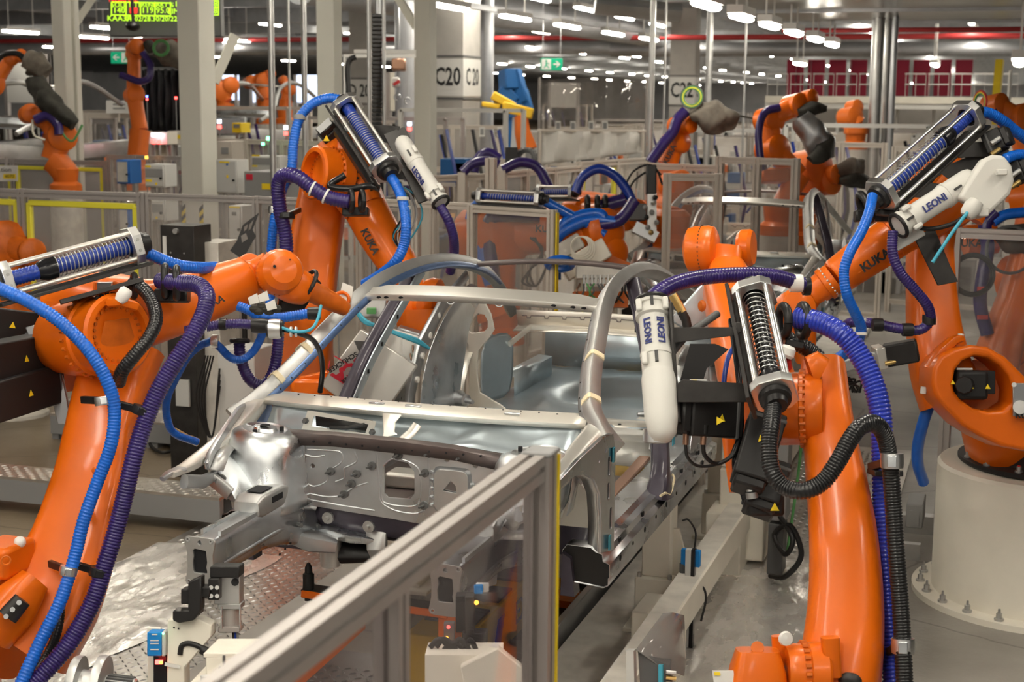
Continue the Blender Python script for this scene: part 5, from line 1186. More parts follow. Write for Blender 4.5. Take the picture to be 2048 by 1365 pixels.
# motors of the rear end
motor(r3, P(1535, 835, 5.45), P(1498, 965, 5.35), .14, .13, up=CR, plug=False)
motor(r3, P(1545, 930, 5.45), P(1520, 1010, 5.38), .13, .13, up=CR, plug=False); triangle(P(1549, 1015, 5.28), .016, r3)
MB().box(P(1527, 1005, 5.4), (.13, .13, .09), CR, None, CU).build('motor_end', 'black_satin', r3, bev=.012, bseg=2)
for (a_, b_) in (((1480, 920), (1492, 955)), ((1498, 945), (1503, 985))): MB().cyl(P(*a_, 5.35), P(*b_, 5.33), .018, n=12).cyl(P(*b_, 5.33), P(b_[0]+2, b_[1]+12, 5.33), .022, n=12).build('connector', 'steel_matte', r3)
mt_ = motor(r3, P(1468, 838, 5.5), P(1366, 832, 5.4), .13, .14, up=CU, plug=False); triangle(P(1440, 842, 5.36), .015, r3, ux=-CU)
for x in (1373, 1408):
    MB().cyl(P(x, 850, 5.38), P(x-1, 868, 5.38), .018, n=12).build('connector', 'black', mt_); MB().cyl(P(x-1, 866, 5.38), P(x-2, 890, 5.38), .011, n=10).build('connector', 'copper', mt_)
smooth_hose(r3, pp((1371, 888, 5.38), (1375, 915, 5.38), (1395, 932, 5.4), (1430, 930, 5.42), (1465, 912, 5.42), (1478, 880, 5.45)), .006, 'black')
smooth_hose(r3, pp((1406, 888, 5.38), (1410, 912, 5.4), (1432, 928, 5.42), (1460, 915, 5.44), (1472, 890, 5.45)), .008, 'black')
smooth_hose(r3, pp((1462, 640, 5.7), (1478, 760, 5.55), (1482, 850, 5.5), (1470, 930, 5.45), (1490, 1000, 5.4)), .012, 'black_gloss')
smooth_hose(r3, pp((1470, 690, 5.8), (1455, 720, 5.7), (1447, 780, 5.65), (1452, 850, 5.6)), .01, 'hose_darkblue')
# brackets, curved plate
MB().prism([(0, 0), (.24, .0), (.24, .018), (.262, .018), (.262, -.018), (.24, -.03), (.0, -.06)], P(1338, 655, 5.45), CR, CU, CF*.012).build('carrier_bracket', 'dark_plate', r3, bev=.002)
MB().prism([(0, 0), (.02, .015), (.25, .0), (.25, -.066), (.0, -.066)], P(1355, 768, 5.32), CR, CU, CF*.012).build('carrier_bracket', 'dark_plate', r3, bev=.002)
MB().prism([(.03, 0), (.12, .0), (.17, -.02), (.09, -.09), (.07, -.16), (.10, -.22), (.02, -.22), (-.005, -.13)], P(1364, 688, 5.45), CR, CU, CF*.012).build('curved_plate', 'black', r3)
MB().loft(pp((1340, 612, 5.5), (1345, 700, 5.45), (1356, 850, 5.36)), [(.008, .04)]*3, up=CF, n=8, e=5).build('carrier_rail', 'dark_plate', r3)
MB().prism([(0, 0), (.06, 0), (.06, -.014), (0, -.014)], P(1380, 759, 5.36), CR, CU, CF*.005).build('label_plate', 'sign_white', r3)
MB().prism([(0, 0), (.02, 0), (.02, -.012), (0, -.012)], P(1383, 760, 5.35), CR, CU, CF*.003).build('yellow_mark', 'yellow', r3)
spring_unit(r3, P(1508, 592, 5.62), P(1548, 785, 5.22), -CR*.9+CF*.5, W=.15, hosemt='hose_black', frac=(.0, .90), ball=True, coilmt='alu', rodmt='alu', turns=19)
guide_unit(r3, P(1304, 604, 5.55), P(1318, 770, 5.38), CF, .054, 'LEONI', [((.43, .50, .038), -1), ((.43, -.50, .038), 1)], D=False)
MB().lathe([(.056, 0), (.062, .03), (.060, .18), (.05, .24), (.03, .265), (0, .27)], P(1316, 745, 5.39), (P(1320, 800, 5.34)-P(1316, 745, 5.39)), 24).build('guide_capsule', 'unit_white', r3, ang=50)
MB().lathe([(.046, 0), (.048, .02), (.048, .045), (.04, .05)], P(1313, 858, 5.32), (CU*-1), 20).build('guide_foot', 'alu', r3)
for (x, r_) in ((1567, .055), (1606, .058)): donut(r3, P(x, 642, 5.6), CR+CF*.15, r_, .017)
MB().beam(P(1568, 685, 5.6), P(1606, 692, 5.6), .06, .03, CU).build('ring_carrier', 'black', r3, bev=.005)
hose(r3, pp((1302, 600, 5.56), (1318, 585, 5.6), (1350, 568, 5.65), (1400, 556, 5.75), (1450, 551, 5.8), (1500, 550, 5.85), (1545, 553, 5.9), (1580, 562, 5.95), (1612, 572, 6.0)), .031, 'hose_violet', .014)
collar(r3, P(1592, 567, 5.96), CR, .035, .05, 'white_plastic', 'hose_wrap'); collar(r3, P(1613, 573, 6.0), CR, .036, .03, 'black', 'hose_end')
hose(r3, pp((1548, 800, 5.2), (1543, 850, 5.12), (1538, 900, 5.08), (1545, 945, 5.05), (1570, 975, 5.03), (1608, 982, 5.0), (1645, 965, 5.0), (1675, 925, 5.0), (1700, 880, 5.02), (1722, 853, 5.04), (1750, 848, 5.08), (1770, 875, 5.12), (1780, 930, 5.15), (1786, 1010, 5.15), (1792, 1100, 5.12), (1800, 1200, 5.1), (1806, 1300, 5.05), (1810, 1400, 5.0)), .0305, 'hose_black', .0105)
hose(r3, pp((1592, 636, 5.6), (1630, 642, 5.55), (1675, 662, 5.5), (1712, 700, 5.48), (1742, 755, 5.45), (1760, 820, 5.42), (1765, 900, 5.4), (1768, 1000, 5.35), (1772, 1100, 5.3), (1778, 1200, 5.28), (1785, 1300, 5.25), (1790, 1400, 5.2)), .041, 'hose_royal', .0145)
hose(r3, pp((1548, 672, 5.75), (1590, 685, 5.75), (1635, 715, 5.75), (1668, 765, 5.75), (1685, 830, 5.8), (1690, 880, 5.85)), .032, 'hose_black', .014)
clamp(r3, P(1784, 922, 5.12), CU, .038, 'alu', P(1740, 935, 5.35), .05); clamp(r3, P(1806, 1292, 5.06), CU, .038, 'alu', P(1765, 1310, 5.3), .05)
MB().box(P(1770, 945, 5.3), (.10, .12, .02), CR, None, CU).build('clamp_base', 'black', r3, bev=.003)
smooth_hose(r3, pp((1345, 705, 5.5), (1375, 670, 5.5), (1410, 645, 5.55), (1435, 628, 5.6)), .014, 'grey_dark')
# tool held in front of this robot's wrist (silver plates behind the violet hose)
tg = MB()
tg.prism([(0, 0), (.12, -.08), (.30, .06), (.34, .22), (.18, .20)], P(1340, 640, 6.6), CR, CU, CF*.04)
tg.build('tool_plate', 'steel_floorpan', r3, bev=.006)
MB().cyl(P(1345, 590, 6.4), P(1365, 625, 6.4), .02, n=12).build('tool_cylinder', 'brass', r3)
MB().loft(pp((1362, 622, 6.4), (1372, 640, 6.4), (1376, 660, 6.4)), [(.02, .02)]*3, n=10).build('tool_hose', 'black', r3)

# ------------------------------------------------ right robot on its white pedestal (R4)
r4 = thing('industrial_robot', 'orange robot at the right edge standing on the white round pedestal', 'robot', (.35, 8.85, .8), G)
C4 = V((.29, 8.85, 0))
pd = thing('robot_pedestal', 'white round steel pedestal carrying the right robot, bolted to the floor', 'pedestal', C4)
MB().lathe([(.0, 0), (.71, 0), (.71, .035), (.60, .035), (.60, .76), (.585, .78), (0, .78)], C4, Z_, 64).build('drum', 'cream', pd, ang=30)
for k in range(22):
    an = 2*PI*k/22+.1; q = C4+V((.66*math.cos(an), .66*math.sin(an), .035))
    MB().cyl(q, q+V((0, 0, .012)), .026, n=12).cyl(q+V((0, 0, .012)), q+V((0, 0, .04)), .016, n=6).cyl(q+V((0, 0, .04)), q+V((0, 0, .065)), .008, .006, 8).build('anchor_bolt', 'steel_matte', pd)
bs = MB().lathe([(0, 0), (.47, 0), (.49, .015), (.49, .035), (.40, .045), (.33, .14), (.30, .17), (0, .17)], C4+V((0, 0, .78)), Z_, 40).build('base_foot', 'black_satin', r4)
for an in (200, 225, 250, 275, 300):
    a_ = math.radians(an); q = C4+V((.37*math.cos(a_), .37*math.sin(a_), .78+.095)); t_ = V((-math.sin(a_), math.cos(a_), 0)); o_ = V((math.cos(a_), math.sin(a_), .75)).normalized()
    if an in (225, 275): MB().prism([(-.09, -.04), (.09, -.04), (.07, .035), (-.07, .035)], q+o_*.004, t_, o_.cross(t_)*-1, o_*.004).build('casting_window', 'hole_shade', bs, bev=.001)
    q = C4+V((.455*math.cos(a_), .455*math.sin(a_), .815)); MB().cyl(q, q+V((0, 0, .012)), .022, n=12).cyl(q+V((0, 0, .012)), q+V((0, 0, .035)), .014, n=6).build('anchor_bolt', 'steel_matte', bs)
    MB().cyl(q+V((0, 0, .035)), q+V((0, 0, .04)), .008, n=8).build('red_mark', 'red', bs)
sl = MB().lathe([(0, 0), (.25, 0), (.27, .02), (.33, .03), (.34, .06), (.34, .12), (.30, .14), (.30, .18), (0, .18)], C4+V((0, 0, .95)), Z_, 48).build('slewing_ring', 'orange', r4)
for k in range(24):
    an = 2*PI*k/24; q = C4+V((.34*math.cos(an), .34*math.sin(an), 1.02)); MB().box(q, (.02, .05, .07), V((math.cos(an), math.sin(an), 0))).build('ring_tooth', 'orange', sl, bev=.005)
smooth_hose(r4, pp((1862, 800, 8.0), (1848, 840, 8.0), (1836, 890, 8.1), (1836, 930, 8.2), (1847, 965, 8.3)), .032, 'hose_blue', 12, 'cable_hose')
# carousel: big oval casting, opening with a black motor inside
ov = []
d4 = 7.75
ca = outline('carousel', [((x-1945)/3000*d4, -(y-780)/3000*d4) for x, y in ((1846, 768), (1848, 735), (1862, 712), (1890, 697), (1925, 690), (1960, 694), (1995, 712), (2030, 745), (2075, 790), (2120, 830), (2130, 900), (2060, 905), (1990, 892), (1945, 872), (1905, 848), (1872, 815), (1852, 790))],
             [[((x-1945)/3000*d4, -(y-780)/3000*d4) for x, y in ((1889, 765), (1893, 740), (1908, 722), (1932, 712), (1960, 715), (1985, 730), (2004, 752), (2013, 780), (2010, 805), (1990, 820), (1960, 822), (1930, 815), (1905, 798), (1892, 782))]], P(1945, 780, d4), CR+CF*.12, CU, .16, 'orange', r4, .022)
MB().loft(pp((1950, 785, d4+.12), (1950, 785, d4+.32)), [(.19, .17), (.17, .15)], up=CU, n=24, e=2.4).build('inner_wall', 'orange_worn', r4)
mo = MB().box(P(1935, 770, d4-.02), (.16, .20, .15), CR, None, CU).build('motor', 'black_satin', r4, bev=.02, bseg=2)
MB().cyl(P(1930, 770, d4-.1), P(1928, 771, d4-.16), .05, .045, 8).box(P(1968, 765, d4-.02), (.08, .12, .12), CR, None, CU).build('motor_cap', 'black', mo, bev=.004)
MB().box(P(1925, 738, d4-.05), (.08, .08, .01), CR, None, CU).build('motor_label', 'grey_box', mo)
triangle(P(1942, 774, d4-.15), .014, mo); triangle(P(1975, 774, d4-.12), .014, mo); triangle(P(1905, 765, d4-.12), .012, mo)
arm(r4, 'carousel_column', pp((2030, 876, 8.45), (2022, 840, 8.4), (2060, 780, 8.35)), [(.27, .22), (.25, .22), (.26, .22)], up=CF, e=3.2)
for x, y in ((2028, 770), (2040, 815)): MB().cyl(P(x, y, d4-.11), P(x, y, d4-.13), .035 if y > 800 else .012, n=20).build('flange_plate', 'steel_matte', r4)
MB().box(P(2045, 800, d4-.1), (.10, .01, .17), CR, None, CU).build('adapter_plate', 'steel_grey', r4, bev=.003)
label_text('KUKA', P(2020, 829, d4-.1), P(2085, 836, d4-.1), .045, 'black_print', r4, .014)
for (x, y) in ((1920, 676), (1846, 782)): MB().cyl(P(x, y+6, d4-.02), P(x+2, y-8, d4-.02), .016, n=12).build('rubber_bumper', 'white_plastic', r4)
MB().loft(pp((1858, 740, d4-.02), (1880, 705, d4-.02), (1905, 682, d4-.02), (1918, 678, d4)), [(.03, .05), (.03, .05), (.026, .05), (.022, .04)], up=CF, n=12, e=3).build('stop_rib', 'orange', r4)
arm(r4, 'link_arm', pp((1905, 800, 7.9), (1882, 740, 7.92), (1868, 660, 7.95), (1862, 580, 8.0), (1860, 500, 8.05), (1868, 420, 8.1), (1880, 370, 8.1)), [(.17, .12), (.155, .12), (.135, .12), (.122, .12), (.115, .12), (.13, .12), (.12, .12)], up=CF, e=4.5)
joint(r4, 'elbow_joint', P(1880, 395, 8.05), -CF+CR*.2, [(0, -.2), (.16, -.2), (.18, -.17), (.18, .10), (.165, .13), (0, .14)])
MB().torus(P(1895, 400, 7.95), -CF+CR*.2, .20, .035, 30, 12, .6).build('elbow_guard', 'orange', r4)
arm(r4, 'forearm_casting', pp((1900, 385, 7.75), (1860, 420, 7.75), (1815, 455, 7.75), (1780, 478, 7.75)), [(.14, .13), (.15, .14), (.125, .12), (.11, .11)], up=CU, e=3)
fa = arm(r4, 'forearm', pp((1790, 472, 7.75), (1750, 500, 7.75), (1710, 528, 7.78), (1675, 553, 7.8), (1668, 558, 7.8)), [(.115, .115), (.112, .112), (.105, .105), (.098, .098), (.08, .08)], up=CU, e=2, n=28)
wa = P(1640, 578, 7.82)-P(1710, 528, 7.78)
rj = joint(r4, 'wrist_ring', P(1668, 557, 7.8), wa, [(0, 0), (.085, 0), (.085, .03), (.09, .032), (.09, .06), (.078, .065), (.075, .1), (.0, .1)])
bolts(rj, P(1668, 557, 7.8)+wa.normalized()*.03, wa, .088, 24, .006, .008, 'steel_matte'); bolts(rj, P(1668, 557, 7.8)+wa.normalized()*.062, wa, .07, 20, .006, .008, 'orange_worn')
label_text('KUKA', P(1722, 540, 7.63), P(1778, 504, 7.63), .062, 'black_print', fa, .012, bold=.04)
MB().loft(pp((1716, 547, 7.665), (1778, 508, 7.665)), [(.001, .001)]*2, n=6).build('seam', 'orange_worn', fa)
arm(r4, 'wrist_neck', pp((1650, 570, 7.8), (1625, 590, 7.8), (1605, 605, 7.8)), [(.07, .07), (.045, .06), (.07, .08)], up=CU, e=2.4)
joint(r4, 'wrist_joint', P(1592, 618, 7.75), -CF+CR*.1+CU*.1, [(0, -.1), (.10, -.1), (.105, .02), (.09, .05), (.05, .06), (0, .065)])
arm(r4, 'hand', pp((1598, 630, 7.8), (1605, 680, 7.85), (1610, 720, 7.9)), [(.09, .09), (.07, .07), (.05, .05)], up=CR, e=2.6)
spring_unit(r4, P(1765, 388, 7.35), P(1937, 232, 7.55), (CR*.4-CU*.8+CF*.35), W=.165, hosemt='hose_darkblue', frac=(.06, .72), turns=20, rodmt='alu')
MB().prism([(0, 0), (.24, .10), (.55, .10), (.35, -.10), (.20, -.16), (-.02, -.16), (.06, -.08)], P(1860, 345, 7.65), CR, CU, CF*.012).build('carrier_plate', 'dark_plate', r4, bev=.002)
MB().prism([(0, 0), (.26, -.03), (.30, -.10), (.02, -.09)], P(1795, 358, 7.5), CR, CU, CF*.012).build('carrier_bracket', 'dark_plate', r4, bev=.002)
MB().prism([(0, 0), (.26, .02), (.30, -.06), (.03, -.07)], P(1905, 288, 7.6), CR, CU, CF*.012).build('carrier_bracket', 'dark_plate', r4, bev=.002)
MB().prism([(0, 0), (.10, .05), (.18, -.14), (.22, -.22), (.12, -.24)], P(1828, 475, 7.45), CR, CU, CF*.012).build('carrier_bracket', 'dark_plate', r4, bev=.002)
MB().cyl(P(1880, 498, 7.43), P(1880, 498, 7.42), .02, n=14).build('bracket_hole', 'hole_shade', r4)
guide_unit(r4, P(1797, 452, 7.3), P(1940, 360, 7.4), CR*.6-CU*.8, .058, 'LEONI', [((.43, .05, .050), -1)], D=False)
gh = MB().prism([((x-1960)/3000*7.35, -(y-380)/3000*7.35) for x, y in ((1905, 400), (1935, 352), (1955, 322), (1975, 313), (1998, 315), (2013, 335), (2018, 365), (2010, 392), (1990, 412), (1962, 438), (1945, 440), (1935, 415))], P(1960, 380, 7.38), CR, CU, CF*-.09).build('guide_housing', 'unit_white', r4, bev=.02, bseg=3)
MB().box(P(2003, 345, 7.26), (.05, .03, .03), CR, None, CU).box(P(1966, 425, 7.26), (.05, .03, .04), CR, None, CU).build('lug', 'unit_white', gh, bev=.004)
MB().lathe([(0, -.05), (.035, -.045), (.045, -.01), (.04, .03), (.03, .045), (0, .05)], P(1943, 418, 7.25), (CU*-.7-CR*.5), 16).build('ball_outlet', 'unit_white', gh)
smooth_hose(r4, pp((1935, 425, 7.22), (1905, 465, 7.2), (1865, 525, 7.2)), .009, 'cable_teal', 8)
smooth_hose(r4, pp((1938, 428, 7.25), (1905, 448, 7.3), (1860, 458, 7.35), (1820, 452, 7.4)), .012, 'black')
MB().box(P(1812, 478, 7.45), (.17, .08, .06), CR*.85+CU*.5, None, CU).build('guide_foot', 'grey_box', r4, bev=.004)
for (x, y) in ((1990, 280), (2030, 345)):
    m_ = motor(r4, P(x-18, y+12, 7.6), P(x+18, y-5, 7.55), .10, .11, up=CU, tri=False, plug=False)
    for k in (0, 1): MB().cyl(P(x-8, y+22*k+8, 7.5), P(x+10, y+22*k-4, 7.5), .014, n=12).build('connector', 'brass' if k else 'steel_matte', m_)
hose(r4, pp((1745, 392, 7.3), (1738, 425, 7.2), (1722, 465, 7.15), (1700, 505, 7.1), (1688, 545, 7.1), (1694, 590, 7.1), (1712, 630, 7.15), (1722, 655, 7.2), (1718, 678, 7.25), (1700, 700, 7.3)), .026, 'hose_blue', .013)
hose(r4, pp((1700, 700, 7.3), (1690, 708, 7.35), (1672, 720, 7.4)), .028, 'hose_blue', .013)
for (x, y) in ((1720, 640), (1722, 668)): collar(r4, P(x, y, 7.2), CU, .029, .014, 'white_plastic', 'cable_tie')
hose(r4, pp((1948, 228, 7.6), (1975, 226, 7.65), (2005, 242, 7.7), (2030, 262, 7.75), (2070, 290, 7.8)), .030, 'hose_blue', .014)
hose(r4, pp((2010, 318, 7.5), (2035, 310, 7.55), (2070, 312, 7.6)), .027, 'hose_blue', .014)
hose(r4, pp((1786, 462, 7.3), (1785, 505, 7.3), (1800, 545, 7.3), (1830, 580, 7.32), (1855, 612, 7.35), (1860, 640, 7.4), (1840, 660, 7.4), (1800, 658, 7.42), (1750, 648, 7.5), (1705, 645, 7.6), (1690, 652, 7.7)), .026, 'hose_violet', .013)
for (x, y, a_) in ((1858, 640, CU), (1815, 660, CR), (1755, 650, CR)): collar(r4, P(x, y, 7.4), a_, .032, .05, 'black', 'hose_coupling')
donut(r4, P(1730, 415, 7.5), CR+CU*.4, .07, .02)
MB().box(P(1745, 432, 7.55), (.18, .08, .06), CR, None, CU).build('ring_carrier', 'black', r4, bev=.008)
for k in range(4): smooth_hose(r4, pp((1760, 425-3*k, 7.5), (1800, 405-3*k, 7.55), (1850, 375-4*k, 7.6), (1880, 340, 7.65)), .010, 'black', 8)
# clamp tool near the wrist: steel gun with black cylinder
tl = MB().beam(P(1640, 745, 7.6), P(1755, 715, 7.5), .05, .06).build('weld_gun', 'steel_grey', r4, bev=.006)
MB().beam(P(1750, 716, 7.5), P(1768, 712, 7.5), .11, .11).build('gun_flange', 'steel_pale', tl, bev=.004)
MB().beam(P(1768, 712, 7.5), P(1836, 700, 7.45), .10, .11).build('gun_drive', 'black_satin', tl, bev=.008)
MB().cyl(P(1770, 728, 7.45), P(1800, 722, 7.45), .012, n=10).build('gun_connector', 'brass', tl)
random.seed(9)
for k in range(8): smooth_hose(tl, pp((1620+10*k, 740-2*k, 7.6), (1640+8*k, 762+random.uniform(-6, 10), 7.6), (1680+6*k, 765+random.uniform(-10, 10), 7.65), (1700+random.uniform(-10, 30), 785, 7.7)), .006, 'black', 6)
# ================================================================ fences, cabinets, background
def profile(m, a, b, w=.045, up=Z_):
    """slotted aluminium profile added to builder m"""
    h = w/2; q = [(-1, -1), (-.22, -1), (-.22, -.62), (.22, -.62), (.22, -1), (1, -1), (1, -.22), (.62, -.22), (.62, .22), (1, .22), (1, 1), (.22, 1), (.22, .62), (-.22, .62), (-.22, 1), (-1, 1), (-1, .22), (-.62, .22), (-.62, -.22), (-1, -.22)]
    a = V(a); b = V(b); d, s, u = frame(b-a, up); prev = None
    for p in (a, b):
        o = len(m.v); m.v += [p+s*(x*h)+u*(y*h) for x, y in q]
        if prev is not None: m.bridge(prev, o, 20, True); m.cap(prev, 20); m.cap(o, 20, True)
        prev = o
    return m
def fence(label, a, b, z1=2.0, mids=(), z0=.12, n=3, w=.05, mt='profile_alu', pm='plexi_far', yellow=None, group=None, postz=None):
    a = V((a[0], a[1], 0)); b = V((b[0], b[1], 0))
    t = thing('safety_fence', label, 'fence', (a+b)/2, group)
    ys = (yellow or ())
    for i in range(n+1):
        p = a.lerp(b, i/n); profile(MB(), p, p+V((0, 0, postz or z1)), w, (b-a).normalized()).build('post', mt, t, ang=20)
    d = (b-a).normalized(); nn = d.cross(Z_)
    for z in (z1-w/2, z0)+tuple(mids): profile(MB(), a+V((0, 0, z)), b+V((0, 0, z)), w*.9).build('rail', mt, t, ang=20)
    for i in range(n):
        p = a.lerp(b, i/n)+d*w/2; q = a.lerp(b, (i+1)/n)-d*w/2
        MB().hexa([p+V((0, 0, z0))-nn*.003, q+V((0, 0, z0))-nn*.003, q+V((0, 0, z0))+nn*.003, p+V((0, 0, z0))+nn*.003, p+V((0, 0, z1-w))-nn*.003, q+V((0, 0, z1-w))-nn*.003, q+V((0, 0, z1-w))+nn*.003, p+V((0, 0, z1-w))+nn*.003]).build('glass_panel', pm, t)
        if i in ys:
            m = MB(); z_ = z1-.12; p2 = p+d*.03-nn*-.0; q2 = q-d*.03
            for (c, e) in ((p2+V((0, 0, z0+.1)), p2+V((0, 0, z_))), (q2+V((0, 0, z0+.1)), q2+V((0, 0, z_))), (p2+V((0, 0, z_)), q2+V((0, 0, z_)))): m.beam(c, e, .05, .05, nn)
            m.build('door_frame', 'yellow_profile', t, bev=.006)
    return t
YF = 11.11
fence('near left safety fence of grey profiles with yellow framed doors', (-9.4, YF+.05), (-6.97, YF), 2.0, n=2, w=.075, yellow=(0, 1), pm='plexi_far', mids=())
fence('near fence section behind the black cabinet, plain glass panels', (-6.93, YF), (-4.85, YF), 2.0, n=2, w=.06)
pA = P(0, 316, 20); pB = P(212, 318, 19.4)
fence('farther left fence with bright yellow door frames', (pA.x-.5, pA.y), (pB.x, pB.y), pA.z, n=3, w=.07, yellow=(0, 1, 2), mt='profile_alu')
pC = P(300, 316, 19.4); fence('farther fence right of the yellow doors with small panels', (pB.x+.05, pB.y), (P(372, 312, 19).x, P(372, 312, 19).y), P(290, 310, 19.3).z, n=3, w=.06)
pA = P(172, 226, 25); pB = P(296, 226, 25)
fence('small framed glass screen below the white notice board', (pA.x, pA.y), (pB.x, pB.y), pA.z, n=1, w=.09, z0=1.5, mt='profile_beige', mids=(1.9,))
# centre fence panel, with open right end and yellow edge
cf = fence('short fence panel behind the rear roof frame, yellow strip down its right edge', (-3.92, 10.88), (-3.2, 10.63), 2.0, n=1, w=.06, mids=(.55,), mt='profile_beige')
MB().boxb((-3.165, 10.6, .05), (-3.155, 10.66, 1.98)).build('edge_strip', 'yellow', cf)
fence('low rails of the fence running right behind the rear deck of the car', (-3.16, 10.7), (-2.0, 10.4), .72, n=1, w=.06, z0=.5, mt='profile_beige')
fence('tall slim fence between centre robots, left of the raised spring unit', (P(690, 390, 12).x, 11.3), (-3.98, 11.1), 2.0, n=2, w=.06, mt='profile_beige')
g = 'beige fence frames in the middle distance'
def pxfence(label, x0, x1, y, d0, d1, n, zb=.15, mids=(), mt='profile_beige', w=.07, pm='plexi_far', gr=None, yellow=None):
    a = P(x0, y if not isinstance(y, tuple) else y[0], d0); b = P(x1, y if not isinstance(y, tuple) else y[1], d1)
    return fence(label, (a.x, a.y), (b.x, b.y), (a.z+b.z)/2, n=n, z0=zb, mids=mids, mt=mt, w=w, pm=pm, group=gr, yellow=yellow)
pxfence('beige fence rising from the cream column towards the white tarpaulin', 868, 975, (352, 345), 15, 15.5, 2)
pxfence('beige fence between the two arched violet hoses', 990, 1160, (350, 325), 14.8, 16.5, 3)
pxfence('beige fence under the white tarpaulin, yellow door frame', 1160, 1300, (325, 312), 16.5, 18, 2, yellow=(0,))
pxfence('long beige fence behind the second car body, left part', 1300, 1440, (314, 342), 15, 14.6, 2)
pxfence('long beige fence behind the second car body, right part', 1440, 1592, (312, 318), 14.6, 14.2, 2)
pxfence('fence frame standing below the steel tube bundle', 1600, 1770, (282, 286), 19, 18.6, 2)
pxfence('nearest fence frame left of the second car body', 1335, 1437, (348, 346), 13.0, 13.0, 1)
pxfence('slim clear fence behind the hanging paper cards', 800, 1010, (250, 250), 26, 26, 2)
pxfence('fence line right of the right robot elbow, far back', 1790, 2080, (292, 300), 20, 19, 3)
pxfence('fence in the left bay behind the grey cabinets', 425, 640, (276, 282), 20, 19, 3)
fr = fence('clear fence panel at the right edge behind the right robot', (-.32, 10.22), (1.2, 10.05), 2.0, n=1, w=.07, pm='plexi')
# post with single tall profile
p = P(982, 316, 14); tag(profile(MB(), (p.x, p.y, 0), (p.x, p.y, p.z), .09).build('fence_post', 'profile_beige'), 'single tall beige post left of the arched violet hose', 'post')

def cab(name, label, cat, x0, y0, x1, y1, d, dep=.3, mt='grey_box', door=True, window=None, marks=(), legs=True, lid='grey_box'):
    w = (x1-x0)/3000*d; h = (y1-y0)/3000*d; c = P((x0+x1)/2, (y0+y1)/2, d)
    t = thing(name, label, cat, (c.x, c.y, max(0, c.z-h/2) if not legs else 0))
    MB().boxb((c.x-w/2, c.y, c.z-h/2), (c.x+w/2, c.y+dep, c.z+h/2)).build('body', mt, t, bev=.006)
    f = c.y-.001
    if door:
        o = MB().boxb((c.x-w/2+.012, c.y-.018, c.z-h/2+.012), (c.x+w/2-.012, c.y, c.z+h/2-.012)).build('door', lid, t, bev=.004); f = c.y-.019
        MB().cyl((c.x+w*.36, f, c.z-h*.1), (c.x+w*.36, f-.02, c.z-h*.1), .012, n=8).build('knob', 'black', o)
    X = lambda px: c.x+((px-(x0+x1)/2)/3000*d)
    Zf = lambda py: c.z-((py-(y0+y1)/2)/3000*d)
    if window:
        a, b, e, g_ = window; MB().boxb((X(a), f-.006, Zf(g_)), (X(e), f, Zf(b))).build('window', 'grey_mid', t)
    for (a, b, e, g_, k) in marks: MB().boxb((X(a), f-.004, Zf(g_)), (X(e), f, Zf(b))).build('label_plate', k, t)
    if legs and c.z-h/2 > .05:
        for s in (-.4, .4): MB().boxb((c.x+w*s-.02, c.y+dep*.4, 0), (c.x+w*s+.02, c.y+dep*.4+.04, c.z-h/2)).build('leg', 'profile_alu', t)
    return t
cab('terminal', 'blue framed terminal hanging behind the left fence', 'terminal', 231, 320, 262, 368, 17.5, .25, 'blue_box', True, None, ((235, 324, 258, 364, 'cream_dirty'),), lid='blue_box')
cab('terminal', 'lower blue framed terminal seen through the yellow framed door', 'terminal', 236, 414, 262, 470, 15.5, .25, 'blue_box', True, None, ((240, 420, 258, 468, 'cream_dirty'),), lid='blue_box')
ym = lambda x, y: ((x+4, y+2, x+16, y+6, 'yellow'), (x+4, y+30, x+18, y+35, 'yellow'), (x+26, y+36, x+30, y+41, 'yellow'))
cab('control_panel', 'grey control panel with dark window left of the broad cream column, upper one', 'control panel', 287, 329, 333, 375, 14.5, .22, 'grey_box', True, (291, 338, 330, 355), ym(287, 329))
cab('control_panel', 'grey control panel with dark window left of the broad cream column, lower one', 'control panel', 288, 399, 334, 443, 13.2, .22, 'grey_box', True, (292, 408, 331, 424), ym(288, 397))
cab('switch_cabinet', 'pale switch cabinet right of the broad cream column with lightning sign', 'cabinet', 430, 320, 478, 387, 16, .25, 'sign_white', True, None, ((440, 323, 462, 326, 'yellow'), (455, 350, 459, 356, 'yellow'), (455, 327, 459, 331, 'blue_box')), lid='grey_box')
cab('control_panel', 'wide pale control panel with dark display behind the second robot', 'control panel', 500, 312, 562, 343, 17, .22, 'grey_box', True, (504, 316, 556, 330), ((503, 310, 520, 313, 'yellow'), (503, 331, 515, 334, 'yellow')))
cab('switch_cabinet', 'small cabinet behind the near fence under the pale switch cabinet', 'cabinet', 456, 412, 486, 490, 13, .25, 'grey_box', True, None, ((466, 424, 476, 431, 'grey_dark'), (460, 413, 484, 416, 'yellow')))
cab('open_frame_unit', 'beige framed unit with small picture-like window left of the wide panel', 'machine', 432, 283, 466, 320, 18, .3, 'profile_beige', False, (442, 295, 458, 308))
cab('machine_table', 'grey machine bench full of small parts behind the fence', 'bench', 480, 345, 640, 420, 15.5, .8, 'grey_mid', False, None, ((485, 350, 500, 362, 'red_print'), (540, 352, 560, 360, 'cable_green'), (520, 368, 540, 380, 'yellow'), (570, 350, 585, 370, 'grey_dark')))
cab('yellow_unit', 'small yellow and black unit right of the broad cream column', 'machine', 463, 246, 483, 266, 22, .3, 'yellow', False, (467, 249, 480, 256), (), True)
cab('signal_box', 'cream box with paired white and red signal lights below the black curtain', 'signal box', 288, 265, 338, 289, 23, .3, 'cream', False)
cab('barrier_block', 'yellowish base beam under the black curtain', 'machine', 335, 262, 372, 290, 23.6, .3, 'cream_dirty', False, None, ((340, 270, 372, 278, 'yellow'),))
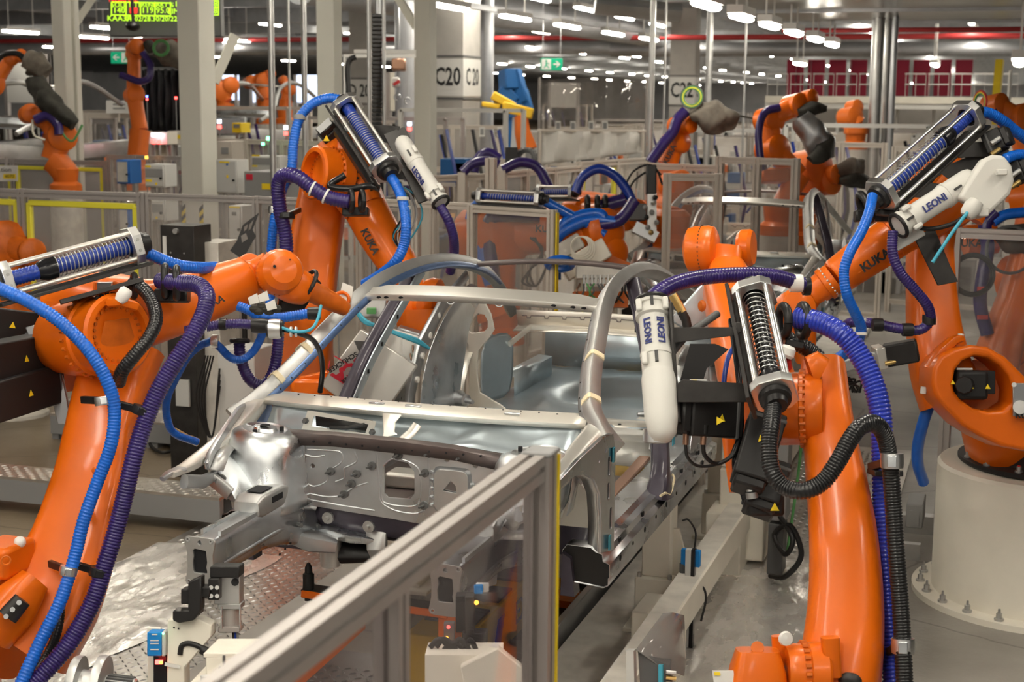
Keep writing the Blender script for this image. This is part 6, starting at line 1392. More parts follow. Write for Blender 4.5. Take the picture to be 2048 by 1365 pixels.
# black curtain with frame
c = P(326, 200, 24); w = 96/3000*24/2
t = thing('black_curtain', 'large black welding curtain hanging left of the broad cream column', 'curtain', (c.x, c.y, 0))
rows = []
zt, zb = P(326, 138, 24).z, P(326, 262, 24).z
for j in range(9):
    rows.append([V((c.x-w+2*w*i/30, c.y+.05*math.sin(i*1.3)+.02*math.sin(j+i), zt+(zb-zt)*j/8)) for i in range(31)])
MB().grid(rows).build('cloth', 'fabric_black', t, thick=.01)
MB().beam((c.x-w, c.y, zt), (c.x+w, c.y, zt), .05, .05).beam((c.x-w, c.y, 0), (c.x-w, c.y, zt), .05, .05).beam((c.x+w, c.y, 0), (c.x+w, c.y, zt), .05, .05).build('frame', 'grey_dark', t)
def led(x, y, d, mt, r=3.0, name='signal_light', label=None, dep=.02):
    return MB().cyl(P(x, y, d), P(x, y, d)-CF*dep, r/3000*d, n=10).build(name, mt)
def signal(label, x, ys, d, cols, r=3.2, foot=True):
    c = P(x, max(ys)+r, d); t = thing('signal_light', label, 'signal light', (c.x, c.y, 0))
    R = r/3000*d
    MB().cyl((c.x, c.y, 0), (c.x, c.y, c.z), R*.35, n=8).build('pole', 'grey_mid', t)
    for y, k in zip(ys, cols):
        q = P(x, y, d); MB().cyl((c.x, c.y, q.z-R*.9), (c.x, c.y, q.z+R*.9), R, n=14).build('lamp_segment', k, t)
    return t
signal('left of two paired signal lights, white over red, on the cream box', 307.5, (270, 284), 22.9, ('led_white', 'led_red'), 4)
signal('right of two paired signal lights, white over red, on the cream box', 318, (270, 284), 22.9, ('led_white', 'led_red'), 4)
signal('white over red signal light right of the broad cream column', 439, (243, 254), 21, ('led_white', 'led_red'), 4)
signal('white over red signal light with yellow housing left of the raised blue hose', 572, (255, 267), 20, ('led_white', 'led_red'), 4)
signal('green signal light, upper one, above the wide pale panel', 537, (277,), 19, ('led_green',), 4)
signal('green signal light, lower left one, above the wide pale panel', 526, (288,), 19, ('led_green',), 3)
signal('small amber light over the control panel', 293, (315,), 19, ('led_amber',), 3)
signal('amber beacon right of the second robot upright arm', 675, (459,), 11.4, ('led_amber',), 5)
signal('blue signal light between the thin poles', 605, (201,), 26, ('led_blue',), 3)
signal('red over white signal light left of the cream column by C20', 819, (248, 258), 24, ('led_white', 'led_red'), 4)
signal('green light left of the cream column by C20', 827, (223,), 26, ('led_green',), 2.6)
signal('red light at the welding curtain', 352, (196,), 23.7, ('led_red',), 2.6)
signal('small red and blue lights on the welding curtain', 294, (193, 199), 23.7, ('led_blue', 'led_red'), 2)
# green production display board
D0 = 19
t = thing('display_board', 'large black LED board with yellow-green figures hanging at the top left', 'display', P(333, 0, D0))
bw = 112/3000*D0
MB().box(P(333, 8, D0+.15), (bw*2, .25, .82), CR, None, Z_).build('housing', 'grey_dark', t, bev=.01)
fz = D0-.02
def dl(x0, y0, x1, y1, mt='display_green', th=.012): MB().beam(P(x0, y0, fz), P(x1, y1, fz), th, .006, CF).build('led_line', mt, t)
for y in (4, 30): dl(223, y, 341, y+2)
for x in (223, 252, 281, 310, 341): dl(x, 4, x, 31)
dl(418, 1, 437, 1); dl(418, 30, 437, 30); dl(437, 1, 437, 30); dl(418, 15, 437, 15)
for s_, x, y, h, k in (('SOLL', 238, 10, .085, 'display_green'), ('IST', 267, 10, .085, 'display_green'), ('TREND', 295, 10, .075, 'display_green'), ('TAKT %', 326, 10, .075, 'display_green'), ('140', 238, 21, .10, 'display_green'), ('88', 267, 21, .10, 'display_red'), ('119', 295, 21, .10, 'display_green'), ('95.0', 326, 21, .10, 'display_green'), ('LIM', 362, 8, .09, 'display_green'), ('LIM PA', 358, 23, .09, 'display_green'), ('98', 427, 8, .10, 'display_green'), ('38', 427, 22, .10, 'display_green'), ('KAA3A1', 243, 37, .095, 'display_green'), ('01/02/28.30/20/22/22/24.0', 326, 38, .085, 'display_green')):
    text(s_, P(x, y, fz-.01), CR, CU, h*1.05, k, t, bold=0)
MB().box(P(267, 21, fz), (.08, .004, .075), CR, None, CU).build('led_block', 'display_red', t)
text('NORMAL', P(247, -1, fz-.01), CR, CU, .09, 'display_red', t)
for x in (240, 430): MB().beam(P(x, -10, D0+.15), V((P(x, -10, D0+.15).x, P(x, -10, D0+.15).y, 5.9)), .04, .04).build('hanger', 'steel_grey', t)
tag(MB().ball(P(266, 52, 18), .09, 12, (1, 1, .7)).cyl(P(266, 52, 18), V((P(266, 52, 18).x, P(266, 52, 18).y, 4.3)), .02, n=8).build('camera_dome', 'black'), 'small black dome under the green display board', 'camera')
# exit signs
def exit_sign(label, x0, y0, x1, y1, d, right=True, dark=False):
    c = P((x0+x1)/2, (y0+y1)/2, d); w = (x1-x0)/3000*d; h = (y1-y0)/3000*d
    t = thing('exit_sign', label, 'exit sign', c)
    MB().box(c, (w, .04, h), CR, None, CU).build('sign_plate', 'sign_green' if not dark else 'grey_mid', t, bev=.004)
    f = c-CF*.024; s = 1 if right else -1
    if not dark:
        MB().box(f-CR*(w*.24*s), (w*.42, .004, h*.86), CR, None, CU).build('pictogram_field', 'sign_white', t)
        g_ = f-CF*.004; q = g_-CR*(w*.24*s)
        m = MB().ball(q+CU*h*.28, h*.08, 8).beam(q+CU*h*.18, q-CU*h*.08, h*.12, .003, CF).beam(q-CU*h*.06, q-CU*h*.34+CR*h*.22, h*.08, .003, CF).beam(q-CU*h*.06, q-CU*h*.32-CR*h*.2, h*.08, .003, CF).beam(q+CU*h*.12, q+CU*h*.02+CR*h*.24, h*.06, .003, CF)
        m.build('running_figure', 'sign_green', t)
        a = g_+CR*(w*.24*s)
        MB().beam(a-CR*h*.28*s, a+CR*h*.1*s, h*.12, .004, CF).prism([(-.1, -.26), (.0, -.26), (.3, 0), (.0, .26), (-.1, .26), (.14, 0)], a+CR*(0), CR*s*h, CU*h, -CF*.004).build('arrow', 'sign_white', t)
    for e in (-.4, .4): MB().cyl(c+CR*w*e+Z_*h/2, V(((c+CR*w*e).x, (c+CR*w*e).y, 5.9)), .008, n=6).build('hanger', 'steel_grey', t)
    return t
exit_sign('green exit sign with running figure and right arrow in the centre background', 1081, 117, 1125, 141, 30)
exit_sign('green exit sign with left arrow at the left behind the slim columns', 222, 104, 263, 127, 27, False)
# notice board on left screen
t = thing('notice_board', 'white notice board on top of the small framed screen at left', 'sign', P(238, 216, 24.8))
MB().box(P(238, 214, 24.8), (.42, .02, .21), CR, None, CU).build('board', 'sign_white', t)
for y in (209, 217): MB().box(P(238, y, 24.78), (.2, .004, .022), CR, None, CU).build('print_line', 'grey_mid', t)
MB().box(P(238, 232, 24.85), (.03, .03, .2), CR, None, CU).build('holder', 'profile_beige', t)
t = thing('station_sign', 'white station sign with yellow number field at the left edge', 'sign', P(14, 347, 19.2))
MB().box(P(12, 347, 19.2), (.30, .02, .20), CR, None, CU).build('board', 'sign_white', t)
text('...tion', P(8, 340, 19.17), CR, CU, .085, 'black_print', t); MB().box(P(19, 353, 19.18), (.16, .004, .06), CR, None, CU).build('number_field', 'yellow', t); text('4070', P(19, 353, 19.16), CR, CU, .06, 'black_print', t)
MB().box(P(12, 330, 19.25), (.03, .03, .2), CR, None, CU).build('holder', 'profile_alu', t)

# ---------------- generic background robot
def bot(label, base, pts, d, rs, mt='orange_far', head=None, motors=(), hoses=(), grp=None):
    """base pixel on pedestal, pts = shoulder, elbow, wrist pixels with own depth offset"""
    b = P(*base, d); t = thing('industrial_robot', label, 'robot', (b.x, b.y, 0), grp)
    hb_ = max(.1, b.z-.35)
    MB().lathe([(.3, 0), (.3, .03), (.2, .04), (.2, hb_)], (b.x, b.y, 0), Z_, 18).build('pedestal', 'cream_dirty', t)
    MB().lathe([(.2, 0), (.2, .1), (.15, .14), (.17, .3), (.12, .35)], (b.x, b.y, hb_), Z_, 18).build('base_column', mt, t)
    Q = [P(x, y, d+o) for x, y, o in pts]; rs = [q*(.72 if d > 13 else .85) for q in rs]
    MB().loft([V((b.x, b.y, hb_+.25)), V((b.x, b.y, hb_+.3)).lerp(Q[0], .6), Q[0]], [(rs[0]*1.1, rs[0]*1.1)]*3, n=14, e=3).build('carousel', mt, t)
    for i in range(len(Q)-1):
        r0, r1_ = rs[i], rs[i+1]; q = (CF if i == 0 else CF)
        MB().loft([Q[i], Q[i].lerp(Q[i+1], .5), Q[i+1]], [(r0*.95, r0), ((r0+r1_)/2*.92, (r0+r1_)/2), (r1_, r1_)], up=q, n=14, e=2.8).build(('link_arm', 'forearm', 'hand', 'tool_arm')[min(i, 3)], mt, t)
        MB().lathe([(0, -r1_*1.1), (r1_*1.15, -r1_), (r1_*1.2, r1_*.9), (r1_*.9, r1_*1.15), (0, r1_*1.2)], Q[i+1], -CF*.8+CR*.5, 18).build('joint', mt, t)
    for (x, y, x2, y2, w_) in motors: motor(t, P(x, y, d), P(x2, y2, d-.05), w_, w_, up=CU, tri=False, plug=False)
    for (path, r, k) in hoses: MB().loft(smooth_path(pp(*[(x, y, d-.25) for x, y in path]), 6), r, n=8).build('cable_hose', k, t, ang=80)
    return t
# centre robot behind the fence (R5)
r5 = bot('orange robot behind the glass panel in the centre, arm level, holding a wired cream tool', (1000, 600), [(985, 600, 0), (985, 470, 0), (1120, 462, .0), (1195, 462, -.1), (1215, 505, -.1)], 12.0, (.22, .26, .20, .17, .13), 'orange', hoses=[(((1085, 400), (1130, 425), (1180, 450), (1210, 470)), .04, 'hose_blue'), (((1110, 490), (1125, 450), (1165, 430), (1200, 428), (1208, 440)), .045, 'hose_blue'), (((1110, 560), (1112, 480), (1150, 450), (1185, 440), (1230, 445)), .05, 'hose_blue') , (((960, 405), (945, 420), (940, 440)), .04, 'hose_blue'), (((955, 450), (962, 480), (968, 530), (980, 570)), .045, 'hose_blue'), (((1080, 430), (1010, 428), (975, 445), (978, 500), (985, 560)), .065, 'hose_violet'), (((1270, 400), (1240, 440), (1200, 450)), .05, 'hose_violet')])
spring_unit(r5, P(962, 392, 11.6), P(1078, 398, 11.4), -CU, W=.12, frac=(.15, .95), ball=False, turns=18)
label_text('KUKA', P(1078, 458, 11.75), P(1115, 460, 11.75), .075, 'black_print', r5, .03)
MB().box(P(1170, 520, 11.5), (.38, .2, .16), CR*.85+CU*.5, None, CU).build('tool_body', 'cream', r5, bev=.01)
MB().box(P(1128, 500, 11.6), (.30, .2, .12), CR*.85+CU*.5, None, CU).build('tool_cover', 'cream_dirty', r5, bev=.01)
for k in range(4): MB().torus(P(1160+2*k, 492+2*k, 11.35), CF+CR*.3, .07+.008*k, .006, 20, 5).build('coiled_wire', 'cream', r5)
MB().prism([(0, 0), (.25, -.1), (.32, -.3), (.1, -.2)], P(1195, 500, 11.6), CR, CU, CF*.08).build('tool_arm', 'orange_worn', r5)
random.seed(21)
t = thing('valve_block', 'pale pneumatic valve block with row of plugs and cables behind the rear roof rail', 'valve block', P(1200, 590, 11.2))
MB().box(P(1200, 545, 11.2), (.36, .15, .10), CR, None, CU).build('manifold', 'cream_dirty', t, bev=.006)
for k in range(10): MB().cyl(P(1168+8*k, 550, 11.05), P(1168+8*k, 568, 11.05), .011, n=8).build('plug', ('steel_matte', 'grey_box')[k % 2], t)
for k in range(14):
    x = 1160+7*k; smooth_hose(t, pp((x, 568, 11.05), (x+random.uniform(-10, 10), 585, 11.0), (x+random.uniform(-20, 20), 605, 11.1)), .008, random.choice(['black', 'cable_green', 'copper', 'grey_dark']), 6)
MB().box(P(1200, 600, 11.3), (.4, .3, .12), CR, None, CU).build('base_plate', 'orange_worn', t)
MB().box(P(1200, 640, 11.4), (.2, .2, .5), CR, None, CU).build('stand', 'profile_beige', t)
MB().torus(P(1120, 528, 11.1), CU+CF*.4, .09, .03, 18, 8).build('blue_hose_coil', 'hose_blue', t)
for k in range(3): smooth_hose(r5, pp((1060+5*k, 475, 11.7), (1085, 500+8*k, 11.7), (1060, 540, 11.7), (1045+10*k, 565, 11.7), (1075, 570, 11.7), (1095, 530, 11.7)), .009, 'black', 6, 'loose_cable')
# second centre robot with black welding gun
r6 = bot('orange robot farther right in the centre carrying a vertical black gun tool', (1345, 420), [(1150, 405, 1.6), (1160, 432, .5), (1235, 432, 0), (1262, 428, 0)], 13.6, (.16, .2, .17, .15), 'orange', hoses=[(((1150, 385), (1165, 355), (1195, 338), (1225, 348), (1250, 375), (1268, 410), (1285, 440)), .045, 'hose_darkblue'), (((1195, 415), (1230, 405), (1250, 400)), .06, 'hose_violet'), (((1240, 395), (1265, 345), (1300, 330), (1322, 350)), .01, 'black'), (((1250, 400), (1270, 360), (1310, 340), (1325, 370)), .01, 'black')])
spring_unit(r6, P(1082, 384, 13.8), P(1146, 384, 13.6), -CU, W=.13, ball=False, frac=(.1, .9), turns=14)
for x in (1175, 1195, 1210): donut(r6, P(x, 408, 13.3), CR, .06, .025)
gt = MB().box(P(1302, 360, 13.3), (.09, .12, .26), CR, None, CU).build('gun_motor', 'black', r6, bev=.01)
MB().box(P(1303, 430, 13.3), (.08, .10, .40), CR, None, CU).box(P(1330, 420, 13.35), (.03, .10, .28), CR, None, CU).build('gun_rail', 'steel_matte', r6)
MB().box(P(1290, 465, 13.3), (.22, .15, .10), CR*.8-CU*.4, None, CU).build('gun_arm', 'steel_grey', r6)
for k in range(8): MB().ball(P(1295+random.uniform(-8, 22), 395+10*k, 13.2), .025, 8).build('fitting', random.choice(['steel_matte', 'black', 'brass', 'grey_mid']), r6)
MB().box(P(1275, 425, 13.3), (.14, .16, .14), CR, None, CU).build('flange', 'grey_dark', r6)
bot('orange robot base standing just left of the second car body', (1352, 520), [(1352, 470, 0), (1340, 420, 0), (1352, 370, 0)], 14.6, (.2, .2, .16))
# covered robot with coil (right centre)
r7 = bot('orange robot with its gripper wrapped in grey-brown cover and a green hose coil on top', (1330, 420), [(1335, 330, 0), (1352, 285, 0), (1360, 252, 0), (1375, 252, -.1)], 16, (.16, .15, .13, .10), 'orange', hoses=[(((1372, 222), (1355, 240), (1345, 265), (1325, 290), (1300, 325)), .06, 'hose_violet')])
label_text('KUKA', P(1335, 318, 15.7), P(1344, 300, 15.7), .08, 'black_print', r7)
def wrap(parent, pts, rs, mt, seed=0, n=22, name='protective_cover'):
    from mathutils import noise
    m = MB(); sp = smooth_path(pts, 6); N = len(pts)-1
    R = []
    for i in range(len(sp)):
        a = min(i//6, N-1); f = i/6-a; R.append((rs[a][0]*(1-f)+rs[a+1][0]*f, rs[a][1]*(1-f)+rs[a+1][1]*f))
    m.loft(sp, R, up=CU, n=n)
    m.v = [v+(noise.noise_vector((v+V((seed, 0, 0)))*7))*R[len(R)//2][0]*.28 for v in m.v]
    return m.build(name, mt, parent, ang=60)
wrap(r7, pp((1382, 235, 15.8), (1400, 232, 15.8), (1430, 238, 15.8), (1462, 240, 15.8), (1480, 238, 15.8)), [(.06, .06), (.15, .15), (.18, .17), (.13, .12), (.03, .03)], 'tarp', 2)
for k, c in enumerate(('cable_green', 'yellow_profile', 'cable_green', 'grey_dark')): MB().torus(P(1384, 194, 15.7), CF+CR*.3, .085+.012*k, .008, 24, 6).build('coiled_hose', c, r7)
MB().beam(P(1480, 232, 15.8), P(1520, 240, 15.8), .02, .02).build('cover_strap', 'tarp_dark', r7)
# robot with curved arm on the right
r8 = bot('orange robot with curved upright arm and grey wrapped gun below the mezzanine', (1560, 400), [(1600, 350, 0), (1545, 300, 0), (1538, 240, 0), (1590, 212, 0), (1618, 195, 0)], 15, (.13, .17, .15, .14, .09), 'orange', hoses=[(((1560, 215), (1530, 225), (1518, 260), (1520, 310), (1530, 340)), .04, 'hose_violet')])
MB().box(P(1548, 352, 15), (.28, .25, .14), CR, None, CU).build('lower_block', 'orange_far', r8, bev=.02)
wrap(r8, pp((1600, 235, 14.8), (1625, 265, 14.8), (1640, 295, 14.8), (1655, 320, 14.8)), [(.10, .10), (.17, .15), (.16, .14), (.05, .05)], 'steel_grey', 9, name='wrapped_gun')
wrap(r8, pp((1595, 225, 14.9), (1625, 218, 14.9), (1655, 215, 14.9)), [(.07, .05), (.10, .08), (.04, .03)], 'tarp_dark', 5)
wrap(r8, pp((1620, 320, 14.7), (1645, 305, 14.7), (1665, 275, 14.7)), [(.06, .05), (.11, .09), (.04, .04)], 'tarp_dark', 7)
r9 = bot('orange robot lying low behind the second car, right of the fence frame', (1600, 420), [(1610, 420, 0), (1620, 335, 0), (1650, 365, 0), (1665, 350, -.1)], 15.5, (.2, .22, .16, .12), 'orange_far')
wrap(r9, pp((1675, 340, 15.3), (1700, 335, 15.3), (1728, 340, 15.3)), [(.06, .05), (.17, .11), (.10, .09)], 'tarp', 12)
wrap(r9, pp((1680, 362, 15.3), (1705, 360, 15.3), (1735, 365, 15.3)), [(.10, .05), (.17, .07), (.10, .05)], 'tarp_dark', 15)
bot('small orange robot far behind the tube bundle', (1712, 255), [(1712, 250, 0), (1700, 235, 0), (1708, 215, 0)], 24, (.24, .2, .14))
r10 = bot('orange robot at the upper right edge with coloured hoses', (2060, 330), [(2060, 300, 0), (2035, 240, 0), (1990, 212, 0)], 14, (.2, .17, .13), 'orange_far', hoses=[(((1985, 222), (1995, 235), (2010, 245)), .04, 'hose_violet')])
for k, c in enumerate(('cable_green', 'yellow', 'red')): MB().torus(P(1960, 205, 13.8), CR+CF*.3, .08+.012*k, .01, 20, 6).build('coiled_hose', c, r10)
# robots behind the right glass
r11 = bot('orange robot seen through the glass panel at the right edge', (2075, 790), [(2010, 740, 0), (2060, 560, 0), (2075, 400, 0)], 11.2, (.24, .2, .16), 'orange')
MB().loft(pp((1985, 780, 11), (1998, 700, 11), (2030, 600, 11), (2055, 500, 11)), [(.14, .16), (.15, .16), (.12, .14), (.10, .12)], up=CF, n=18, e=3.5).build('link_side', 'orange', r11)
MB().loft(pp((1930, 482, 11.3), (1960, 480, 11.3), (1990, 476, 11.3)), [(.12, .12)]*3, n=18).build('forearm', 'orange', r11)
label_text('UKA', P(1932, 487, 11.1), P(1955, 487, 11.1), .08, 'black_print', r11)
for pth, r, k in ((((1990, 425), (1970, 450), (1975, 500), (1960, 600), (1975, 670)), .05, 'hose_violet'), (((2048, 425), (2010, 430), (1985, 445)), .04, 'hose_blue'), (((1975, 490), (1970, 530), (1965, 560)), .035, 'hose_blue')): MB().loft(smooth_path(pp(*[(x, y, 10.9) for x, y in pth]), 6), r, n=10).build('cable_hose', k, r11, ang=80)
for k in range(3): MB().torus(P(1945, 550, 10.8), CF+CR*.5, .13+.012*k, .008, 24, 6).build('coiled_cable', 'black', r11)
MB().torus(P(2020, 500, 10.8), CF, .17, .012, 24, 6).build('coiled_cable', 'grey_dark', r11)
wrap(r11, pp((1990, 470, 10.9), (2020, 475, 10.9), (2060, 480, 10.9)), [(.05, .05), (.12, .10), (.10, .10)], 'tarp_dark', 3, name='cable_bundle')
for y in (578, 635): MB().box(P(1965, y, 10.8), (.07, .03, .03), CR, None, CU).build('red_clip', 'red', r11)
# left bay robots
r12 = bot('orange robot at the left edge holding a tool in grey cover', (-40, 260), [(-45, 230, 0), (-20, 170, 0), (20, 118, 0), (40, 112, 0)], 20, (.2, .2, .12, .10), 'orange_far', hoses=[(((-10, 125), (10, 108), (40, 110), (60, 140)), .04, 'black')])
wrap(r12, pp((48, 118, 19.8), (70, 128, 19.8), (92, 150, 19.8)), [(.10, .08), (.20, .18), (.10, .12)], 'tarp', 4); wrap(r12, pp((72, 160, 19.8), (90, 200, 19.8), (110, 260, 19.8)), [(.16, .14), (.17, .14), (.12, .10)], 'tarp_dark', 8)
r13 = bot('orange robot kneeling in the left bay with dark hoses and yellow-green loops', (130, 330), [(105, 320, 0), (120, 275, 0), (90, 235, 0), (58, 228, 0)], 19, (.2, .22, .16, .14), 'orange_far', hoses=[(((70, 240), (95, 232), (115, 250), (118, 270)), .06, 'hose_violet'), (((120, 225), (125, 265), (145, 282), (165, 250)), .015, 'cable_green'), (((65, 240), (68, 270), (90, 280)), .015, 'cream')])
wrap(r13, pp((85, 190, 18.8), (110, 215, 18.8), (150, 250, 18.8)), [(.14, .12), (.17, .14), (.09, .09)], 'tarp_dark', 14)
r14 = bot('orange robot rising in front of the black curtain with cloth wrapped tool', (272, 330), [(280, 260, 0), (268, 190, 0), (268, 108, 0), (270, 95, -.1)], 21, (.16, .15, .12, .13), 'orange_far', hoses=[(((285, 105), (300, 130), (298, 155), (280, 163), (255, 155), (240, 150)), .05, 'hose_violet')])
wrap(r14, pp((312, 100, 20.8), (335, 105, 20.8), (372, 118, 20.8)), [(.10, .09), (.20, .19), (.20, .18)], 'tarp', 6); wrap(r14, pp((295, 85, 20.9), (305, 100, 20.9)), [(.08, .07), (.10, .08)], 'tarp_dark', 6)
for k in range(2): MB().torus(P(322, 96, 20.5), CF, .09+.02*k, .012, 20, 6).build('coiled_hose', 'cable_green', r14)
bot('small orange robot far away between the thin poles, left one', (530, 215), [(530, 200, 0), (522, 165, 0), (500, 165, 0), (540, 148, 0)], 32, (.2, .2, .16, .12))
bot('small orange robot far away between the thin poles, right one', (570, 215), [(572, 200, 0), (576, 180, 0), (566, 160, 0)], 32, (.16, .16, .10))
bot('small orange robot far away right of the broad cream column', (450, 210), [(452, 205, 0), (440, 185, 0), (458, 172, 0)], 30, (.2, .24, .2))
bot('orange robot behind the yellow framed doors at the left picture edge', (20, 640), [(15, 560, 0), (5, 490, 0), (60, 505, -.1)], 13.2, (.26, .24, .14), 'orange_worn', motors=((18, 497, 8, 492, .12),))
# car bodies in the left bays (blurred silver)
for k, (x, y, d, lb) in enumerate(((30, 250, 22, 'silver car body in the left bay at the picture edge'), (500, 230, 30, 'silver car body far away right of the broad cream column'))):
    c = P(x, y, d); t = thing('car_body', lb, 'car body', (c.x, c.y, 0))
    for s in (-1, 1):
        MB().loft(smooth_path([c+V((s*.75, -1.0, -.1)), c+V((s*.72, -.4, .1)), c+V((s*.6, .2, .55)), c+V((s*.58, 1.0, .62)), c+V((s*.66, 1.8, .3))], 5), (.04, .04), n=8).build('side_frame', 'steel_matte', t)
        MB().loft([c+V((s*.8, -1.6, -.35)), c+V((s*.82, 0, -.4)), c+V((s*.8, 1.8, -.35))], [(.06, .12)]*3, n=8, e=4).build('sill', 'steel_matte', t)
    MB().loft([c+V((-.6, .2, .56)), c+V((0, .12, .6)), c+V((.6, .2, .56))], [(.05, .02)]*3, n=8).build('windscreen_header', 'steel_pale', t)
    MB().loft([c+V((-.75, -.6, .02)), c+V((0, -.7, .05)), c+V((.75, -.6, .02))], [(.08, .08)]*3, n=8).loft([c+V((-.6, -1.3, -.2)), c+V((.6, -1.3, -.2))], [(.05, .18)]*2, n=8, e=4).build('front_panel', 'steel_bright', t)
    MB().boxb(c+V((-.5, -1, -c.z)), c+V((.5, 1.5, -.5))).build('carrier', 'grey_mid', t)

# ---------------- centre background machines
t = thing('chain_hoist', 'chain hoist with brown housing and steel hooks left of the cream column by C20', 'hoist', P(798, 130, 24))
MB().box(P(798, 130, 24), (.22, .2, .18), CR, None, CU).build('housing', 'copper', t, bev=.02)
MB().box(P(792, 165, 23.9), (.12, .1, .16), CR, None, CU).build('hook_block', 'sign_white', t, bev=.02); MB().box(P(793, 166, 23.8), (.12, .01, .05), CR*.8+CU*.5, None, CU).build('red_stripe', 'red', t)
for x, y in ((795, 195), (815, 202)): MB().torus(P(x, y, 23.9), CF, .05, .012, 14, 6, .75).build('hook', 'steel_grey', t)
MB().cyl(P(815, 130, 24), P(815, 196, 24), .008, n=6).cyl(P(793, 130, 24), P(793, 190, 24), .008, n=6).cyl(P(798, 130, 24), V((P(798, 130, 24).x, P(798, 130, 24).y, 5.9)), .015, n=6).build('chain', 'steel_grey', t)
t = thing('cable_chain', 'tall black cable chain hanging between two thin poles', 'cable chain', P(754, 250, 15.2))
for k in range(26): MB().box(P(754, 32+8.6*k, 15.2), (.10, .06, .034), CR, None, CU).build('link', 'black', t, bev=.004)
MB().cyl(P(754, 30, 15.2), V((P(754, 30, 15.2).x, P(754, 30, 15.2).y, 5.9)), .02, n=8).build('hanger', 'steel_grey', t)
t = thing('overhead_rail', 'pale overhead rail frame above the chain hoist', 'rail', P(770, 103, 18))
MB().beam(P(688, 112, 18), P(832, 112, 18), .03, .04).beam(P(708, 103, 18.5), P(832, 104, 18.5), .04, .05).beam(P(690, 112, 18), P(690, 230, 18), .03, .03).build('beam', 'sign_white', t)
MB().cyl(P(760, 103, 18.5), V((P(760, 103, 18.5).x, P(760, 103, 18.5).y, 5.9)), .02, n=8).build('hanger', 'steel_grey', t)
MB().loft(smooth_path(pp((698, 200, 18), (695, 140, 18), (700, 120, 18), (712, 114, 18)), 5), .035, n=8).build('cable', 'black', t, ang=80)
t = thing('stacker_machine', 'blue press-like machine behind the yellow arm in the centre background', 'machine', P(1035, 200, 30))
for a, b, r in (((1015, 140), (1018, 180), .22), ((1030, 140), (1048, 205), .14), ((1048, 180), (1060, 225), .10), ((1005, 175), (1030, 205), .16), ((1030, 205), (1034, 235), .16)): MB().beam(P(*a, 30), P(*b, 30), r*1.3, r*1.6).build('blue_arm', 'blue_machine', t, bev=.02)
q = P(1035, 225, 30.3); MB().boxb((q.x-.15, q.y-.15, 0), (q.x+.15, q.y+.15, q.z)).build('stand', 'blue_machine', t)
t = thing('yellow_lift_arm', 'yellow lifting arm on an orange stand in the centre background', 'lift arm', P(1030, 240, 28))
for a, b, w_ in (((963, 208), (1000, 214), .10), ((985, 190), (1030, 215), .16), ((1005, 213), (1066, 228), .20)): MB().beam(P(*a, 28), P(*b, 28), w_, w_).build('arm', 'yellow_machine', t, bev=.02)
MB().loft(pp((1042, 232, 28), (1045, 265, 28), (1055, 300, 28)), [(.10, .12), (.12, .14), (.16, .16)], n=8, e=4).build('stand', 'orange_far', t); MB().beam(P(1034, 235, 28.2), P(1030, 300, 28.2), .14, .12).build('stand_side', 'steel_grey', t)
MB().beam(P(1052, 300, 28), V((P(1052, 300, 28).x, P(1052, 300, 28).y, 0)), .3, .3).build('foot', 'grey_mid', t)
t = thing('crawler_unit', 'black unit with a ribbed round track in front of the white tarpaulin', 'machine', P(1040, 330, 17))
MB().box(P(1023, 312, 17), (.14, .2, .17), CR, None, CU).build('housing', 'black', t); MB().torus(P(1052, 318, 17), CR*.5+CF, .10, .03, 18, 6).build('track', 'grey_dark', t)
for k in range(14):
    a = 2*PI*k/14; MB().box(P(1052, 318, 17)+CR*(.12*math.cos(a))+CU*(.12*math.sin(a)), (.02, .1, .03), CR*math.cos(a)+CU*math.sin(a)).build('track_pad', 'grey_mid', t)
q = P(1035, 345, 17); MB().boxb((q.x-.15, q.y-.1, 0), (q.x+.15, q.y+.1, q.z+.15)).build('stand', 'grey_mid', t)
# white tarpaulin and clear curtain
def sheet(name, label, cat, px, d, mt, z0=None, fold=.05, n=24, th=.006, kind=None):
    (x0, y0), (x1, y1), (x2, y2), (x3, y3) = px; rows = []
    for j in range(9):
        v = j/8; rows.append([P(x0+(x1-x0)*i/n+((x3-x0)-(x2-x1)*0)*0, (y0+(y1-y0)*i/n)*(1-v)+(y3+(y2-y3)*i/n)*v, d+fold*math.sin(i*1.1+v*2)+fold*.5*math.sin(i*.43+v*5)) for i in range(n+1)])
    return tag(MB().grid(rows).build(name, mt, thick=th), label, cat)
sheet('tarpaulin', 'white tarpaulin stretched along the fence in the centre background', 'tarpaulin', ((1083, 262), (1284, 264), (1284, 306), (1083, 330)), 19, 'canvas', fold=.06)
sheet('plastic_curtain', 'clear plastic curtain hanging above the white tarpaulin', 'curtain', ((1078, 160), (1292, 152), (1292, 262), (1078, 262)), 22, 'plexi_far', fold=.12)
for x in (1078, 1292): pole(x, 250, 22, .02, 'post at the %s end of the clear plastic curtain' % ('left' if x < 1100 else 'right'), 'profile_alu', 155)
t = thing('curtain_rail', 'thin rail carrying the white tarpaulin', 'rail', P(1180, 262, 19)); MB().cyl(P(1075, 261, 19), P(1292, 263, 19), .02, n=8).build('tube', 'profile_beige', t)
for x in (1080, 1286): MB().cyl(P(x, 262, 19), V((P(x, 262, 19).x, P(x, 262, 19).y, 0)), .02, n=8).build('post', 'profile_beige', t)
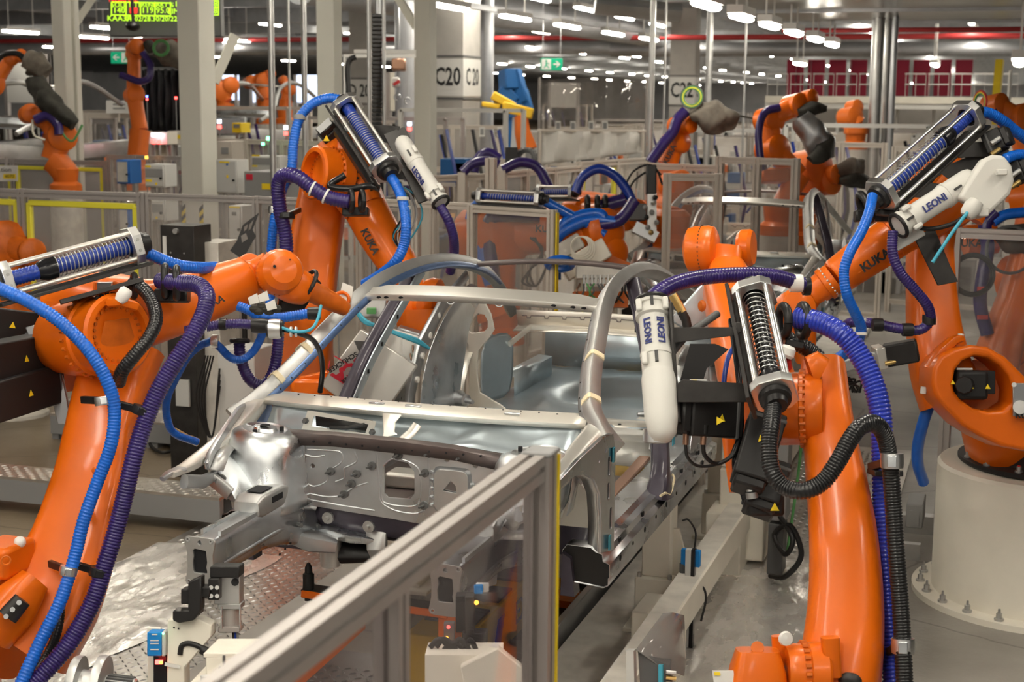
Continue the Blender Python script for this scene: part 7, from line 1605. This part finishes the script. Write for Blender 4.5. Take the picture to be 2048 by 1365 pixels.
# paper cards hanging on the clear fence
for k, x in enumerate((853, 926, 964, 1000, 1116, 1146, 1182, 1210)):
    y, d = (264, 25.96) if x < 1010 else (252, 21.85); c = P(x, y, d)
    MB().box(c, (11/3000*d, .01, 19/3000*d), CR, None, CU).build('paper_card', 'sign_white'); o = bpy.context.scene.objects[-1] if False else COL.objects[-1]
    tag(o, ('pale paper card clipped to the clear fence, %s from the left' % ('first', 'second', 'third', 'fourth', 'fifth', 'sixth', 'seventh', 'eighth')[k]), 'card', 'paper cards on the fence')
    MB().box(c-CF*.008, (7/3000*d, .004, 12/3000*d), CR, None, CU).build('printed_field', ('cable_teal' if k == 2 else 'navy_print') if False else 'hose_violet' if k < 2 else 'grey_mid', o)
# arched hoses in the middle distance (belong to a robot hidden behind the fence)
for nm, pth, r, d, k in (('violet hose arching behind the single tall post', ((925, 345), (945, 328), (975, 322), (998, 330)), .05, 15.2, 'hose_violet'), ('violet hose bending down left of the tall beige post', ((948, 345), (955, 318), (975, 305), (1000, 318)), .05, 15.6, 'hose_violet'), ('long violet hose arching over the level centre robot', ((1005, 340), (1040, 325), (1075, 335), (1098, 375)), .05, 14.5, 'hose_violet')):
    t = thing('cable_hose', nm, 'hose', P(*pth[0], d)); MB().loft(smooth_path(pp(*[(x, y, d) for x, y in pth]), 6), r, n=10).build('tube', k, t, ang=80)
    q = P(*pth[0], d); MB().beam(q, V((q.x, q.y, 0)), .08, .08).build('stand', 'profile_beige', t); q = P(*pth[-1], d); MB().beam(q, V((q.x, q.y, 0)), .08, .08).build('stand', 'profile_beige', t)

# ---------------- mezzanine with red wall on the right
Dm = 40
t = thing('mezzanine', 'white steel mezzanine with railings in front of the dark red wall at upper right', 'mezzanine', P(1730, 300, Dm))
def mz(x0, y0, x1, y1, d, dep, mt, nm): 
    a = P(x0, y1, d); b = P(x1, y0, d); MB().boxb((a.x, a.y, a.z), (b.x, a.y+dep, b.z)).build(nm, mt, t)
for k in range(9): mz(1572+42*k, 120, 1611+42*k, 192, Dm+6, .1, 'red_wall', 'wall_panel')
mz(1530, 205, 2100, 216, Dm, 4, 'sign_white', 'deck')
mz(1530, 196, 2100, 205, Dm-.1, .1, 'cream', 'kick_board')
for k in range(11):
    x = 1534+46*k
    if 1725 < x < 1790: continue
    for yy in (147, 168): mz(x, yy, x+42, yy+2, Dm, .05, 'sign_white', 'railing_bar')
    for xx in (x, x+40, x+20): mz(xx, 147, xx+2.5, 200, Dm, .05, 'sign_white', 'railing_post')
for x in (1560, 1671, 1790, 1862, 1960): mz(x, 216, x+8, 268, Dm+.2, .25, 'sign_white', 'support_column')
mz(1530, 216, 2100, 262, Dm+5.5, .2, 'concrete_wall', 'back_wall')
for x in (1590, 1620, 1700, 1822, 1900): mz(x, 122, x+4, 190, Dm+5.8, .1, 'duct', 'panel_post')
mz(1820, 222, 1850, 238, Dm+5.2, .1, 'sign_white', 'wall_window')
t = thing('safety_bracket', 'yellow angled steel post at the upper right', 'post', P(1998, 300, 26))
MB().beam(P(2000, 120, 26), P(1992, 204, 26), .13, .13).beam(P(1975, 204, 26), P(2008, 204, 26), .06, .1).beam(P(1992, 204, 26), V((P(1992, 204, 26).x, P(1992, 204, 26).y, 0)), .1, .1).build('post', 'yellow', t)
pole(2018, 200, 28, .03, 'slim white post right of the yellow post', 'sign_white', 140)
lamp_at(P(1870, 128, 36), 'small battens in a row left of the yellow post', 'battens of the right bay'); lamp_at(P(2040, 120, 17), 'bright lamp at the right picture edge', 'battens of the right bay'); lamp_at(P(1600, 126, 36), 'small batten above the mezzanine railing', 'battens of the right bay')
# mid-distance halls: walls of light windows on the far left and machine rows
for k, (x0, y0, x1, y1, d, mt, lb) in enumerate(((10, 108, 115, 205, 42, 'sign_white', 'pale partition wall behind the left robots'), (440, 150, 480, 200, 46, 'window_cold', 'cold bright window behind the small far robots, left one'), (500, 150, 520, 205, 46, 'window_cold', 'cold bright window behind the small far robots, middle one'), (588, 150, 660, 205, 46, 'window_cold', 'cold bright window behind the thin poles, right one'), (772, 145, 832, 222, 34, 'cream', 'beige panel behind the chain hoist'), (1096, 165, 1160, 215, 60, 'sign_white', 'white partition behind the clear plastic curtain'))):
    w_ = (x1-x0)/3000*d; a = P(x0, y1, d); b = P(x0, y0, d)
    tt = thing('partition', lb, 'partition', (a.x, a.y, 0)); MB().boxb((a.x, a.y, a.z), (a.x+w_, a.y+.1, b.z)).build('panel', mt, tt); MB().boxb((a.x, a.y-.02, 0), (a.x+.1, a.y+.12, b.z)).boxb((a.x+w_-.1, a.y-.02, 0), (a.x+w_, a.y+.12, b.z)).build('frame', 'profile_alu', tt)
random.seed(33)
cl = ['grey_box', 'cream_dirty', 'steel_grey', 'sign_white', 'grey_mid', 'profile_beige', 'grey_dark', 'blue_machine', 'orange_far', 'duct']
def rack(x, y, d, seed, fm, um, lb):
    R = random.Random(seed); wd = R.uniform(1.2, 2.8); ht = R.uniform(1.5, 2.7); c = P(x, y, d); t = thing('equipment_rack', lb, 'rack', (c.x, c.y, 0))
    m = MB()
    for a in (-wd/2, wd/2):
        for b in (0, .8): m.boxb((c.x+a-.03, c.y+b-.03, 0), (c.x+a+.03, c.y+b+.03, ht))
    for z in (.5, ht*.6, ht-.03): m.boxb((c.x-wd/2, c.y-.03, z), (c.x+wd/2, c.y+.03, z+.05)).boxb((c.x-wd/2, c.y+.77, z), (c.x+wd/2, c.y+.83, z+.05))
    m.build('rack_frame', fm, t)
    for k in range(9):
        w_, h_ = R.uniform(.15, .5), R.uniform(.15, .5); xx = c.x+R.uniform(-wd/2+.2, wd/2-.2); zz = R.choice([.55, ht*.6+.05, 0])
        MB().boxb((xx-w_/2, c.y+.1, zz), (xx+w_/2, c.y+.6, zz+h_)).build('unit', um if k < 5 else R.choice(cl), t, bev=.01)
    for k in range(4):
        xx = c.x+R.uniform(-wd/2, wd/2); MB().loft(smooth_path([V((xx, c.y-.05, ht*.9)), V((xx+.2, c.y-.1, ht*.5)), V((xx-.1, c.y, .3))], 4), .025, n=6).build('cable', R.choice(['black', 'hose_violet', 'hose_darkblue']), t)
B_, A_, W_ = 'profile_beige', 'profile_alu', 'sign_white'
for k, q in enumerate(((60, 330, 27, A_, 'orange_far', 'grey rack with orange boxes behind the left yellow door frame'),
    (190, 300, 29, B_, 'cream_dirty', 'beige rack with cream boxes behind the small framed glass screen'),
    (430, 300, 25, B_, 'grey_box', 'beige rack with grey boxes right behind the broad cream column'),
    (520, 260, 34, A_, 'grey_dark', 'grey rack with dark boxes above the wide pale control panel'),
    (600, 300, 21.6, W_, 'orange_far', 'white rack with orange boxes behind the raised blue hose loop'),
    (690, 260, 27, B_, 'blue_machine', 'beige rack with blue boxes behind the second robot spring unit'),
    (750, 290, 24.5, A_, 'cream_dirty', 'grey rack with cream boxes under the chain hoist'),
    (820, 320, 24, B_, 'grey_mid', 'beige rack with mid-grey boxes left of the cream column by C20'),
    (905, 330, 21, W_, 'blue_machine', 'white rack with blue boxes at the foot of the C20 pillar'),
    (940, 240, 36, A_, 'orange_far', 'grey rack with orange boxes just right of the C20 pillar'),
    (1060, 230, 38, W_, 'grey_box', 'white rack with grey boxes below the exit sign'),
    (1180, 240, 34, B_, 'red_wall', 'beige rack with dark red boxes behind the clear plastic curtain'),
    (1260, 235, 40, A_, 'sign_white', 'grey rack with white boxes at the right end of the plastic curtain'),
    (1330, 260, 30, B_, 'grey_box', 'beige rack with grey boxes below the C22 pillar'),
    (1430, 280, 24, W_, 'cream_dirty', 'white rack with cream boxes under the wrapped gripper'),
    (1480, 250, 34, A_, 'blue_machine', 'grey rack with blue boxes between the wrapped gripper and curved robot'),
    (1640, 300, 25, B_, 'duct', 'beige rack with bluish boxes behind the wrapped gun'),
    (1710, 310, 22, W_, 'grey_box', 'white rack with grey boxes left of the steel tube bundle'),
    (1820, 290, 27, A_, 'cream_dirty', 'grey rack with cream boxes right of the steel tube bundle'),
    (1900, 310, 24, B_, 'grey_dark', 'beige rack with dark boxes behind the right robot spring unit'),
    (2010, 330, 22, W_, 'steel_grey', 'white rack with steel boxes at the upper right edge'),
    (20, 250, 34, W_, 'grey_dark', 'white rack with dark boxes at the far left edge'),
    (400, 225, 38, A_, 'red_wall', 'grey rack with dark red boxes beside the black curtain'),
    (640, 215, 48, W_, 'duct', 'white rack with bluish boxes behind the narrow cream column'),
    (790, 230, 44, B_, 'red_wall', 'beige rack with dark red boxes behind the hoist hooks'),
    (1130, 200, 60, B_, 'blue_machine', 'far beige rack with blue boxes under the exit sign'),
    (1240, 195, 66, W_, 'orange_far', 'far white rack with orange boxes right of the exit sign'),
    (1440, 205, 60, A_, 'grey_box', 'far grey rack with grey boxes between C22 and the mezzanine'),
    (1540, 235, 50, B_, 'sign_white', 'beige rack with white boxes under the left end of the mezzanine'),
    (240, 230, 52, A_, 'duct', 'far grey rack with bluish boxes behind the white notice board'))):
    rack(q[0], q[1], q[2], k, *q[3:])
# black perforated cabinet, beige cabinet beside it, cable trolley
c0 = P(320, 450, 10.9); bx, by = c0.x, c0.y
t = thing('black_cabinet', 'tall black sheet steel cabinet behind the near left robot forearm', 'cabinet', (bx, by, 0))
w_ = 76/3000*10.9
MB().boxb((bx, by, 1.35), (bx+w_, by+.25, c0.z)).boxb((bx+.02, by+.02, 0), (bx+w_-.02, by+.25, 1.35)).build('body', 'dark_plate', t, bev=.004)
MB().boxb((bx+.02, by-.004, c0.z-.28), (bx+.05, by, c0.z-.08)).build('label_plate', 'sign_white', t); MB().cyl((bx+w_*.5, by, c0.z-.04), (bx+w_*.5, by-.03, c0.z-.04), .02, n=14).build('lock_knob', 'steel_matte', t)
for a, b in ((.3, .2), (.7, .2), (.3, .3), (.9, .35)): MB().cyl((bx+w_*a, by, c0.z-b), (bx+w_*a, by-.004, c0.z-b), .006, n=8).build('screw', 'steel_matte', t)
MB().boxb((bx+w_*.35, by-.01, .55), (bx+w_*.75, by+.01, .75)).build('vent_plate', 'grey_box', t)
c0 = P(392, 484, 11.0); t = thing('beige_cabinet', 'beige cabinet standing right of the tall black cabinet', 'cabinet', (c0.x, c0.y, 0))
MB().boxb((c0.x, c0.y, .0), (c0.x+.18, c0.y+.3, c0.z)).build('body', 'cream_dirty', t, bev=.004)
c0 = P(435, 700, 10.0); t = thing('cable_trolley', 'grey trolley cabinet on castors with hanging cables, below the blue loop', 'trolley', (c0.x, c0.y, 0))
MB().boxb((c0.x, c0.y, .22), (c0.x+.27, c0.y+.3, 1.15)).build('body', 'grey_box', t, bev=.006)
for a in (.03, .22): MB().cyl((c0.x+a, c0.y+.03, .05), (c0.x+a+.03, c0.y+.03, .05), .05, n=14).boxb((c0.x+a, c0.y+.01, .08), (c0.x+a+.03, c0.y+.05, .22)).build('castor', 'grey_dark', t)
for k in range(4): MB().loft(smooth_path([V((c0.x-.02-.02*k, c0.y-.02, 1.1)), V((c0.x-.08-.02*k, c0.y-.05, .8)), V((c0.x-.03, c0.y-.05, .55)), V((c0.x+.03, c0.y-.03, .9+.04*k))], 6), .007, n=6).build('cable', 'black', t)
c0 = P(455, 500, 10.6); t = thing('black_bracket', 'black perforated triangular sheet bracket pointing up right', 'bracket', c0)
outline('perforated_plate', [(x/3000*10.6, -y/3000*10.6) for x, y in ((0, 0), (14, -20), (26, -52), (58, -76), (45, -42), (52, -30), (38, -5), (30, 10), (33, 50), (25, 50), (18, 12))], [[(x/3000*10.6, -y/3000*10.6) for x, y in q] for q in (((28, -48), (36, -54), (34, -44), (28, -38)), ((22, -30), (32, -36), (36, -24), (24, -16)), ((38, -52), (48, -64), (42, -44), (37, -40)))], P(460, 502, 10.6), CR, CU, .01, 'black', t)
MB().cyl(P(487, 545, 10.6), V((P(487, 545, 10.6).x, P(487, 545, 10.6).y, 0)), .02, n=8).build('stand_tube', 'black', t)
# loose cables and hose heap on the floor at left
tag(MB().loft(smooth_path([PZ(x, y, .03) for x, y in ((300, 850), (330, 880), (345, 900), (320, 905), (300, 885), (340, 870), (380, 900))], 6), .014, n=8).build('loose_cable', 'black', ang=80), 'black cables lying on the floor behind the near left robot', 'cable')
cab('junction_box', 'grey steel box on the floor left of the white pedestal', 'box', 1812, 1010, 1845, 1058, 9.2, .3, 'grey_mid', False, (1818, 1022, 1838, 1052), (), False)
tag(MB().boxb((-.70, 9.9, 0), (-.35, 10.0, .12)).boxb((-.74, 9.3, 0), (-.40, 9.36, .10)).build('floor_sill', 'steel_matte'), 'low steel sills on the floor behind the white pedestal', 'sill')
# ================================================================ foreground
t = thing('safety_fence', 'grey aluminium fence in the foreground with clear panels, its top rail running diagonally', 'fence', (-1.0, 2.2, 0))
def gprofile(nm, a, b, w, up): return profile(MB(), a, b, w, up).build(nm, 'profile_alu', t, ang=20)
FX = -1.0
gprofile('post', (FX+.01, 3.22, 0), (FX+.01, 3.22, 2.0), .062, X_); gprofile('post', (FX, 2.36, 0), (FX, 2.36, 1.94), .05, X_)
gprofile('rail', (FX, .6, 1.97), (FX, 3.19, 1.97), .06, Z_); gprofile('rail', (FX, .6, .15), (FX, 3.19, .15), .05, Z_); gprofile('post', (FX, .6, 0), (FX, .6, 1.94), .05, X_)
MB().boxb((FX-.025, 3.185, 1.995), (FX+.045, 3.26, 2.006)).build('end_cap', 'grey_mid', t, bev=.003)
MB().boxb((FX+.036, 3.25, .05), (FX+.046, 3.258, 1.99)).build('edge_strip', 'yellow', t)
for a, b in ((.63, 2.335), (2.385, 3.19)): MB().boxb((FX-.003, a, .17), (FX+.003, b, 1.945)).build('glass_panel', 'plexi_front', t)

# clamp unit under the left rail
t = thing('clamp_unit', 'black jawed pneumatic clamp with silver cylinder holding the left front rail', 'clamp', P(470, 1290, 5.3))
d_ = 5.32
def bx(nm, x0, y0, x1, y1, d, dep, mt, parent=None, bev=.003):
    a = P(x0, y1, d); b = P(x1, y0, d); w = (x1-x0)/3000*d; h = (y1-y0)/3000*d; c = P((x0+x1)/2, (y0+y1)/2, d+dep/2)
    return MB().box(c, (w, dep, h), CR, None, CU).build(nm, mt, parent or t, bev=bev)
bx('clamp_head', 432, 1140, 484, 1206, d_+.05, .08, 'steel_matte'); bx('clamp_plate', 425, 1130, 484, 1152, d_+.02, .10, 'black')
bx('jaw_block', 420, 1155, 442, 1198, d_, .07, 'black'); bx('cylinder_flange', 440, 1204, 486, 1216, d_+.05, .09, 'steel_matte')
MB().cyl(P(462, 1214, d_+.09), P(462, 1258, d_+.09), .034, n=20).build('cylinder', 'profile_alu', t, ang=30)
for a in (443, 480):
    for b in (.05, .12): MB().cyl(P(a, 1214, d_+b), P(a, 1258, d_+b), .004, n=8).build('tie_rod', 'steel_bright', t)
bx('cylinder_end', 440, 1250, 484, 1262, d_+.05, .08, 'profile_alu')
bx('jaw', 380, 1168, 404, 1228, d_-.02, .07, 'black'); bx('jaw', 366, 1176, 384, 1206, d_-.02, .07, 'black'); bx('jaw', 400, 1172, 424, 1192, d_-.02, .08, 'black')
MB().prism([(0, 0), (.055, 0), (.055, .10), (.10, .12), (.10, .0), (.075, -.035), (.02, -.045), (0, -.035)], P(345, 1222, d_-.04), CR, CU, CF*.07).build('jaw_arm', 'black', t, bev=.004)
MB().cyl(P(358, 1217, d_-.03), P(358, 1222, d_-.03), .012, n=12).build('clamp_screw', 'steel_matte', t)
for (x, y) in ((434, 1176), (434, 1193), (422, 1176), (422, 1193)): MB().cyl(P(x, y, d_-.003), P(x, y, d_-.012), .008, n=8).build('screw', 'steel_matte', t)
MB().cyl(P(470, 1165, d_+.045), P(470, 1165, d_+.04), .014, n=14).build('bore', 'hole_shade', t)
for k, c in enumerate(('black', 'hose_darkblue', 'grey_mid')): smooth_hose(t, pp((466+4*k, 1262, d_+.08), (468+4*k, 1285, d_+.08), (467+5*k, 1300, d_+.1)), .005, c, 6)
# white column carrying it
t = thing('fixture_column', 'white fixture column with blue sensor and red light at lower left', 'fixture', P(360, 1450, 5.3))
MB().prism([(0, 0), (.11, .0), (.155, -.02), (.155, -.06), (.06, -.17), (.06, -.55), (-.005, -.55)], P(335, 1240, d_), CR, CU, CF*.09).build('column', 'cream', t, bev=.003)
bx('back_plate', 296, 1255, 322, 1500, d_+.06, .02, 'cream'); bx('dark_channel', 308, 1310, 335, 1500, d_+.03, .02, 'black_gloss')
s = bx('sensor', 298, 1262, 327, 1310, d_-.02, .06, 'blue_sensor'); bx('sensor_side', 326, 1262, 334, 1311, d_-.015, .05, 'grey_box')
MB().cyl(P(326, 1268, d_-.03), P(326, 1268, d_-.035), .004, n=8).build('status_light', 'led_green', s)
for y in (1270, 1282, 1288, 1300): MB().box(P(309, y, d_-.024), (.02 if y == 1270 else .03, .001, .004), CR, None, CU).build('print_line', 'sign_white', s)
MB().box(P(318, 1325, d_), (.025, .01, .014), CR, None, CU).build('red_light', 'led_red', t); MB().box(P(322, 1326, d_-.008), (.010, .01, .008), CR, None, CU).build('amber_light', 'led_amber', t)
MB().box(P(345, 1332, d_-.01), (.055, .004, .012), CR*.98-CU*.2, None, CU).build('adhesive_tape', 'sign_white', t)
for (x, y) in ((348, 1256), (357, 1258)): MB().cyl(P(x, y, d_-.001), P(x, y, d_-.004), .0035, n=8).build('hole', 'hole_shade', t)
smooth_hose(t, pp((360, 1310, d_), (364, 1292, d_), (380, 1288, d_), (402, 1296, d_), (420, 1312, d_)), .010, 'black'); bx('cable_riser', 362, 1300, 373, 1500, d_+.02, .03, 'copper'); collar(t, P(410, 1303, d_), CR-CU*.5, .016, .03)
t = thing('junction_box', 'white sheet metal junction box with small lever at the bottom left', 'box', P(475, 1420, 5.0))
bx('box', 424, 1300, 528, 1350, 4.95, .22, 'cream', bev=.004); bx('lid', 420, 1292, 530, 1302, 4.95, .24, 'cream'); bx('table', 395, 1345, 560, 1450, 4.9, .3, 'cream')
MB().cyl(P(448, 1338, 4.93), P(448, 1312, 4.93), .005, n=8).box(P(447, 1340, 4.93), (.03, .02, .02), CR, None, CU).build('lever', 'grey_dark', t)
MB().cyl(P(411, 1366, 4.85), P(411, 1352, 4.85), .016, n=14).build('socket', 'grey_box', t)
# orange locating pin arm
t = thing('locating_pin_arm', 'orange swivel arm with black locating pin in front of the car', 'pin fixture', P(620, 1250, 6.9))
dp = 6.75
MB().beam(P(608, 1182, dp), P(900, 1225, dp-.1), .10, .035).build('arm', 'orange', t, bev=.004); MB().beam(P(608, 1175, dp), P(900, 1218, dp-.1), .095, .006).build('top_plate', 'dark_plate', t)
MB().prism([(0, 0), (.12, -.01), (.08, -.09), (.03, -.09)], P(640, 1190, dp-.02), CR, CU, CF*.03).build('gusset', 'orange', t)
MB().lathe([(0, 0), (.018, 0), (.018, .03), (.026, .03), (.026, .12), (.018, .125), (.016, .15), (.008, .168), (0, .172)], P(617, 1202, dp-.02), CU, 20).build('locating_pin', 'black_satin', t)
MB().beam(P(900, 1222, dp-.1), V((P(900, 1222, dp-.1).x, P(900, 1222, dp-.1).y, 0)), .08, .08).build('stand', 'orange', t)
MB().beam(P(500, 1420, 4.6), P(720, 1235, 6.2), .05, .10).build('lower_link', 'orange', t, bev=.004)
# clamp under the right rail, seen through the glass
t = thing('clamp_unit', 'dark pneumatic clamp with small yellow lights under the right front rail, behind the glass', 'clamp', P(900, 1420, 4.9))
d_ = 5.0
bx('clamp_head', 912, 1188, 948, 1262, d_+.05, .08, 'black_satin'); bx('clamp_body', 930, 1190, 950, 1300, d_, .08, 'dark_plate'); bx('jaw', 925, 1262, 975, 1290, d_, .1, 'black'); bx('tag', 952, 1166, 978, 1185, d_, .01, 'sign_white'); bx('sensor', 948, 1170, 966, 1188, d_-.02, .02, 'blue_sensor')
MB().cyl(P(953, 1206, d_-.01), P(953, 1206, d_-.02), .008, n=10).build('yellow_light', 'led_amber', t)
s = bx('sensor_box', 888, 1244, 910, 1290, d_-.02, .04, 'grey_dark'); MB().cyl(P(897, 1255, d_-.03), P(897, 1255, d_-.035), .006, n=10).build('red_light', 'led_red', s); MB().cyl(P(893, 1278, d_-.03), P(893, 1278, d_-.035), .008, n=10).build('yellow_light', 'led_amber', s)
random.seed(4)
for k in range(7): smooth_hose(t, pp((860+12*k, 1300+random.uniform(-8, 8), d_-.1), (880+10*k, 1288+random.uniform(-10, 6), d_-.1), (905+8*k, 1310+random.uniform(-10, 10), d_-.1), (900+8*k, 1340, d_-.1)), .009, 'black')
MB().prism([(0, 0), (.12, .06), (.22, -.02), (.32, -.20), (.05, -.24)], P(920, 1335, 4.75), CR, CU, CF*.06).build('white_bracket', 'cream', t, bev=.004)
MB().box(P(930, 1390, 4.9), (.25, .2, .3), CR, None, CU).build('pedestal', 'cream', t)
# motor with round flanges at the lower left corner
t = thing('flanged_motor', 'steel motor with round flanged end bells at the bottom left corner', 'motor', P(185, 1420, 5.2))
ax_ = CR-CU*.12
MB().lathe([(0, 0), (.10, 0), (.105, .01), (.105, .03), (.06, .035), (.06, .08), (.115, .085), (.118, .10), (.115, .115), (.05, .12), (.05, .22), (.045, .225), (0, .225)], P(142, 1372, 5.2), ax_, 36).build('flange', 'steel_matte', t)
for k in range(20):
    a = 2*PI*k/20; dd, ss, uu = frame(ax_); q = P(142, 1372, 5.2)+ax_.normalized()*.17+ss*(.052*math.cos(a))+uu*(.052*math.sin(a)); MB().box(q, (.09, .006, .008), ax_).build('cooling_rib', 'grey_dark', t)
MB().box(P(190, 1450, 5.2), (.35, .2, .12), CR, None, CU).build('foot', 'grey_mid', t)
